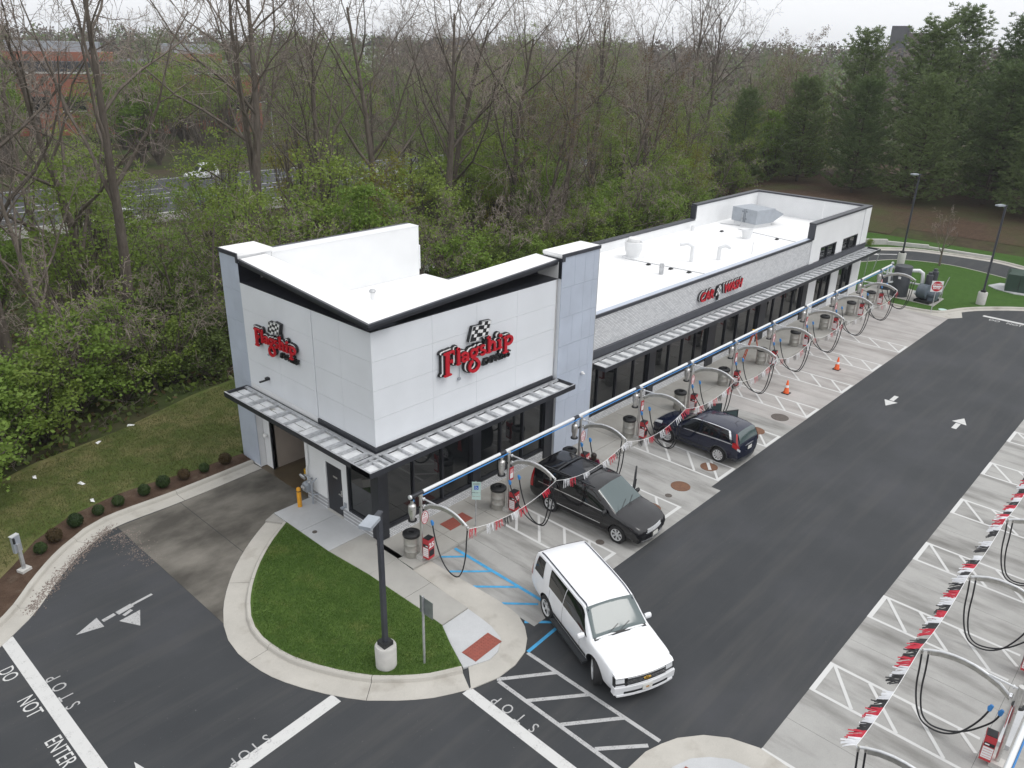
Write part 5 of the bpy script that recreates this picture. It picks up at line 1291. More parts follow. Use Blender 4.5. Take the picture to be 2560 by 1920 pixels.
MB().bb(-0.8, 0.9, -0.35, 1.3, 0.06, 1.35).add([(-0.8, -0.35, 1.35), (0.9, -0.35, 1.35), (0.9, 1.3, 1.35), (-0.8, 1.3, 1.35), (-0.6, -0.2, 1.5), (0.7, -0.2, 1.5), (0.7, 1.15, 1.5), (-0.6, 1.15, 1.5)], [(4, 5, 6, 7), (0, 1, 5, 4), (1, 2, 6, 5), (2, 3, 7, 6), (3, 0, 4, 7)]).build('cabinet', MT['green_box'], t)
MB().bb(-0.7, 1.0, -2.2, -0.45, 0.06, 1.45).build('cabinet', MT['green_box'], t)
for y in (0.45, -1.3): MB().bb(-0.83, -0.80, y - 0.02, y + 0.02, 0.2, 1.25).build('door_seam', MT['black'], t)
for i, (x, y, lab) in enumerate(((-5.8, 11.5, 'white scrap of litter in the rough lawn, nearest the shrub bed'), (-3.9, 14.6, 'white litter at the wood edge, left scrap'), (-2.2, 15.3, 'white litter at the wood edge, middle scrap'), (-6.0, 9.9, 'white scrap of litter lying on the mulch edge'), (-6.9, 13.3, 'white litter scrap on the lawn near the brush'))):
    r_ = random.Random(i); m = MB(); m.add([(-0.16, -0.05, 0.01), (0.14, -0.07, 0.03), (0.17, 0.06, 0.015), (-0.12, 0.08, 0.06), (0.0, 0.0, 0.09)], [(0, 1, 4), (1, 2, 4), (2, 3, 4), (3, 0, 4), (0, 3, 2, 1)])
    o = tag(m.build('litter', MT['litter'], None, 0, (x, y, 0.125)), lab, 'litter'); o.rotation_euler = (0, 0, r_.uniform(0, 6))
# ------------------------------------------------------------------ vehicles
def pchip(xs, ys, x):
    xs = np.asarray(xs, float); ys = np.asarray(ys, float); n = len(xs)
    h = np.diff(xs); dl = np.diff(ys) / h; d = np.zeros(n)
    for i in range(1, n - 1):
        if dl[i - 1] * dl[i] > 0:
            w1 = 2 * h[i] + h[i - 1]; w2 = h[i] + 2 * h[i - 1]; d[i] = (w1 + w2) / (w1 / dl[i - 1] + w2 / dl[i])
    d[0], d[-1] = dl[0], dl[-1]
    x = np.clip(x, xs[0], xs[-1]); i = np.clip(np.searchsorted(xs, x) - 1, 0, n - 2)
    t = (x - xs[i]) / h[i]
    return (ys[i] * (1 + 2 * t) * (1 - t) ** 2 + h[i] * d[i] * t * (1 - t) ** 2 + ys[i + 1] * t * t * (3 - 2 * t) + h[i] * d[i + 1] * t * t * (t - 1))
class Body:
    """x forward from the rear axle, y left, z up; rows: x, zb, w, zm, ws, zs, wu, zu, zc"""
    def __init__(s, rows, lin=()):
        rr_ = []
        for i, r_ in enumerate(rows):
            rr_.append(r_)
            if i in lin:
                for f_ in (0.08, 0.35, 0.65, 0.92): rr_.append(tuple(a + (b - a) * f_ for a, b in zip(r_, rows[i + 1])))
        s.rows = np.array(rr_, float); s.xs = s.rows[:, 0]
    def sec(s, x):
        zb, w, zm, ws, zs, wu, zu, zc = [float(pchip(s.xs, s.rows[:, k], np.array([x]))[0]) for k in range(1, 9)]
        return np.array([(0, zb), (w * 0.84, zb), (w * 0.965, zb + 0.16), (w, zm), (ws, zs), (wu, zu), (wu * 0.58, zu * 0.32 + zc * 0.68), (0, zc)])
    def pt(s, x, v):
        sg = 1.0
        if v > 7: v = 14 - v; sg = -1.0
        S = s.sec(x); k = np.arange(8)
        y = float(pchip(k, S[:, 0], np.array([v]))[0]); z = float(pchip(k, S[:, 1], np.array([v]))[0])
        return Vector((x, sg * y, z))
    def nrm(s, x, v):
        e = 0.01
        a = s.pt(min(x + e, s.xs[-1]), v) - s.pt(max(x - e, s.xs[0]), v); b = s.pt(x, v + e) - s.pt(x, max(0, v - e))
        n = a.cross(b)
        if n.length < 1e-9: return Vector((0, 0, 1))
        n.normalize()
        return n
    def patch(s, corners, off, nx, nv, name, mat, parent, th=0.0):
        """corners: (x,v) of four corners a b c d, bilinear"""
        m = MB(); vs = []
        (xa, va), (xb, vb), (xc, vc), (xd, vd) = corners
        for i in range(nx + 1):
            u = i / nx
            for j in range(nv + 1):
                t = j / nv
                x = (xa * (1 - u) + xb * u) * (1 - t) + (xd * (1 - u) + xc * u) * t; v = (va * (1 - u) + vb * u) * (1 - t) + (vd * (1 - u) + vc * u) * t
                p = s.pt(x, v); n = s.nrm(x, v)
                c = Vector((x, 0, p.z * 0.5 + 0.4)); 
                if n.dot(p - c) < 0: n = -n
                vs.append(p + n * off)
        fs = []
        for i in range(nx):
            for j in range(nv):
                a = i * (nv + 1) + j; fs.append((a, a + nv + 1, a + nv + 2, a + 1))
        # outward winding
        f0 = fs[len(fs) // 2]; q = [vs[k] for k in f0]; nn = (q[1] - q[0]).cross(q[2] - q[0])
        c = Vector((q[0].x, 0, q[0].z * 0.5 + 0.4))
        if nn.dot(q[0] - c) < 0: fs = [f[::-1] for f in fs]
        return m.add(vs, fs).build(name, mat, parent, 60)
    def both(s, corners, off, nx, nv, name, mat, parent):
        s.patch(corners, off, nx, nv, name, mat, parent)
        s.patch([(x, 14 - v) for x, v in corners], off, nx, nv, name, mat, parent)
    def shell(s, axles, ra, paint, parent, dark):
        X = np.unique(np.concatenate([np.linspace(s.xs[i], s.xs[i + 1], max(2, int((s.xs[i + 1] - s.xs[i]) / 0.11) + 1)) for i in range(len(s.xs) - 1)]))
        V = list(np.linspace(0, 7, 29)); ring = V + [14 - v for v in V[-2:0:-1]]
        m = MB(); vs = []
        for x in X:
            for v in ring: vs.append(s.pt(float(x), v))
        k = len(ring); fs = []
        for i in range(len(X) - 1):
            for j in range(k): fs.append((i * k + j, i * k + (j + 1) % k, (i + 1) * k + (j + 1) % k, (i + 1) * k + j))
        fs.append(tuple(range(k))[::-1]); fs.append(tuple(range((len(X) - 1) * k, len(X) * k)))
        body = m.add(vs, fs).build('body', [paint, dark])
        bm = bmesh.new(); bm.from_mesh(body.data); bmesh.ops.recalc_face_normals(bm, faces=bm.faces); bm.to_mesh(body.data); bm.free()
        W = s.rows[:, 2].max()
        c = MB()
        for ax in axles:
            for sg in (-1, 1): c.lathe([(ra, -0.18), (ra, 0.25)], 26, (ax, sg * (W - 0.04), ra * 0.86), Matrix.Rotation(R(90), 3, 'X'))
        cut = c.build('cut', dark)
        bm = bmesh.new(); bm.from_mesh(cut.data); bmesh.ops.recalc_face_normals(bm, faces=bm.faces); bm.to_mesh(cut.data); bm.free()
        md = body.modifiers.new('b', 'BOOLEAN'); md.operation = 'DIFFERENCE'; md.object = cut; md.solver = 'EXACT'
        dg = bpy.context.evaluated_depsgraph_get()
        me = bpy.data.meshes.new_from_object(body.evaluated_get(dg))
        body.modifiers.clear(); old = body.data; body.data = me; bpy.data.meshes.remove(old); bpy.data.objects.remove(cut)
        me.materials.clear(); me.materials.append(paint); me.materials.append(dark)
        mi = []
        for p in me.polygons:
            c_ = p.center; dk = 0
            for ax in axles:
                if math.hypot(c_.x - ax, c_.z - ra * 0.86) < ra * 1.002 and abs(c_.y) < W - 0.06 and abs(c_.y) > W - 0.32: dk = 1
            if c_.z < 0.34 and abs(c_.y) < W * 0.8: dk = 1
            mi.append(dk)
        me.polygons.foreach_set('material_index', mi); me.polygons.foreach_set('use_smooth', [True] * len(mi)); me.set_sharp_from_angle(angle=R(32)); me.update()
        body.parent = parent
        return body
def wheel_part(t, ax, y, r, w, spokes, steer=0.0, rimmat=None):
    sg = 1 if y > 0 else -1
    M = Matrix.Rotation(steer, 3, 'Z') @ Matrix.Rotation(R(-90) * sg, 3, 'X')     # local z -> outward
    c = Vector((ax, y, r))
    tyre = MB().lathe([(r * 0.60, -w * 0.5), (r * 0.93, -w * 0.5), (r, -w * 0.36), (r, w * 0.36), (r * 0.95, w * 0.48), (r * 0.70, w * 0.5), (r * 0.66, w * 0.40), (r * 0.2, w * 0.18), (0.0001, w * 0.18)], 30, c, M).build('wheel', MT['rubber'], t, 35)
    m = MB()
    m.lathe([(r * 0.585, w * 0.34), (r * 0.68, w * 0.50), (r * 0.60, w * 0.46), (r * 0.585, w * 0.34)], 30, c, M, close=False)
    m.lathe([(r * 0.17, w * 0.2), (r * 0.17, w * 0.42), (r * 0.08, w * 0.46), (0.0001, w * 0.46)], 12, c, M)
    for k in range(spokes):
        a = 2 * math.pi * k / spokes + 0.2
        for da in (-0.10, 0.10):
            d = Vector((math.cos(a + da), math.sin(a + da), 0)); n = Vector((-d.y, d.x, 0)) * r * 0.052
            q = [d * r * 0.12 - n * 0.7, d * r * 0.62 - n, d * r * 0.62 + n, d * r * 0.12 + n * 0.7]
            m.add([M @ (p + Vector((0, 0, w * 0.40))) + c for p in q] + [M @ (p + Vector((0, 0, w * 0.25))) + c for p in q], [(0, 1, 2, 3), (0, 4, 5, 1), (2, 6, 7, 3)])
    m.build('rim', rimmat or MT['alu'], tyre, 30)
def curved(t, name, mat, xn, k, y0, y1, z0, z1, th=0.03, lean=0.0, n=14, parent=None, zc=None):
    m = MB(); vs = []; sg = 1 if th > 0 else -1
    for i in range(n + 1):
        y = y0 + (y1 - y0) * i / n; x = xn - k * y * y * sg
        vs += [(x, y, z0), (x - lean, y, z1), (x - th, y, z0), (x - lean - th, y, z1)]
    fs = []
    for i in range(n):
        a = i * 4; b = a + 4
        F = [(a, b, b + 1, a + 1), (a + 1, b + 1, b + 3, a + 3), (a, a + 2, b + 2, b)]
        fs += F if sg > 0 else [f[::-1] for f in F]
    fs += [(0, 1, 3, 2), (n * 4, n * 4 + 2, n * 4 + 3, n * 4 + 1)]
    return m.add(vs, fs).build(name, mat, parent or t, 40)
def mirrors(t, x, y, z, mat):
    for sg in (-1, 1):
        m = MB().lathe([(0.02, -0.12), (0.085, -0.10), (0.10, 0.0), (0.085, 0.10), (0.02, 0.12)], 12, (x, sg * (y + 0.14), z + 0.03), Matrix.Rotation(R(90), 3, 'X') @ Matrix.Diagonal((0.75, 1.0, 1.0)))
        o = m.build('mirror', mat, t, 50); MB().tube([(x, sg * (y - 0.05), z - 0.04), (x, sg * (y + 0.06), z - 0.02)], 0.03, 6).build('mirror_arm', MT['black'], o)
def seam(bd, x, v0, v1, t): bd.both([(x - 0.006, v0), (x + 0.006, v0), (x + 0.006, v1), (x - 0.006, v1)], 0.002, 1, 8, 'door_seam', MT['black'], t)
def strip(bd, x0, x1, v0, v1, off, name, mat, t, n=16): bd.both([(x0, v0), (x1, v0), (x1, v1), (x0, v1)], off, n, 1, name, mat, t)

# --- white full-size vehicle
t = thing('white_suv', 'large white sport utility vehicle turning out of the first bay', 'car', (2.03, -7.18, 0.0), R(-112.8))
bd = Body([(-1.20, .50, .86, .72, .84, .95, .78, 1.00, 1.02), (-1.14, .44, .96, .75, .94, 1.10, .86, 1.25, 1.28), (-1.00, .40, .99, .78, .98, 1.14, .84, 1.76, 1.81), (-.6, .36, 1.01, .8, .99, 1.16, .83, 1.83, 1.885), (.6, .32, 1.02, .8, 1.0, 1.17, .83, 1.84, 1.90), (1.5, .32, 1.02, .8, 1.0, 1.16, .82, 1.82, 1.885), (1.92, .32, 1.02, .8, .995, 1.15, .79, 1.785, 1.855), (2.66, .32, 1.015, .8, .985, 1.13, .90, 1.175, 1.215), (3.2, .33, 1.01, .8, .96, 1.10, .82, 1.145, 1.175), (3.72, .36, .99, .78, .94, 1.04, .78, 1.08, 1.105), (3.88, .38, .93, .75, .87, .98, .73, 1.03, 1.055), (3.95, .44, .82, .70, .76, .90, .62, .95, .97)], (6,))
bd.shell((0.0, 2.95), 0.47, MT['paint_white'], t, MT['black'])
steer = R(-24)
for ax, st_ in ((0.0, 0.0), (2.95, steer)):
    for sg in (-1, 1): wheel_part(t, ax, sg * 0.88, 0.40, 0.27, 5, st_)
bd.patch([(1.955, 5.10), (2.62, 5.10), (2.62, 8.90), (1.955, 8.90)], 0.014, 18, 36, 'windscreen', MT['car_screen'], t)
bd.patch([(-1.005, 5.2), (-1.125, 5.3), (-1.125, 8.7), (-1.005, 8.8)], 0.014, 6, 24, 'rear_window', MT['car_glass'], t)
bd.both([(1.02, 4.14), (2.48, 4.14), (2.06, 4.86), (1.06, 4.88)], 0.005, 10, 4, 'side_window', MT['car_glass'], t)
bd.both([(0.10, 4.16), (0.99, 4.16), (1.03, 4.86), (0.02, 4.86)], 0.005, 8, 4, 'side_window', MT['car_glass'], t)
bd.both([(-0.90, 4.18), (-0.30, 4.16), (-0.38, 4.86), (-0.82, 4.84)], 0.005, 6, 4, 'side_window', MT['car_glass'], t)
strip(bd, -0.85, 2.05, 5.22, 5.34, 0.022, 'roof_rail', MT['paint_navy'], t)
strip(bd, 0.38, 2.48, 2.05, 2.45, 0.012, 'sill_trim', MT['cladding'], t)
for x in (1.03, 2.12): seam(bd, x, 2.3, 4.05, t)
seam(bd, 0.18, 3.0, 4.05, t)
for x in (0.35, 1.18): bd.both([(x, 3.72), (x + 0.2, 3.72), (x + 0.2, 3.80), (x, 3.80)], 0.03, 2, 1, 'handle', MT['paint_white'], t)
for sg in (-1, 1): MB().bb(0.45, 2.48, sg * 1.0 - 0.09, sg * 1.0 + 0.09, 0.28, 0.35).build('running_board', MT['cladding'], t)
curved(t, 'front_bumper', MT['paint_white'], 4.13, 0.13, -0.97, 0.97, 0.42, 0.66, 0.16, -0.02)
curved(t, 'hood_edge', MT['paint_white'], 4.09, 0.13, -0.93, 0.93, 0.94, 1.0, 0.16, 0.08)
curved(t, 'grille', MT['black'], 4.085, 0.12, -0.62, 0.62, 0.66, 0.94, 0.05)
for z in (0.68, 0.74, 0.83, 0.895): curved(t, 'grille_bar', MT['chrome'], 4.11, 0.12, -0.60, 0.60, z, z + 0.033, 0.03)
MB().prism([(-0.11, -0.02), (-0.04, -0.02), (-0.04, -0.045), (0.04, -0.045), (0.04, -0.02), (0.11, -0.02), (0.11, 0.02), (0.04, 0.02), (0.04, 0.045), (-0.04, 0.045), (-0.04, 0.02), (-0.11, 0.02)], 0, 0.012)
eb = MB().prism([(-0.11, -0.02), (-0.04, -0.02), (-0.04, -0.045), (0.04, -0.045), (0.04, -0.02), (0.11, -0.02), (0.11, 0.02), (0.04, 0.02), (0.04, 0.045), (-0.04, 0.045), (-0.04, 0.02), (-0.11, 0.02)], 0, 0.012)
fm = frame((4.118, 0, 0.80), (0, 1, 0), (0, 0, 1)); eb.v = [tuple(fm @ Vector(v)) for v in eb.v]; eb.build('badge', MT['gold'], t)
for sg in (-1, 1):
    a, b = (0.62, 0.95) if sg > 0 else (-0.95, -0.62)
    hl = curved(t, 'headlight', MT['black'], 4.083, 0.13, a, b, 0.66, 0.93, 0.10, 0.03, 6)
    curved(t, 'headlight_lens', MT['lamp_clear'], 4.10, 0.13, a + 0.03, b - 0.06, 0.78, 0.90, 0.03, 0.02, 5, hl); curved(t, 'lamp_strip', MT['chrome'], 4.10, 0.13, a + 0.02, b - 0.05, 0.68, 0.71, 0.03, 0.0, 5, hl)
    bd.patch([(-1.16, 3.6 if sg > 0 else 10.4), (-1.02, 3.6 if sg > 0 else 10.4), (-1.04, 4.9 if sg > 0 else 9.1), (-1.12, 4.5 if sg > 0 else 9.5)], 0.01, 3, 6, 'tail_light', MT['lamp_red'], t)
curved(t, 'lower_grille', MT['black'], 4.142, 0.13, -0.70, 0.70, 0.44, 0.51, 0.03)
curved(t, 'lip', MT['paint_white'], 4.15, 0.13, -0.9, 0.9, 0.36, 0.42, 0.18)
MB().bb(4.15, 4.165, -0.155, 0.155, 0.47, 0.62).build('number_plate', MT['plate'], t); MB().bb(4.164, 4.168, -0.05, 0.05, 0.51, 0.56).build('plate_mark', MT['plate_art'], t)
mirrors(t, 2.34, 0.98, 1.16, MT['paint_white'])
for y0, y1 in ((-0.55, 0.0), (0.05, 0.60)): MB().tube([bd.pt(2.62, 7 - y0 * 1.2) + Vector((0, 0, 0.02)), bd.pt(2.50, 7 - y1 * 1.2) + Vector((0, 0, 0.025))], 0.012, 4).build('wiper', MT['black'], t)
strip(bd, 2.62, 2.70, 5.2, 7.0, 0.006, 'cowl', MT['black'], t, 3)

# --- black minivan
t = thing('black_minivan', 'glossy black minivan in the second bay with far front door open', 'car', (6.90, -2.83, 0.0), R(-88.5))
bd = Body([(-1.08, .46, .80, .66, .78, .86, .72, .90, .92), (-1.02, .38, .94, .68, .92, 1.02, .86, 1.14, 1.17), (-.88, .34, .98, .72, .96, 1.06, .82, 1.64, 1.69), (-.5, .28, .99, .72, .975, 1.07, .81, 1.71, 1.765), (.6, .24, 1.0, .72, .98, 1.06, .81, 1.73, 1.785), (1.5, .24, 1.0, .72, .98, 1.04, .80, 1.71, 1.775), (1.98, .24, 1.0, .72, .975, 1.02, .77, 1.66, 1.735), (2.92, .25, .99, .70, .95, .99, .85, 1.06, 1.12), (3.4, .27, .97, .70, .90, .95, .74, .98, 1.03), (3.8, .30, .93, .66, .82, .86, .66, .88, .92), (3.95, .33, .88, .62, .76, .78, .58, .80, .83), (4.02, .38, .80, .56, .66, .68, .5, .71, .73)], (6,))
bd.shell((0.0, 3.08), 0.40, MT['paint_black'], t, MT['black'])
for ax in (0.0, 3.08):
    for sg in (-1, 1): wheel_part(t, ax, sg * 0.87, 0.345, 0.23, 7)
bd.patch([(2.02, 5.08), (2.88, 5.12), (2.88, 8.88), (2.02, 8.92)], 0.014, 18, 36, 'windscreen', MT['car_screen'], t)
bd.patch([(-0.85, 5.15), (-1.005, 5.25), (-1.005, 8.75), (-0.85, 8.85)], 0.014, 6, 24, 'rear_window', MT['car_glass'], t)
bd.both([(1.45, 4.16), (2.62, 4.18), (2.10, 4.84), (1.48, 4.86)], 0.005, 8, 4, 'side_window', MT['car_glass'], t)
bd.both([(0.42, 4.16), (1.36, 4.16), (1.38, 4.86), (0.40, 4.86)], 0.005, 8, 4, 'side_window', MT['car_glass'], t)
bd.both([(-0.72, 4.2), (0.33, 4.16), (0.30, 4.86), (-0.60, 4.84)], 0.005, 8, 4, 'side_window', MT['car_glass'], t)
strip(bd, -0.6, 2.55, 4.04, 4.10, 0.008, 'belt_chrome', MT['chrome'], t); strip(bd, 0.35, 2.35, 2.42, 2.52, 0.012, 'side_moulding', MT['chrome'], t)
for x in (0.40, 1.41, 2.45): seam(bd, x, 2.3, 4.03, t)
strip(bd, -0.5, 1.85, 5.16, 5.30, 0.02, 'roof_rail', MT['cladding'], t)
for x in (0.1, 1.15): bd.patch([(x, 5.3), (x + 0.07, 5.3), (x + 0.07, 8.7), (x, 8.7)], 0.045, 1, 14, 'roof_bar', MT['cladding'], t)
for x in (0.55, 1.55): bd.both([(x, 3.74), (x + 0.2, 3.74), (x + 0.2, 3.82), (x, 3.82)], 0.03, 2, 1, 'handle', MT['paint_black'], t)
curved(t, 'front_bumper', MT['paint_black'], 4.10, 0.26, -0.86, 0.86, 0.28, 0.58, 0.2, 0.02)
curved(t, 'grille', MT['chrome'], 4.09, 0.24, -0.46, 0.46, 0.56, 0.76, 0.06, 0.05)
for z in (0.60, 0.64, 0.68, 0.72): curved(t, 'grille_bar', MT['alu'], 4.10 - (z - 0.56) * 0.2, 0.24, -0.43, 0.43, z, z + 0.012, 0.02)
curved(t, 'hood_edge', MT['paint_black'], 4.05, 0.26, -0.62, 0.62, 0.755, 0.80, 0.14, 0.06)
for sg in (-1, 1):
    a, b = (0.46, 0.86) if sg > 0 else (-0.86, -0.46)
    hl = curved(t, 'headlight', MT['lamp_clear'], 4.085, 0.26, a, b, 0.58, 0.75, 0.14, 0.05, 6)
    c0, c1 = (0.76, 0.87) if sg > 0 else (-0.87, -0.76)
    curved(t, 'indicator', MT['lamp_amber'], 4.093, 0.26, c0, c1, 0.60, 0.74, 0.12, 0.05, 3, hl)
    bd.patch([(-1.04, 3.3 if sg > 0 else 10.7), (-0.84, 3.3 if sg > 0 else 10.7), (-0.86, 4.75 if sg > 0 else 9.25), (-0.98, 4.5 if sg > 0 else 9.5)], 0.012, 4, 6, 'tail_light', MT['lamp_red'], t)
curved(t, 'lower_trim', MT['chrome'], 4.115, 0.26, -0.7, 0.7, 0.30, 0.325, 0.03)
MB().bb(4.09, 4.11, -0.155, 0.155, 0.38, 0.52).build('number_plate', MT['plate'], t)
mirrors(t, 2.55, 0.95, 1.06, MT['black'])
for y0, y1 in ((-0.62, 0.02), (0.06, 0.62)): MB().tube([bd.pt(2.90, 7 - y0 * 1.5) + Vector((0, 0, 0.025)), bd.pt(2.74, 7 - y1 * 1.5) + Vector((0, 0, 0.03))], 0.012, 4).build('wiper', MT['black'], t)
strip(bd, 2.88, 2.97, 5.1, 7.0, 0.006, 'cowl', MT['black'], t, 3)
MB().tube([(2.95, -0.72, 1.05), (2.9, -0.74, 1.35)], 0.006, 4).build('aerial', MT['black'], t)
def open_door(t, hx, hy, ang, L, zb, zs, zt, paint, name='open_door', taper=0.5):
    """swung about a vertical hinge at (hx,hy); door extends backwards when closed"""
    sg = 1 if hy > 0 else -1
    Mx = Matrix.Translation((hx, hy, 0)) @ Matrix.Rotation(ang * sg * -1, 4, 'Z')
    d = MB(); d.bb(-L, 0.0, -0.06, 0.06, zb, zs); d.v = [tuple(Mx @ Vector(v)) for v in d.v]; o = d.build(name, paint, t)
    f = MB(); fr = [(0.0, zs), (-taper, zt), (-L + 0.02, zt), (-L + 0.02, zs)]
    f.tube([(x, 0, z) for x, z in fr], 0.03, 6); f.v = [tuple(Mx @ Vector(v)) for v in f.v]; f.build('window_frame', MT['black'], o)
    gl = MB(); gl.add([(x, 0.008, z) for x, z in fr] + [(x, -0.008, z) for x, z in fr], [(0, 1, 2, 3), (7, 6, 5, 4)]); gl.v = [tuple(Mx @ Vector(v)) for v in gl.v]; gl.build('door_glass', MT['car_screen'], o)
open_door(t, 2.45, 0.97, R(62), 1.02, 0.30, 1.04, 1.60, MT['paint_black'])

# --- navy compact crossover
t = thing('navy_crossover', 'dark blue crossover parked nose to the building with far doors open', 'car', (15.02, -5.46, 0.0), R(89.0))
bd = Body([(-.94, .46, .74, .66, .73, .88, .66, .94, .96), (-.88, .40, .86, .70, .85, 1.0, .78, 1.10, 1.13), (-.66, .34, .90, .72, .88, 1.05, .71, 1.50, 1.56), (-.3, .28, .91, .72, .895, 1.05, .70, 1.58, 1.64), (.5, .25, .91, .72, .895, 1.03, .70, 1.61, 1.67), (1.1, .25, .91, .72, .89, 1.0, .69, 1.59, 1.655), (1.45, .25, .91, .72, .885, .99, .67, 1.545, 1.615), (2.26, .26, .905, .70, .865, .95, .78, 1.02, 1.07), (2.7, .28, .90, .70, .84, .93, .70, .98, 1.02), (3.15, .30, .87, .68, .80, .86, .64, .90, .94), (3.42, .33, .80, .62, .72, .76, .56, .79, .82), (3.52, .40, .70, .55, .60, .64, .46, .67, .69)], (6,))
bd.shell((0.0, 2.62), 0.405, MT['paint_navy'], t, MT['black'])
for ax in (0.0, 2.62):
    for sg in (-1, 1): wheel_part(t, ax, sg * 0.80, 0.355, 0.225, 10)
bd.patch([(1.48, 5.08), (2.22, 5.12), (2.22, 8.88), (1.48, 8.92)], 0.014, 18, 36, 'windscreen', MT['car_glass'], t)
bd.patch([(-0.655, 5.12), (-0.875, 5.2), (-0.875, 8.8), (-0.655, 8.88)], 0.014, 6, 24, 'rear_window', MT['car_screen'], t)
bd.both([(1.02, 4.16), (2.0, 4.18), (1.58, 4.84), (1.04, 4.86)], 0.005, 8, 4, 'side_window', MT['car_glass'], t)
bd.both([(0.15, 4.16), (0.95, 4.16), (0.97, 4.86), (0.10, 4.86)], 0.005, 8, 4, 'side_window', MT['car_glass'], t)
bd.both([(-0.52, 4.26), (0.08, 4.16), (0.03, 4.86), (-0.30, 4.80)], 0.005, 6, 4, 'side_window', MT['car_glass'], t)
strip(bd, -0.60, 2.0, 4.02, 4.10, 0.008, 'belt_chrome', MT['chrome'], t); strip(bd, -0.28, 1.62, 4.90, 4.97, 0.008, 'belt_chrome', MT['chrome'], t)
bd.both([(-0.62, 4.05), (-0.52, 4.05), (-0.26, 4.93), (-0.36, 4.93)], 0.009, 1, 5, 'belt_chrome', MT['chrome'], t)
for x in (0.12, 0.99, 1.95): seam(bd, x, 2.3, 4.0, t)
strip(bd, 0.36, 2.25, 2.0, 2.35, 0.010, 'sill_trim', MT['cladding'], t)
for ax in (0.0, 2.62):
    for sg in (-1, 1): MB().tube([(ax + 0.43 * math.cos(a), sg * 0.895, 0.35 + 0.43 * math.sin(a)) for a in np.linspace(R(-5), R(185), 20)], 0.035, 5).build('arch_trim', MT['cladding'], t, 60)
for x in (0.25, 1.08): bd.both([(x, 3.74), (x + 0.18, 3.74), (x + 0.18, 3.82), (x, 3.82)], 0.03, 2, 1, 'handle', MT['paint_navy'], t)
curved(t, 'rear_bumper', MT['paint_navy'], -0.98, 0.22, -0.84, 0.84, 0.44, 0.70, -0.2); curved(t, 'rear_trim', MT['cladding'], -0.985, 0.22, -0.84, 0.84, 0.28, 0.44, -0.2); curved(t, 'rear_chrome', MT['chrome'], -1.0, 0.22, -0.5, 0.5, 0.30, 0.325, -0.03); curved(t, 'tailgate_chrome', MT['chrome'], -0.96, 0.16, -0.56, 0.56, 0.92, 0.965, -0.05)
MB().bb(-0.985, -0.97, -0.155, 0.155, 0.73, 0.88).build('number_plate', MT['plate'], t)
for sg in (-1, 1):
    f = lambda v: v if sg > 0 else 14 - v
    tl = bd.patch([(-0.90, f(3.5)), (-0.60, f(3.75)), (-0.60, f(4.2)), (-0.90, f(4.35))], 0.012, 4, 4, 'tail_light', MT['lamp_red'], t)
    bd.patch([(-0.89, f(4.3)), (-0.76, f(4.2)), (-0.62, f(5.0)), (-0.68, f(5.05))], 0.013, 3, 6, 'tail_light', MT['lamp_red'], t); bd.patch([(-0.93, f(3.45)), (-0.84, f(3.5)), (-0.84, f(3.8)), (-0.93, f(3.8))], 0.016, 2, 2, 'reverse_lamp', MT['lamp_clear'], tl)
    bd.patch([(2.95, f(3.5)), (3.40, f(3.6)), (3.36, f(4.5)), (2.95, f(4.3))], 0.008, 5, 4, 'headlight', MT['lamp_clear'], t)
curved(t, 'front_bumper', MT['paint_navy'], 3.60, 0.28, -0.78, 0.78, 0.30, 0.58, 0.2, 0.02); curved(t, 'grille', MT['chrome'], 3.575, 0.26, -0.5, 0.5, 0.58, 0.72, 0.06, 0.05)
mirrors(t, 1.92, 0.87, 1.02, MT['paint_navy'])
MB().tube([(-0.15, 0, 1.63), (-0.32, 0, 1.80)], 0.008, 4).build('aerial', MT['black'], t)
open_door(t, 1.95, -0.88, R(60), 0.98, 0.32, 1.0, 1.50, MT['paint_navy'], taper=0.42); open_door(t, 0.98, -0.88, R(62), 0.86, 0.32, 1.03, 1.50, MT['paint_navy'], taper=0.12)

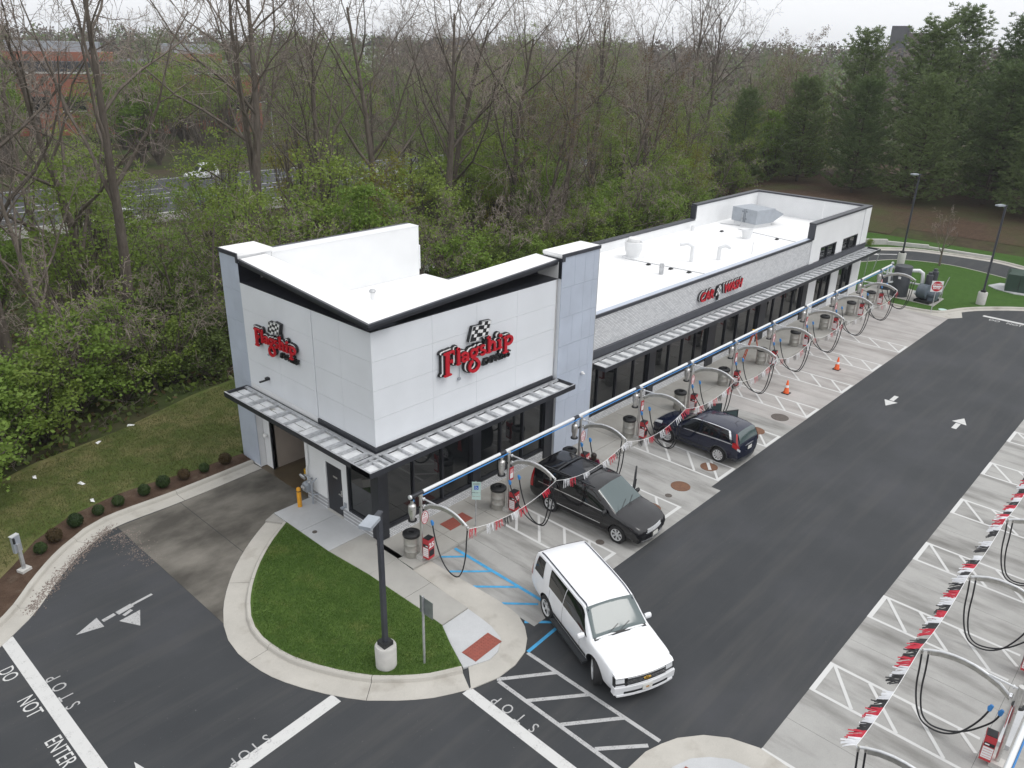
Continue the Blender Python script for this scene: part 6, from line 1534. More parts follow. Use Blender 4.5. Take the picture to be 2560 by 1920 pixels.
# ------------------------------------------------------------------ person beside the minivan
def person():
    t = thing('person', 'person with dark hair in a maroon top and pale blue trousers beside the minivan', 'person', (8.55, -2.95, 0.006), R(200))
    V = {'pel': (0, 0, 0.88), 'spine': (0.03, 0, 1.06), 'chest': (0.10, 0, 1.24), 'neck': (0.16, 0, 1.40), 'head0': (0.19, 0, 1.47), 'head1': (0.215, 0, 1.55), 'head2': (0.215, 0, 1.64),
         'shl': (0.11, 0.17, 1.35), 'ell': (0.20, 0.25, 1.10), 'wrl': (0.40, 0.20, 0.98), 'hal': (0.48, 0.18, 0.96), 'shr': (0.11, -0.17, 1.35), 'elr': (0.22, -0.24, 1.12), 'wrr': (0.42, -0.18, 1.06), 'har': (0.50, -0.17, 1.06),
         'hpl': (0.0, 0.10, 0.84), 'knl': (0.05, 0.11, 0.46), 'anl': (-0.01, 0.11, 0.09), 'tol': (0.15, 0.12, 0.04), 'hpr': (0.0, -0.10, 0.84), 'knr': (0.02, -0.11, 0.46), 'anr': (-0.04, -0.11, 0.09), 'tor': (0.12, -0.12, 0.04)}
    Rr = dict(pel=.145, spine=.125, chest=.14, neck=.055, head0=.07, head1=.098, head2=.085, shl=.068, ell=.045, wrl=.03, hal=.035, shr=.068, elr=.045, wrr=.03, har=.035, hpl=.095, knl=.062, anl=.042, tol=.04, hpr=.095, knr=.062, anr=.042, tor=.04)
    E_ = [('pel', 'spine'), ('spine', 'chest'), ('chest', 'neck'), ('neck', 'head0'), ('head0', 'head1'), ('head1', 'head2'), ('chest', 'shl'), ('shl', 'ell'), ('ell', 'wrl'), ('wrl', 'hal'), ('chest', 'shr'), ('shr', 'elr'), ('elr', 'wrr'), ('wrr', 'har'), ('pel', 'hpl'), ('hpl', 'knl'), ('knl', 'anl'), ('anl', 'tol'), ('pel', 'hpr'), ('hpr', 'knr'), ('knr', 'anr'), ('anr', 'tor')]
    # five fingers on each hand, curled
    for s_, y0, sg in (('l', 0.18, 1), ('r', -0.17, -1)):
        hx, hy, hz = V['ha' + s_]
        for k, (dy, ln) in enumerate(((-0.030, 0.07), (-0.010, 0.08), (0.010, 0.075), (0.028, 0.06))):
            a, b = 'f%s%da' % (s_, k), 'f%s%db' % (s_, k)
            V[a] = (hx + ln * 0.6, hy + dy, hz - 0.012); V[b] = (hx + ln, hy + dy, hz - 0.045); Rr[a] = 0.010; Rr[b] = 0.008
            E_ += [('ha' + s_, a), (a, b)]
        a, b = 't%sa' % s_, 't%sb' % s_
        V[a] = (hx + 0.015, hy - sg * 0.05, hz - 0.01); V[b] = (hx + 0.05, hy - sg * 0.055, hz - 0.03); Rr[a] = 0.011; Rr[b] = 0.009; E_ += [('ha' + s_, a), (a, b)]
    names = list(V); idx = {n: i for i, n in enumerate(names)}
    me = bpy.data.meshes.new('body'); me.from_pydata([V[n] for n in names], [(idx[a], idx[b]) for a, b in E_], [])
    o = bpy.data.objects.new('body', me); COL.objects.link(o)
    sm = o.modifiers.new('s', 'SKIN'); ss = o.modifiers.new('u', 'SUBSURF'); ss.levels = 2; ss.render_levels = 2
    for i, n in enumerate(names):
        sv = me.skin_vertices[0].data[i]; sv.radius = (Rr[n], Rr[n]); sv.use_root = (n == 'pel')
    dg = bpy.context.evaluated_depsgraph_get(); m2 = bpy.data.meshes.new_from_object(o.evaluated_get(dg)); bpy.data.objects.remove(o)
    skin = pm('skin', (0.16, 0.085, 0.055), 0.5); top = pm('maroon_cloth', (0.14, 0.012, 0.045), 0.85, var=0.15, vs=12); jean = pm('pale_denim', (0.33, 0.46, 0.68), 0.85, var=0.12, vs=15); shoe = pm('shoe', (0.7, 0.7, 0.72), 0.6)
    m2.materials.clear()
    for q in (skin, top, jean, shoe): m2.materials.append(q)
    for p in m2.polygons:
        z = p.center.z; x = p.center.x; y = abs(p.center.y)
        p.material_index = 3 if z < 0.10 else 2 if (z < 0.93 and x < 0.2 and not (x > 0.28)) else 1 if (z < 1.40 and x < 0.24) else 0
        p.use_smooth = True
    b = bpy.data.objects.new('body', m2); link(b, t)
    hm = MB(); 
    hm.lathe([(0.0001, 1.665), (0.06, 1.66), (0.105, 1.62), (0.118, 1.56), (0.11, 1.47), (0.09, 1.36), (0.06, 1.30)], 14, (0.185, 0, 0.005)); hm.build('hair', pm('hair', (0.018, 0.011, 0.008), 0.5), t, 60)
    fm_ = MB().lathe([(0.004, 0), (0.012, 0.012), (0.008, 0.03), (0.002, 0.045)], 6, (0.315, 0, 1.525)); fm_.build('nose', skin, b, 60)
    for sg in (-1, 1): MB().lathe([(0.0001, 0), (0.009, 0.003), (0.0001, 0.008)], 8, (0.308, sg * 0.034, 1.565), Matrix.Rotation(R(90), 3, 'Y')).build('eye', MT['black'], b)
    MB().bb(0.303, 0.312, -0.022, 0.022, 1.492, 1.50).build('mouth', MT['brickred'], b)
    for sg in (-1, 1): MB().lathe([(0.0001, -0.01), (0.024, 0), (0.0001, 0.01)], 8, (0.215, sg * 0.105, 1.545), Matrix.Rotation(R(90), 3, 'X')).build('ear', skin, b, 60)
    return t
person()
# ------------------------------------------------------------------ highway and far buildings
HA, HB = Vector((-90, 86, 0)), Vector((160, 64, 0)); hd = (HB - HA).normalized(); hn = Vector((-hd.y, hd.x, 0))
def road_strip(o0, o1, z, a=0.0, b=None):
    L = (HB - HA).length; b = b or L; m = MB(); N = max(1, int((b - a) / 6))
    for i in range(N):
        u0, u1 = a + (b - a) * i / N, a + (b - a) * (i + 1) / N
        q = [HA + hd * u0 + hn * o0, HA + hd * u1 + hn * o0, HA + hd * u1 + hn * o1, HA + hd * u0 + hn * o1]
        m.add([(p.x, p.y, z) for p in q], [(0, 1, 2, 3)])
    return m
hw = tag(road_strip(-13, 13, -0.88).build('highway', MT['asphalt']), 'grey highway glimpsed through the trees', kind='structure')
for o in (-12.2, -1.6, 1.6, 12.2): road_strip(o - 0.1, o + 0.1, -0.872).build('edge_line', MT['line'], hw)
m = MB()
for i in range(28):
    for o in (-8.6, -5.1, 5.1, 8.6): m.add(road_strip(o - 0.08, o + 0.08, -0.872, i * 9, i * 9 + 3).v, [(0, 1, 2, 3)])
m.build('lane_dashes', MT['line'], hw)
for k in range(40):
    a = k * 6.2
    p = HA + hd * (a + 3.1) - hn * 13.9; rt = Matrix.Rotation(math.atan2(hd.y, hd.x), 3, 'Z')
    if k == 0: bar = thing('road_barrier', 'pale concrete barrier along the near side of the highway', 'barrier', (p.x, p.y, -1.0))
    q = p - Vector((bar.location.x, bar.location.y, 0)); MB().box((q.x, q.y, 0.45), (6.16, 0.3, 0.9), rt).build('barrier_section', MT['conc'], bar)
def far_car(name, label, u, o, mat, rev=False, tall=0.0, L=4.5):
    p = HA + hd * u + hn * o
    t = thing(name, label, 'van' if tall else 'car', (p.x, p.y, -0.87), math.atan2(hd.y, hd.x) + (math.pi if rev else 0), 'traffic on the highway')
    b_ = Body([(-.9, .4, .72, .62, .7, .85, .6, .92, .95), (-.6, .3, .88, .7, .86, .95, .68, 1.30 + tall, 1.36 + tall), (.4, .25, .9, .7, .88, .96, .66, 1.42 + tall, 1.48 + tall), (1.2, .25, .9, .7, .87, .94, .64, 1.36 + tall, 1.42 + tall), (2.1, .26, .89, .68, .84, .9, .72, .96, 1.0), (3.2, .3, .84, .62, .74, .78, .6, .8, .84), (3.4, .4, .7, .55, .6, .64, .5, .66, .68)])
    b_.shell((0.0, 2.6), 0.37, mat, t, MT['black'])
    for ax in (0.0, 2.6):
        for sg in (-1, 1): wheel_part(t, ax, sg * 0.8, 0.32, 0.2, 5)
    b_.patch([(1.25, 5.08), (2.0, 5.1), (2.0, 8.9), (1.25, 8.92)], 0.006, 4, 8, 'windscreen', MT['car_glass'], t); b_.both([(-0.4, 4.15), (1.75, 4.15), (1.3, 4.85), (-0.3, 4.85)], 0.006, 8, 3, 'side_window', MT['car_glass'], t)
    return t
far_car('passing_car', 'white car on the highway seen through the trees at the left edge', 88, -7, MT['paint_white'])
far_car('passing_car', 'silver car on the highway left of the tower', 108, -9.5, m_paint('paint_silver', (0.45, 0.46, 0.47), 0.3, 0.5))
far_car('passing_van', 'white van on the highway above the rough lawn', 101, 7, MT['paint_white'], True, 0.55)
far_car('passing_car', 'dark blue car on the near lane of the highway left of the tower', 119, -10.5, m_paint('paint_blue', (0.03, 0.07, 0.16), 0.3))
far_car('passing_car', 'pale car on the highway behind the bright green tree', 146, -3.5, m_paint('paint_pale', (0.5, 0.52, 0.5), 0.3, 0.4))
far_car('passing_van', 'white delivery van on the far lane of the highway', 128, 9.5, MT['paint_white'], True, 0.6)
t = thing('box_truck', 'white box truck on the near lane at the left edge', 'truck', ((HA + hd * 84 - hn * 10).x, (HA + hd * 84 - hn * 10).y, -0.87), math.atan2(hd.y, hd.x), None)
MB().bb(-4.0, 2.4, -1.2, 1.2, 0.9, 3.5).build('cargo_box', MT['white'], t); MB().bb(2.5, 4.4, -1.05, 1.05, 0.5, 2.3).add([(2.5, -1.05, 2.3), (3.9, -1.05, 2.3), (3.9, 1.05, 2.3), (2.5, 1.05, 2.3), (2.6, -0.9, 2.6), (3.4, -0.9, 2.6), (3.4, 0.9, 2.6), (2.6, 0.9, 2.6)], [(4, 5, 6, 7), (0, 1, 5, 4), (1, 2, 6, 5), (2, 3, 7, 6)]).build('cab', MT['white'], t); MB().bb(4.405, 4.42, -0.9, 0.9, 1.5, 2.2).build('windscreen', MT['car_glass'], t)
for ax in (-2.6, 3.3):
    for sg in (-1, 1): wheel_part(t, ax, sg * 1.0, 0.45, 0.3, 6)
def facing(ang): return R(ang)
# long brick building at the far left
MT['far_brick'] = pm('far_brick', (0.30, 0.115, 0.075), 0.85, var=0.12, vs=0.3); MT['far_roof'] = pm('far_roof', (0.05, 0.052, 0.06), 0.7)
t = thing('brick_building', 'long low red brick building behind the trees at the upper left', 'building', (40.0, 150.0, float(hgt(40, 150))), R(-22))
zt = 9.8 - float(hgt(40, 150))
MB().bb(-48, 40, 0, 30, -2, zt).build('wall', MT['far_brick'], t); MB().bb(-47.5, 39.5, 0.3, 30, zt, zt + 2.0).build('roof_band', MT['far_roof'], t); MB().bb(-48.1, 40.1, -0.1, 0.3, zt - 0.05, zt + 0.25).build('coping', MT['conc'], t)
for a, b in ((-30, -12), (-5, 14), (22, 34)): MB().bb(a, b, 6, 14, zt + 2.0, zt + 3.6).build('roof_unit', MT['far_brick'], t); MB().bb(a + 1, b - 2, 7, 13, zt + 3.6, zt + 5.4).build('plant_screen', MT['grey_box'], t)
for k in range(14): w_ = MB().bb(-44 + k * 6, -40 + k * 6, -0.05, 0.1, zt - 6.5, zt - 4.0).build('window', MT['glass'], t); MB().bb(-44.1 + k * 6, -39.9 + k * 6, -0.12, 0.02, zt - 6.7, zt - 6.5).build('sill', MT['conc'], w_)
# pale yellow house on the hill
hx, hy = 268.0, 283.0
t = thing('yellow_house', 'pale yellow two storey house with white windows on the far hill', 'house', (hx, hy, 7.2), R(-45))
MT['cream'] = pm('cream_siding', (0.55, 0.46, 0.28), 0.8, var=0.06)
MB().bb(-9, 9, 0, 9, -3, 8.6).build('wall', MT['cream'], t)
MB().add([(-9.4, -0.5, 8.6), (9.4, -0.5, 8.6), (9.4, 9.5, 8.6), (-9.4, 9.5, 8.6), (-9.4, 4.5, 11.4), (9.4, 4.5, 11.4)], [(0, 1, 5, 4), (2, 3, 4, 5), (0, 4, 3), (1, 2, 5), (0, 3, 2, 1)]).build('roof', MT['far_roof'], t)
for zz in (1.6, 5.4):
    for k in range(5):
        x = -7.2 + k * 3.6; w_ = MB().bb(x - 0.85, x + 0.85, -0.10, 0.0, zz - 0.2, zz + 2.4).build('window', MT['white'], t); MB().bb(x - 0.6, x + 0.6, -0.14, -0.1, zz, zz + 2.15).build('pane', MT['glass'], w_)
t = thing('pale_house', 'pale gabled house half hidden on the far hill', 'house', (220.0, 276.0, 7.0), R(-48))
MB().bb(-7, 7, 0, 9, -3, 7.6).build('wall', MT['white_plain'], t); MB().add([(-7.4, -0.5, 7.6), (7.4, -0.5, 7.6), (7.4, 9.5, 7.6), (-7.4, 9.5, 7.6), (0, -0.5, 11.6), (0, 9.5, 11.6)], [(0, 4, 5, 3), (1, 2, 5, 4), (0, 1, 4), (2, 3, 5), (0, 3, 2, 1)]).build('roof', MT['far_roof'], t)
for zz in (1.6, 4.8):
    for k in range(3): w_ = MB().bb(-5.2 + k * 4.4, -3.8 + k * 4.4, -0.1, 0.0, zz, zz + 2).build('window', MT['white'], t); MB().bb(-5.0 + k * 4.4, -4.0 + k * 4.4, -0.14, -0.1, zz + 0.2, zz + 1.8).build('pane', MT['glass'], w_)
t = thing('dark_tower_block', 'dark block rising above the far tree line at the upper right', 'building', (420.0, 118.0, 7.0), R(-75))
MB().bb(-6, 9, 0, 14, -6, 19.0).build('wall', pm('dark_brick', (0.10, 0.07, 0.065), 0.8, var=0.1, vs=0.2), t); MB().bb(-14, -6, 0, 14, -6, 22.0).build('stair_tower', MT['far_roof'], t); MB().bb(-6.1, 9.2, -0.2, 0.1, 13.6, 14.2).build('band', MT['conc'], t)
def street_light(label, u, o, side):
    p = HA + hd * u + hn * o; t = thing('street_light', label, 'street light', (p.x, p.y, -1.0))
    MB().tube([(0, 0, 0), (0, 0, 9.0)], [0.10, 0.06], 8).build('pole', MT['galv'], t, 50); MB().tube([(0, 0, 8.9), (hd.x * side * 1.0, hd.y * side * 1.0 - 0.6, 9.3), (hd.x * side * 2.0, hd.y * side * 2.0 - 1.2, 9.3)], 0.04, 6).build('arm', MT['galv'], t, 50)
    MB().box((hd.x * side * 2.2, hd.y * side * 2.2 - 1.3, 9.3), (0.7, 0.25, 0.12)).build('lamp_head', MT['grey_box'], t)
street_light('pale street light with short arm left of the bare trunks above the tower', 140, 14.5, -1); street_light('pale street light on the highway at the right of the wood', 215, -14.8, 1); street_light('pale street light on the highway above the tower roof corner', 178, -14.8, 1)
# ------------------------------------------------------------------ vegetation builders
def segs_mesh(name, segs, mat, parent=None, n=3):
    """segs: array rows p0(3) p1(3) r0 r1 -> open prisms"""
    S = np.asarray(segs, float)
    p0, p1, r0, r1 = S[:, 0:3], S[:, 3:6], S[:, 6], S[:, 7]
    d = p1 - p0; d /= np.linalg.norm(d, axis=1, keepdims=True) + 1e-9
    ref = np.where(np.abs(d[:, 2:3]) < 0.9, np.array([[0, 0, 1.0]]), np.array([[1.0, 0, 0]]))
    a = np.cross(d, ref); a /= np.linalg.norm(a, axis=1, keepdims=True) + 1e-9; b = np.cross(d, a)
    ang = 2 * np.pi * np.arange(n) / n
    c, s = np.cos(ang), np.sin(ang)
    off = a[:, None, :] * c[None, :, None] + b[:, None, :] * s[None, :, None]
    v = np.concatenate([p0[:, None, :] + off * r0[:, None, None], p1[:, None, :] + off * r1[:, None, None]], axis=1)
    m = len(S); base = (np.arange(m) * 2 * n)[:, None]
    k = np.arange(n); k2 = (k + 1) % n
    f = np.stack([base + k, base + k2, base + n + k2, base + n + k], -1).reshape(-1, 4)
    o = arr_obj(name, v.reshape(-1, 3), f, mat, parent)
    o.data.polygons.foreach_set('use_smooth', [True] * len(f))
    return o
def quads_mesh(name, c, u, v, mat, parent=None, mats=None, shape='leaf'):
    """diamond shaped leaves: centre c, half axes u and v"""
    P = np.stack([c - u, c - v, c + u, c + v], 1).reshape(-1, 3)
    f = np.arange(len(c) * 4).reshape(-1, 4)
    return arr_obj(name, P, f, mat, parent, mats)
def rand_dirs(g, n):
    d = g.normal(size=(n, 3)); return d / np.linalg.norm(d, axis=1, keepdims=True)
def bare_tree(seed, H, spread=0.45, fork=0.35, density=1.0, lean=0.05):
    g = np.random.default_rng(seed)
    big, mid, tw, tips = [], [], [], []
    def grow(p, d, L, r, lev):
        n = (9, 6, 5, 4, 3)[lev]; st = L / n; pts = [p]; dirs = []
        for i in range(n):
            d = d + g.normal(size=3) * (0.05, 0.13, 0.17, 0.22, 0.28)[lev] + np.array([0, 0, (0.04, 0.085, 0.06, 0.03, 0.0)[lev]])
            d = d / np.linalg.norm(d); p = p + d * st; pts.append(p); dirs.append(d)
        for i in range(n):
            ra = r * (1 - 0.8 * i / n); rb = r * (1 - 0.8 * (i + 1) / n)
            (big if lev == 0 else mid if lev <= 2 else tw).append(np.concatenate([pts[i], pts[i + 1], [ra, rb]]))
        if lev == 4:
            tips.append(pts[-1]); return
        cnt = (11, 6, 5, 4)[lev]; cnt = max(2, int(cnt * density + g.uniform(-0.5, 0.5)))
        for k in range(cnt):
            u = (fork + (1 - fork) * (k + g.uniform(0.2, 0.9)) / cnt) if lev == 0 else 0.22 + 0.78 * (k + g.random()) / cnt
            u = min(u, 0.985); i = min(int(u * n), n - 1); q = pts[i] + (pts[i + 1] - pts[i]) * (u * n - i)
            az = g.uniform(0, 2 * np.pi) if lev else k * 2.4 + g.uniform(-0.5, 0.5)
            dd = dirs[i]; ax = np.cross(dd, [math.cos(az), math.sin(az), 0.3]); ax /= np.linalg.norm(ax) + 1e-9
            an = g.uniform(0.45, 0.95) * (1.0 if lev else 0.6 + spread * 0.6)
            nd = dd * math.cos(an) + ax * math.sin(an)
            ln = L * ((0.30 + 0.26 * (1 - u)) if lev == 0 else g.uniform(0.32, 0.60) * (1.08 - 0.4 * u))
            if lev == 0: ln *= 1.0 + spread * 0.4
            grow(q, nd, ln, max(r * (1 - 0.8 * u) * (0.55, 0.5, 0.5, 0.55)[lev], 0.008), lev + 1)
    grow(np.array([0, 0, -0.3]), np.array([g.normal() * lean, g.normal() * lean, 1.0]), H, H * 0.016 + 0.03, 0)
    return big, mid, tw, np.array(tips)
def leaves_at(g, pts, n, sig, size, flat=0.0):
    c = pts[g.integers(0, len(pts), n)] + g.normal(size=(n, 3)) * sig
    u = rand_dirs(g, n); v = np.cross(u, rand_dirs(g, n)); v /= np.linalg.norm(v, axis=1, keepdims=True) + 1e-9
    s = size * g.uniform(0.6, 1.3, size=(n, 1))
    return c, u * s, v * s * 0.6
def make_bare(name, seed, H, leafmat=None, nleaf=0, **kw):
    big, mid, tw, tips = bare_tree(seed, H, **kw)
    t = thing(name, 'x', 'tree')
    trunk = segs_mesh('trunk', big, MT['bark'], t, 8)
    segs_mesh('limbs', mid, MT['bark'], trunk, 4)
    T = np.asarray(tw); T[:, 6:8] = np.maximum(T[:, 6:8], 0.010)
    segs_mesh('twigs', T, MT['twig'], t, 3)
    if leafmat:
        g = np.random.default_rng(seed + 99)
        quads_mesh('crown', *leaves_at(g, tips, nleaf, 0.16, 0.075), MT[leafmat], t)
    return t
def make_bush(name, seed, R_, Hc, nclump, nleaf, size, mat, stem_h=0.6, csig=0.32):
    g = np.random.default_rng(seed)
    t = thing(name, 'x', 'tree')
    d = rand_dirs(g, nclump); rad = g.uniform(0.35, 1.0, size=(nclump, 1)) ** 0.6
    lump = 1 + 0.28 * np.sin(d[:, 0:1] * 4 + seed) * np.cos(d[:, 1:2] * 5 + seed * 2)
    cl = d * rad * lump * np.array([R_, R_, Hc / 2]) + np.array([0, 0, stem_h + Hc / 2])
    cl[:, 2] = np.maximum(cl[:, 2], 0.15)
    k = g.integers(0, nclump, nleaf)
    c = cl[k] + g.normal(size=(nleaf, 3)) * csig * np.array([1, 1, 0.6])
    u = rand_dirs(g, nleaf); u[:, 2] *= 0.6; v = np.cross(u, rand_dirs(g, nleaf)); v /= np.linalg.norm(v, axis=1, keepdims=True) + 1e-9
    s = size * g.uniform(0.6, 1.35, size=(nleaf, 1))
    quads_mesh('crown', c, u * s, v * s * 0.65, MT[mat], t)
    sg = []
    for i in range(min(nclump, 46)):
        a = np.array([g.normal() * 0.08, g.normal() * 0.08, 0.0]); b = cl[i]; m_ = a * 0.45 + b * 0.55 + g.normal(size=3) * 0.12 * R_; m_[2] = b[2] * 0.55
        rr_ = 0.02 + 0.012 * R_
        sg.append(np.concatenate([a, m_, [rr_, rr_ * 0.7]])); sg.append(np.concatenate([m_, b, [rr_ * 0.7, rr_ * 0.25]]))
    segs_mesh('trunk', sg, MT['bark'], t, 4)
    return t
def make_pine(name, seed, H):
    g = np.random.default_rng(seed)
    t = thing(name, 'x', 'tree')
    big, sg, C, U, V = [], [], [], [], []
    lean = g.normal(size=2) * 0.02
    P = lambda z: np.array([lean[0] * z, lean[1] * z, z])
    for i in range(10): big.append(np.concatenate([P(H * i / 10 - 0.2), P(H * (i + 1) / 10 - 0.2), [0.28 * (1 - i / 10.6) * H / 18, 0.28 * (1 - (i + 1) / 10.6) * H / 18]]))
    z = H * 0.05
    while z < H * 0.985:
        f = 1 - z / H; R_ = H * (0.08 + 0.31 * f ** 0.75) * g.uniform(0.75, 1.15)
        nb = int(g.integers(4, 7))
        a0 = g.uniform(0, 6.28)
        for b in range(nb):
            az = a0 + b * 6.28 / nb + g.normal() * 0.25; L = R_ * g.uniform(0.6, 1.15)
            dx = np.array([math.cos(az), math.sin(az), 0.0]); pts = []
            rise = g.uniform(0.05, 0.32) + 0.35 * (1 - f)
            for k in range(6):
                u = k / 5; pts.append(P(z) + dx * L * u + np.array([0, 0, L * (rise * u - 0.30 * u * (1 - u) + 0.10 * u ** 3)]))
            for k in range(5): sg.append(np.concatenate([pts[k], pts[k + 1], [0.055 * f * (1 - k / 6) + 0.012, 0.05 * f * (1 - (k + 1) / 6) + 0.01]]))
            sidev = np.array([-dx[1], dx[0], 0.0])
            nt = int(5 + L * 4.0)
            for q in range(nt):
                u = 0.28 + 0.75 * (q + g.random()) / nt; i = min(int(u * 5), 4); base = pts[i] + (pts[i + 1] - pts[i]) * (u * 5 - i)
                w = L * 0.36 * (1.15 - abs(u - 0.55)); c = base + sidev * g.uniform(-w, w) + np.array([0, 0, g.uniform(-0.05, 0.22)])
                nn = 15
                dd = rand_dirs(g, nn); dd[:, 2] = np.abs(dd[:, 2]) * 0.9 + 0.10; dd += dx * 0.55; dd /= np.linalg.norm(dd, axis=1, keepdims=True)
                ln = g.uniform(0.20, 0.42, size=(nn, 1)); pv = np.cross(dd, rand_dirs(g, nn)); pv /= np.linalg.norm(pv, axis=1, keepdims=True) + 1e-9
                C.append(c + dd * ln * 0.6); U.append(dd * ln * 0.6); V.append(pv * 0.036)
        z += H * 0.020 + 0.42 * f
    trunk = segs_mesh('trunk', big, MT['bark_dark'], t, 8)
    segs_mesh('branches', sg, MT['bark_dark'], trunk, 3)
    quads_mesh('crown', np.concatenate(C), np.concatenate(U), np.concatenate(V), MT['needle'], t)
    return t
GR = random.Random(21)
def put(proto_list, used_set, k, x, y, sc, rz, label, group, zoff=0.0, cat=None):
    p = proto_list[k]
    o = p if k not in used_set else copy_tree(p)
    used_set.add(k)
    o.location = (x, y, float(hgt(x, y)) + zoff); o.rotation_euler = (0, 0, rz); o.scale = (sc, sc, sc * GR.uniform(0.94, 1.06))
    o['label'] = label; o['group'] = group
    if cat: o['category'] = cat
    return o
# --- tall bare trees of the wood
bare = [make_bare('bare_tree', 3, 17.0, spread=0.45, fork=0.38, density=1.0), make_bare('bare_tree', 8, 18.5, spread=0.30, fork=0.42, density=1.0), make_bare('bare_tree', 14, 16.0, spread=0.75, fork=0.28, density=1.1, lean=0.12),
        make_bare('bare_tree', 23, 18.0, spread=0.55, fork=0.33, density=1.0, lean=0.08), make_bare('budding_tree', 31, 15.0, 'leaf_bright', 4600, spread=0.5, fork=0.3), make_bare('budding_tree', 37, 13.0, 'leaf_bright', 5200, spread=0.6, fork=0.25), make_bare('budding_tree', 44, 14.0, 'leaf_pink', 3000, spread=0.6, fork=0.28)]
ub = set()
big_spots = [   # placed where single trunks can be told apart in the photograph
    (-8.6, 22.0, 0, 1.10, 'big bare tree at the left edge of the wood'), (-3.9, 24.5, 3, 1.12, 'big forked bare tree rising behind the left end of the lawn'), (1.0, 23.0, 1, 1.05, 'tall slim bare tree behind the rough lawn'),
    (2.5, 28.5, 2, 1.10, 'broad leaning bare tree behind the rough lawn'), (12.5, 29.0, 1, 1.22, 'tallest bare tree above the tower pillar'), (14.5, 31.5, 3, 1.15, 'bare tree standing close beside the tallest one'), (18.5, 27.0, 0, 1.05, 'bare tree behind the bright green trees'),
    (24.0, 30.0, 3, 1.12, 'bare tree directly behind the tower roof'), (28.0, 28.0, 1, 1.10, 'straight bare tree behind the tower roof, right of centre'), (31.0, 31.0, 2, 1.15, 'leaning bare tree behind the middle of the building'), (36.0, 27.5, 2, 1.12, 'low spreading bare tree overhanging the back parapet'),
    (44.0, 29.0, 0, 1.10, 'bare tree behind the far half of the roof'), (52.0, 31.0, 1, 1.12, 'slim bare tree past the air unit'), (60.0, 30.0, 3, 1.05, 'bare tree beyond the far end block'), (68.0, 31.0, 1, 1.10, 'tall bare tree left of the pines'), (76.0, 33.0, 0, 1.12, 'bare tree standing just left of the pines')]
for x, y, k, sc, lab in big_spots: put(bare, ub, k, x, y, sc, GR.uniform(0, 6.28), lab, 'tall bare trees of the wood')
occ = [(x, y) for x, y, *_ in big_spots]
n = 0; tries = 0
while n < 84 and tries < 6000:
    tries += 1
    x = GR.uniform(-32, 112); y = GR.uniform(20, 62)
    if x > 62 and y < 26: continue
    if y > 57 - 0.10 * (x - 10) and x < 70: continue
    if x < 24 and y > 30 and GR.random() < 0.6: continue
    if any((x - a) ** 2 + (y - b) ** 2 < 2.6 ** 2 for a, b in occ): continue
    k = GR.choice([0, 1, 2, 3, 0, 1, 3, 4, 5, 6, 4, 5, 6]); occ.append((x, y)); n += 1
    lab = 'slender bare grey tree in the crowded wood behind the car wash' if k < 4 else 'tree in first spring leaf in the wood behind the car wash'
    put(bare, ub, k, x, y, GR.uniform(0.62, 1.02), GR.uniform(0, 6.28), lab, 'bare trees in the crowded wood' if k < 4 else 'budding trees in the wood')
for i in range(46):
    x = GR.uniform(-40, 150); y = GR.uniform(100, 150)
    put(bare, ub, GR.choice([0, 1, 3, 4, 6]), x, y, GR.uniform(0.75, 1.05), GR.uniform(0, 6.28), 'bare tree on the far side of the highway', 'bare trees beyond the highway')
# --- leafy understorey
bush = [make_bush('leafy_shrub', 1, 2.0, 3.6, 75, 3600, 0.085, 'leaf', 0.5, 0.24), make_bush('leafy_shrub', 2, 2.5, 4.4, 90, 5200, 0.09, 'leaf_bright', 0.5, 0.25), make_bush('leafy_shrub', 3, 1.8, 2.6, 60, 3800, 0.085, 'leaf_dark', 0.3, 0.22), make_bush('leafy_tree', 4, 2.6, 6.0, 120, 9500, 0.10, 'leaf_bright', 2.0, 0.30), make_bush('leafy_tree', 5, 2.6, 7.0, 90, 4200, 0.09, 'leaf', 2.4, 0.32), make_bush('leafy_tree', 6, 2.2, 5.5, 60, 3200, 0.085, 'leaf_yellow', 2.0, 0.35), make_bush('blossom_shrub', 7, 1.3, 2.6, 40, 3600, 0.085, 'blossom', 1.4)]
us = set()
for x, y, k, sc, lab in ((15.5, 20.5, 3, 0.98, 'bright green leafy tree just behind the tower, larger one'), (12.0, 19.5, 1, 1.15, 'bright green leafy shrub just behind the tower, left one'), (18.9, 21.0, 6, 1.1, 'white blossoming shrub beside the bright green tree'), (-9.5, 13.2, 1, 1.0, 'bright green shrub at the lower left wood edge'),
                         (46.5, 22.5, 1, 1.25, 'bright green shrub behind the back parapet'), (41.0, 20.5, 0, 1.2, 'green shrub against the back parapet')):
    put(bush, us, k, x, y, sc, GR.uniform(0, 6.28), lab, 'single shrubs and trees at the wood edge', cat='tree' if k in (3, 4, 5) else 'shrub')
pos = []
for i in range(66):     # dense belt along the lawn edge
    x = -30 + i * 1.52 + GR.uniform(-0.5, 0.5); e = np.interp(x, [-30, -16, -8, -4, 1, 6, 14, 44, 75], [12.5, 14.2, 15.6, 16.8, 18.2, 18.6, 18.8, 18.8, 24.5])
    pos.append((x, float(e) + GR.uniform(0.2, 2.0)))
for i in range(190):
    pos.append((GR.uniform(-34, 108), GR.uniform(21, 58)))
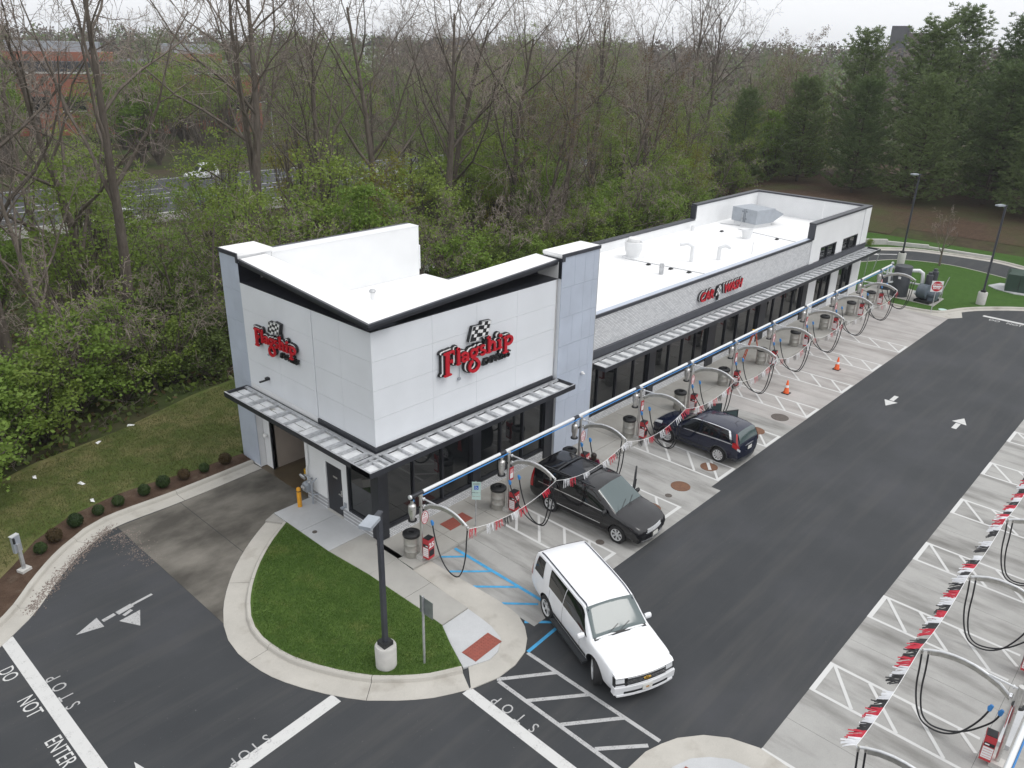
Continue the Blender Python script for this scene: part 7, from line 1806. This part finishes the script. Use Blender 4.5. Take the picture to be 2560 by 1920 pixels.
for x, y in pos:
    if x > 58 and y < 25.5: continue
    if y > 56 - 0.10 * (x - 10) and x < 70: continue
    near = y < 22
    if x < 24 and y > 28 and GR.random() < 0.6: continue
    k = GR.choice([2, 2, 0, 2, 0, 1]) if near else GR.choice([0, 1, 2, 4, 4, 5, 3, 0, 4, 1, 5])
    put(bush, us, k, x, y, GR.uniform(0.7, 1.15) if near else GR.uniform(0.8, 1.3), GR.uniform(0, 6.28), 'leafy green shrub in the brush along the wood edge' if near else 'green understorey growth among the bare trunks of the wood', 'brush along the wood edge' if near else 'understorey of the wood', cat='shrub')
for i in range(60):
    x = GR.uniform(-40, 150); y = GR.uniform(100, 140)
    put(bush, us, GR.choice([4, 5, 3, 4, 5]), x, y, GR.uniform(1.1, 1.8), GR.uniform(0, 6.28), 'fresh green tree beyond the highway', 'green trees beyond the highway', cat='tree')
# --- leafless brush between the shrubs
brush = [make_bare('bare_shrub', 81, 4.6, None, 0, spread=1.4, fork=0.06, density=0.9, lean=0.2), make_bare('bare_shrub', 86, 5.6, 'leaf', 700, spread=1.2, fork=0.08, density=0.9, lean=0.25), make_bare('bare_shrub', 91, 6.5, 'leaf_bright', 900, spread=1.1, fork=0.08, density=0.85, lean=0.2)]
uq = set()
for i in range(96):
    if i < 48: x = -24 + i * 2.0 + GR.uniform(-0.8, 0.8); y = float(np.interp(x, [-30, -16, -8, -4, 1, 6, 14, 44, 75], [12.5, 14.2, 15.6, 16.8, 18.2, 18.6, 18.8, 18.8, 26])) + GR.uniform(0.3, 2.5)
    else: x = GR.uniform(-30, 100); y = GR.uniform(21, 52)
    if x > 58 and y < 26: continue
    if y > 55 - 0.10 * (x - 10): continue
    put(brush, uq, GR.choice([0, 0, 1, 2, 1]), x, y, GR.uniform(0.75, 1.25), GR.uniform(0, 6.28), 'grey twiggy bush with few leaves among the brush of the wood', 'twiggy bushes of the wood', cat='shrub')
# --- pines at the right
pines = [make_pine('pine_tree', 5, 17.5), make_pine('pine_tree', 9, 16.0), make_pine('pine_tree', 17, 18.5)]
up_ = set()
for i, (x, y, k, sc, lab) in enumerate(((86.0, 24.0, 1, 0.80, 'slender pine at the left end of the pine stand'), (90.5, 12.5, 0, 1.10, 'broad dark pine, tallest of the stand, behind the building end'), (82.0, 15.5, 1, 0.74, 'small pine low in front of the tallest pine'), (80.0, 8.0, 2, 0.72, 'small pine above the far end of the roof'), (94.0, 3.5, 2, 1.02, 'dense pine in the middle of the stand'),
                                        (86.0, 2.5, 1, 0.92, 'middle pine standing forward of the stand'), (88.0, -4.5, 0, 1.0, 'dense pine right of the middle of the stand'), (80.0, -3.0, 1, 0.74, 'small pine right of the far lamp post top'), (82.0, -10.0, 2, 0.86, 'pine at the right behind the lamp post'), (92.0, -12.0, 1, 1.02, 'pine at the right edge of the picture'), (102.0, 12.0, 2, 1.04, 'pine in the back row, left one'), (104.0, 4.0, 1, 1.05, 'pine in the back row, middle one'), (106.0, -4.0, 0, 1.02, 'pine in the back row, right one'), (97.0, 22.0, 2, 0.92, 'pine at the far left of the back row'), (100.0, -16.0, 2, 0.95, 'pine beyond the right edge of the stand'), (78.0, 28.0, 0, 0.62, 'thin pine among the bare trees left of the stand'))):
    put(pines, up_, k, x, y, sc, GR.uniform(0, 6.28), lab, 'pines beyond the loop lane')
# --- shrubs in the mulch bed
def make_round(name, seed, mat):
    g = np.random.default_rng(seed); t = thing(name, 'x', 'shrub')
    n = 2600; d = rand_dirs(g, n); r = 0.30 * g.uniform(0.72, 1.06, size=(n, 1)); c = d * r * np.array([1, 1, 0.95]) + np.array([0, 0, 0.30]); c[:, 2] = np.maximum(c[:, 2], 0.02)
    u = rand_dirs(g, n); v = np.cross(u, d); v /= np.linalg.norm(v, axis=1, keepdims=True) + 1e-9
    s = 0.030 * g.uniform(0.6, 1.3, size=(n, 1)); quads_mesh('crown', c, u * s, v * s * 0.7, MT[mat], t)
    segs_mesh('trunk', [np.array([0, 0, -0.05, 0.02, 0, 0.3, 0.03, 0.015])] + [np.concatenate([[0, 0, 0.1], c[i] * 0.8, [0.012, 0.005]]) for i in range(14)], MT['bark'], t, 4)
    return t
rs = [make_round('round_shrub', 61, 'shrub'), make_round('round_shrub', 62, 'shrub_red')]; ur = set()
for i, (x, y) in enumerate(((-0.95, 9.1), (-1.9, 9.05), (-2.75, 9.08), (-3.62, 9.05), (-4.4, 8.98), (-5.42, 8.92), (-6.2, 8.8), (-7.08, 8.58), (-7.95, 8.12), (-8.55, 7.72))):
    k = 1 if i in (0, 2, 8) else 0
    o = put(rs, ur, k, x, y, GR.uniform(0.66, 0.88), GR.uniform(0, 6.28), '%s %s round shrub of the mulch bed counting from the building' % (ORD[i], 'brownish' if k else 'green'), 'round shrubs in the mulch bed'); o.location.z = 0.10
t = make_bare('sapling', 71, 4.2, None, 0, spread=0.5, fork=0.25, density=0.7); t.location = (58.6, -1.4, 0.12); tag(t, 'thin bare sapling on the far lawn by the loop lane', 'tree')
t = make_bush('lawn_tuft', 77, 0.35, 0.5, 14, 500, 0.05, 'leaf', 0.1, 0.1); t.location = (61.9, 5.6, 0.1); tag(t, 'small green tuft beside the stepped wall', 'shrub')
# --- grass blades and ground cover
def poly_inside(poly, P):
    x, y = P[:, 0], P[:, 1]; ins = np.zeros(len(P), bool); n = len(poly)
    for i in range(n):
        (x0, y0), (x1, y1) = poly[i], poly[(i + 1) % n]
        c = ((y0 > y) != (y1 > y)) & (x < (x1 - x0) * (y - y0) / (y1 - y0 + 1e-12) + x0); ins ^= c
    return ins
def blades(name, label, poly, n, h, w, z, mat, seed):
    g = np.random.default_rng(seed); a = np.array(poly); lo, hi = a.min(0), a.max(0)
    P = g.uniform(lo, hi, size=(n * 3, 2)); P = P[poly_inside(poly, P)][:n]; m = len(P)
    az = g.uniform(0, 6.28, m); hh = h * g.uniform(0.5, 1.4, m); dx = np.stack([np.cos(az), np.sin(az)], 1) * w; ln = g.normal(size=(m, 2)) * h * 0.5
    b = np.concatenate([P, np.full((m, 1), z)], 1); A = b.copy(); A[:, :2] -= dx; Bv = b.copy(); Bv[:, :2] += dx; T = b.copy(); T[:, :2] += ln; T[:, 2] += hh
    V = np.stack([A, Bv, T], 1).reshape(-1, 3)
    return tag(arr_obj(name, V, np.arange(m * 3).reshape(-1, 3), mat), label, 'grass', kind='stuff')
MT['blade'] = m_leaf('grass_blade', (0.055, 0.112, 0.016), (0.105, 0.180, 0.034), 0.3); MT['blade_dry'] = m_leaf('grass_blade_dry', (0.065, 0.098, 0.022), (0.15, 0.14, 0.055), 0.25)
corner = [(-5.55, -1.2), (-5.2, -0.2), (-4.75, 0.5), (-3.85, 1.65), (-2.95, 2.55), (-1.7, 3.35), (-1.66, 0.85), (-1.50, -1.2), (-1.47, -3.7), (-1.5, -4.83), (-1.87, -5.55), (-2.3, -6.45), (-3.2, -6.02), (-3.84, -5.5), (-4.62, -4.6), (-5.36, -3.05), (-5.58, -2.1)]
blades('lawn_blades', 'mown grass blades of the corner lawn', corner, 52000, 0.045, 0.006, 0.12, MT['blade'], 1)
lawn_p = [(-0.1, 9.5), (-1.0, 9.5), (-2.1, 9.52), (-3.9, 9.75), (-5.15, 9.82), (-7.0, 9.5), (-8.5, 8.7), (-9.6, 7.65), (-10.7, 6.7), (-13, 5.3), (-17, 4.0), (-17, 12.4), (-11, 13.0), (-7.9, 13.8), (-4.5, 14.7), (1.3, 16.3), (6, 17.2), (6, 9.7)]
blades('lawn_blades', 'uneven rough grass blades of the left lawn', lawn_p, 60000, 0.07, 0.010, 0.125, MT['blade_dry'], 2)
g = np.random.default_rng(5); n = 46000
P = np.stack([g.uniform(-34, 105, n), 15 + (g.random(n) ** 1.6) * 42], 1)
e = np.interp(P[:, 0], [-34, -16, -8, -4, 1, 6, 14, 44, 62, 80], [11.8, 13.0, 14.4, 15.4, 17.0, 17.6, 18, 18, 22, 27]); P = P[P[:, 1] > e]; n = len(P)
c = np.concatenate([P, (hgt(P[:, 0], P[:, 1]) + g.random(n) ** 2 * 0.7)[:, None]], 1); u = rand_dirs(g, n) * 0.17; v = np.cross(u, rand_dirs(g, n)); v *= 0.11 / (np.linalg.norm(v, axis=1, keepdims=True) + 1e-9)
tag(quads_mesh('ground_cover', c, u, v, [MT['leaf_dark'], MT['leaf'], MT['leaf_pink']], None, g.choice([0, 0, 0, 1, 2], n)), 'low leafy ground cover and fallen leaves on the wood floor', 'ground cover', kind='stuff')
# --- far woods that read as one mass
g = np.random.default_rng(9)
n = 1700; ang = g.uniform(R(-14), R(112), n); rad = 150 + 470 * g.random(n) ** 0.8
cx, cy = -14 + rad * np.cos(ang), -19 + rad * np.sin(ang)
keep = (cy > 118 + 0.0 * cx) | (cx > 128); cx, cy = cx[keep], cy[keep]; n = len(cx)
hz = hgt(cx, cy); Ht = g.uniform(10, 17, n); kind = g.choice([0, 0, 0, 1, 2, 3], n)
m = 90
d = rand_dirs(g, n * m).reshape(n, m, 3) * (g.uniform(0.3, 1.0, size=(n, m, 1)) ** 0.5); d[:, :, 0:2] *= g.uniform(3.2, 5.0, size=(n, 1, 1)); d[:, :, 2] *= (Ht * 0.42)[:, None]
c = np.stack([cx, cy, hz + Ht * 0.58], 1)[:, None, :] + d
u = rand_dirs(g, n * m) * g.uniform(0.5, 1.1, size=(n * m, 1)); v = np.cross(u, rand_dirs(g, n * m)); v *= (0.42 * g.uniform(0.5, 1.2, size=(n * m, 1))) / (np.linalg.norm(v, axis=1, keepdims=True) + 1e-9)
tag(quads_mesh('far_woods', c.reshape(-1, 3), u, v, [MT['bark'], MT['leaf_dark'], MT['bark'], MT['needle']], None, np.repeat(kind, m)), 'hazy far woods along the horizon', 'woods', kind='stuff')


# ------------------------------------------------------------------ thin haze in the air
hz_m = bpy.data.materials.new('haze'); hz_m.use_nodes = True
_t = hz_m.node_tree; _t.nodes.remove(_t.nodes['Principled BSDF'])
_v = _t.nodes.new('ShaderNodeVolumePrincipled'); _v.inputs['Color'].default_value = (0.93, 0.95, 1.0, 1); _v.inputs['Density'].default_value = 0.0003; _v.inputs['Anisotropy'].default_value = 0.2
_t.links.new(_v.outputs[0], _t.nodes['Material Output'].inputs['Volume'])
hb = MB().bb(-2400, 2400, -2400, 2400, -12.0, 45.0).build('haze', hz_m)
tag(hb, 'thin pale haze in the air', 'haze', kind='stuff')
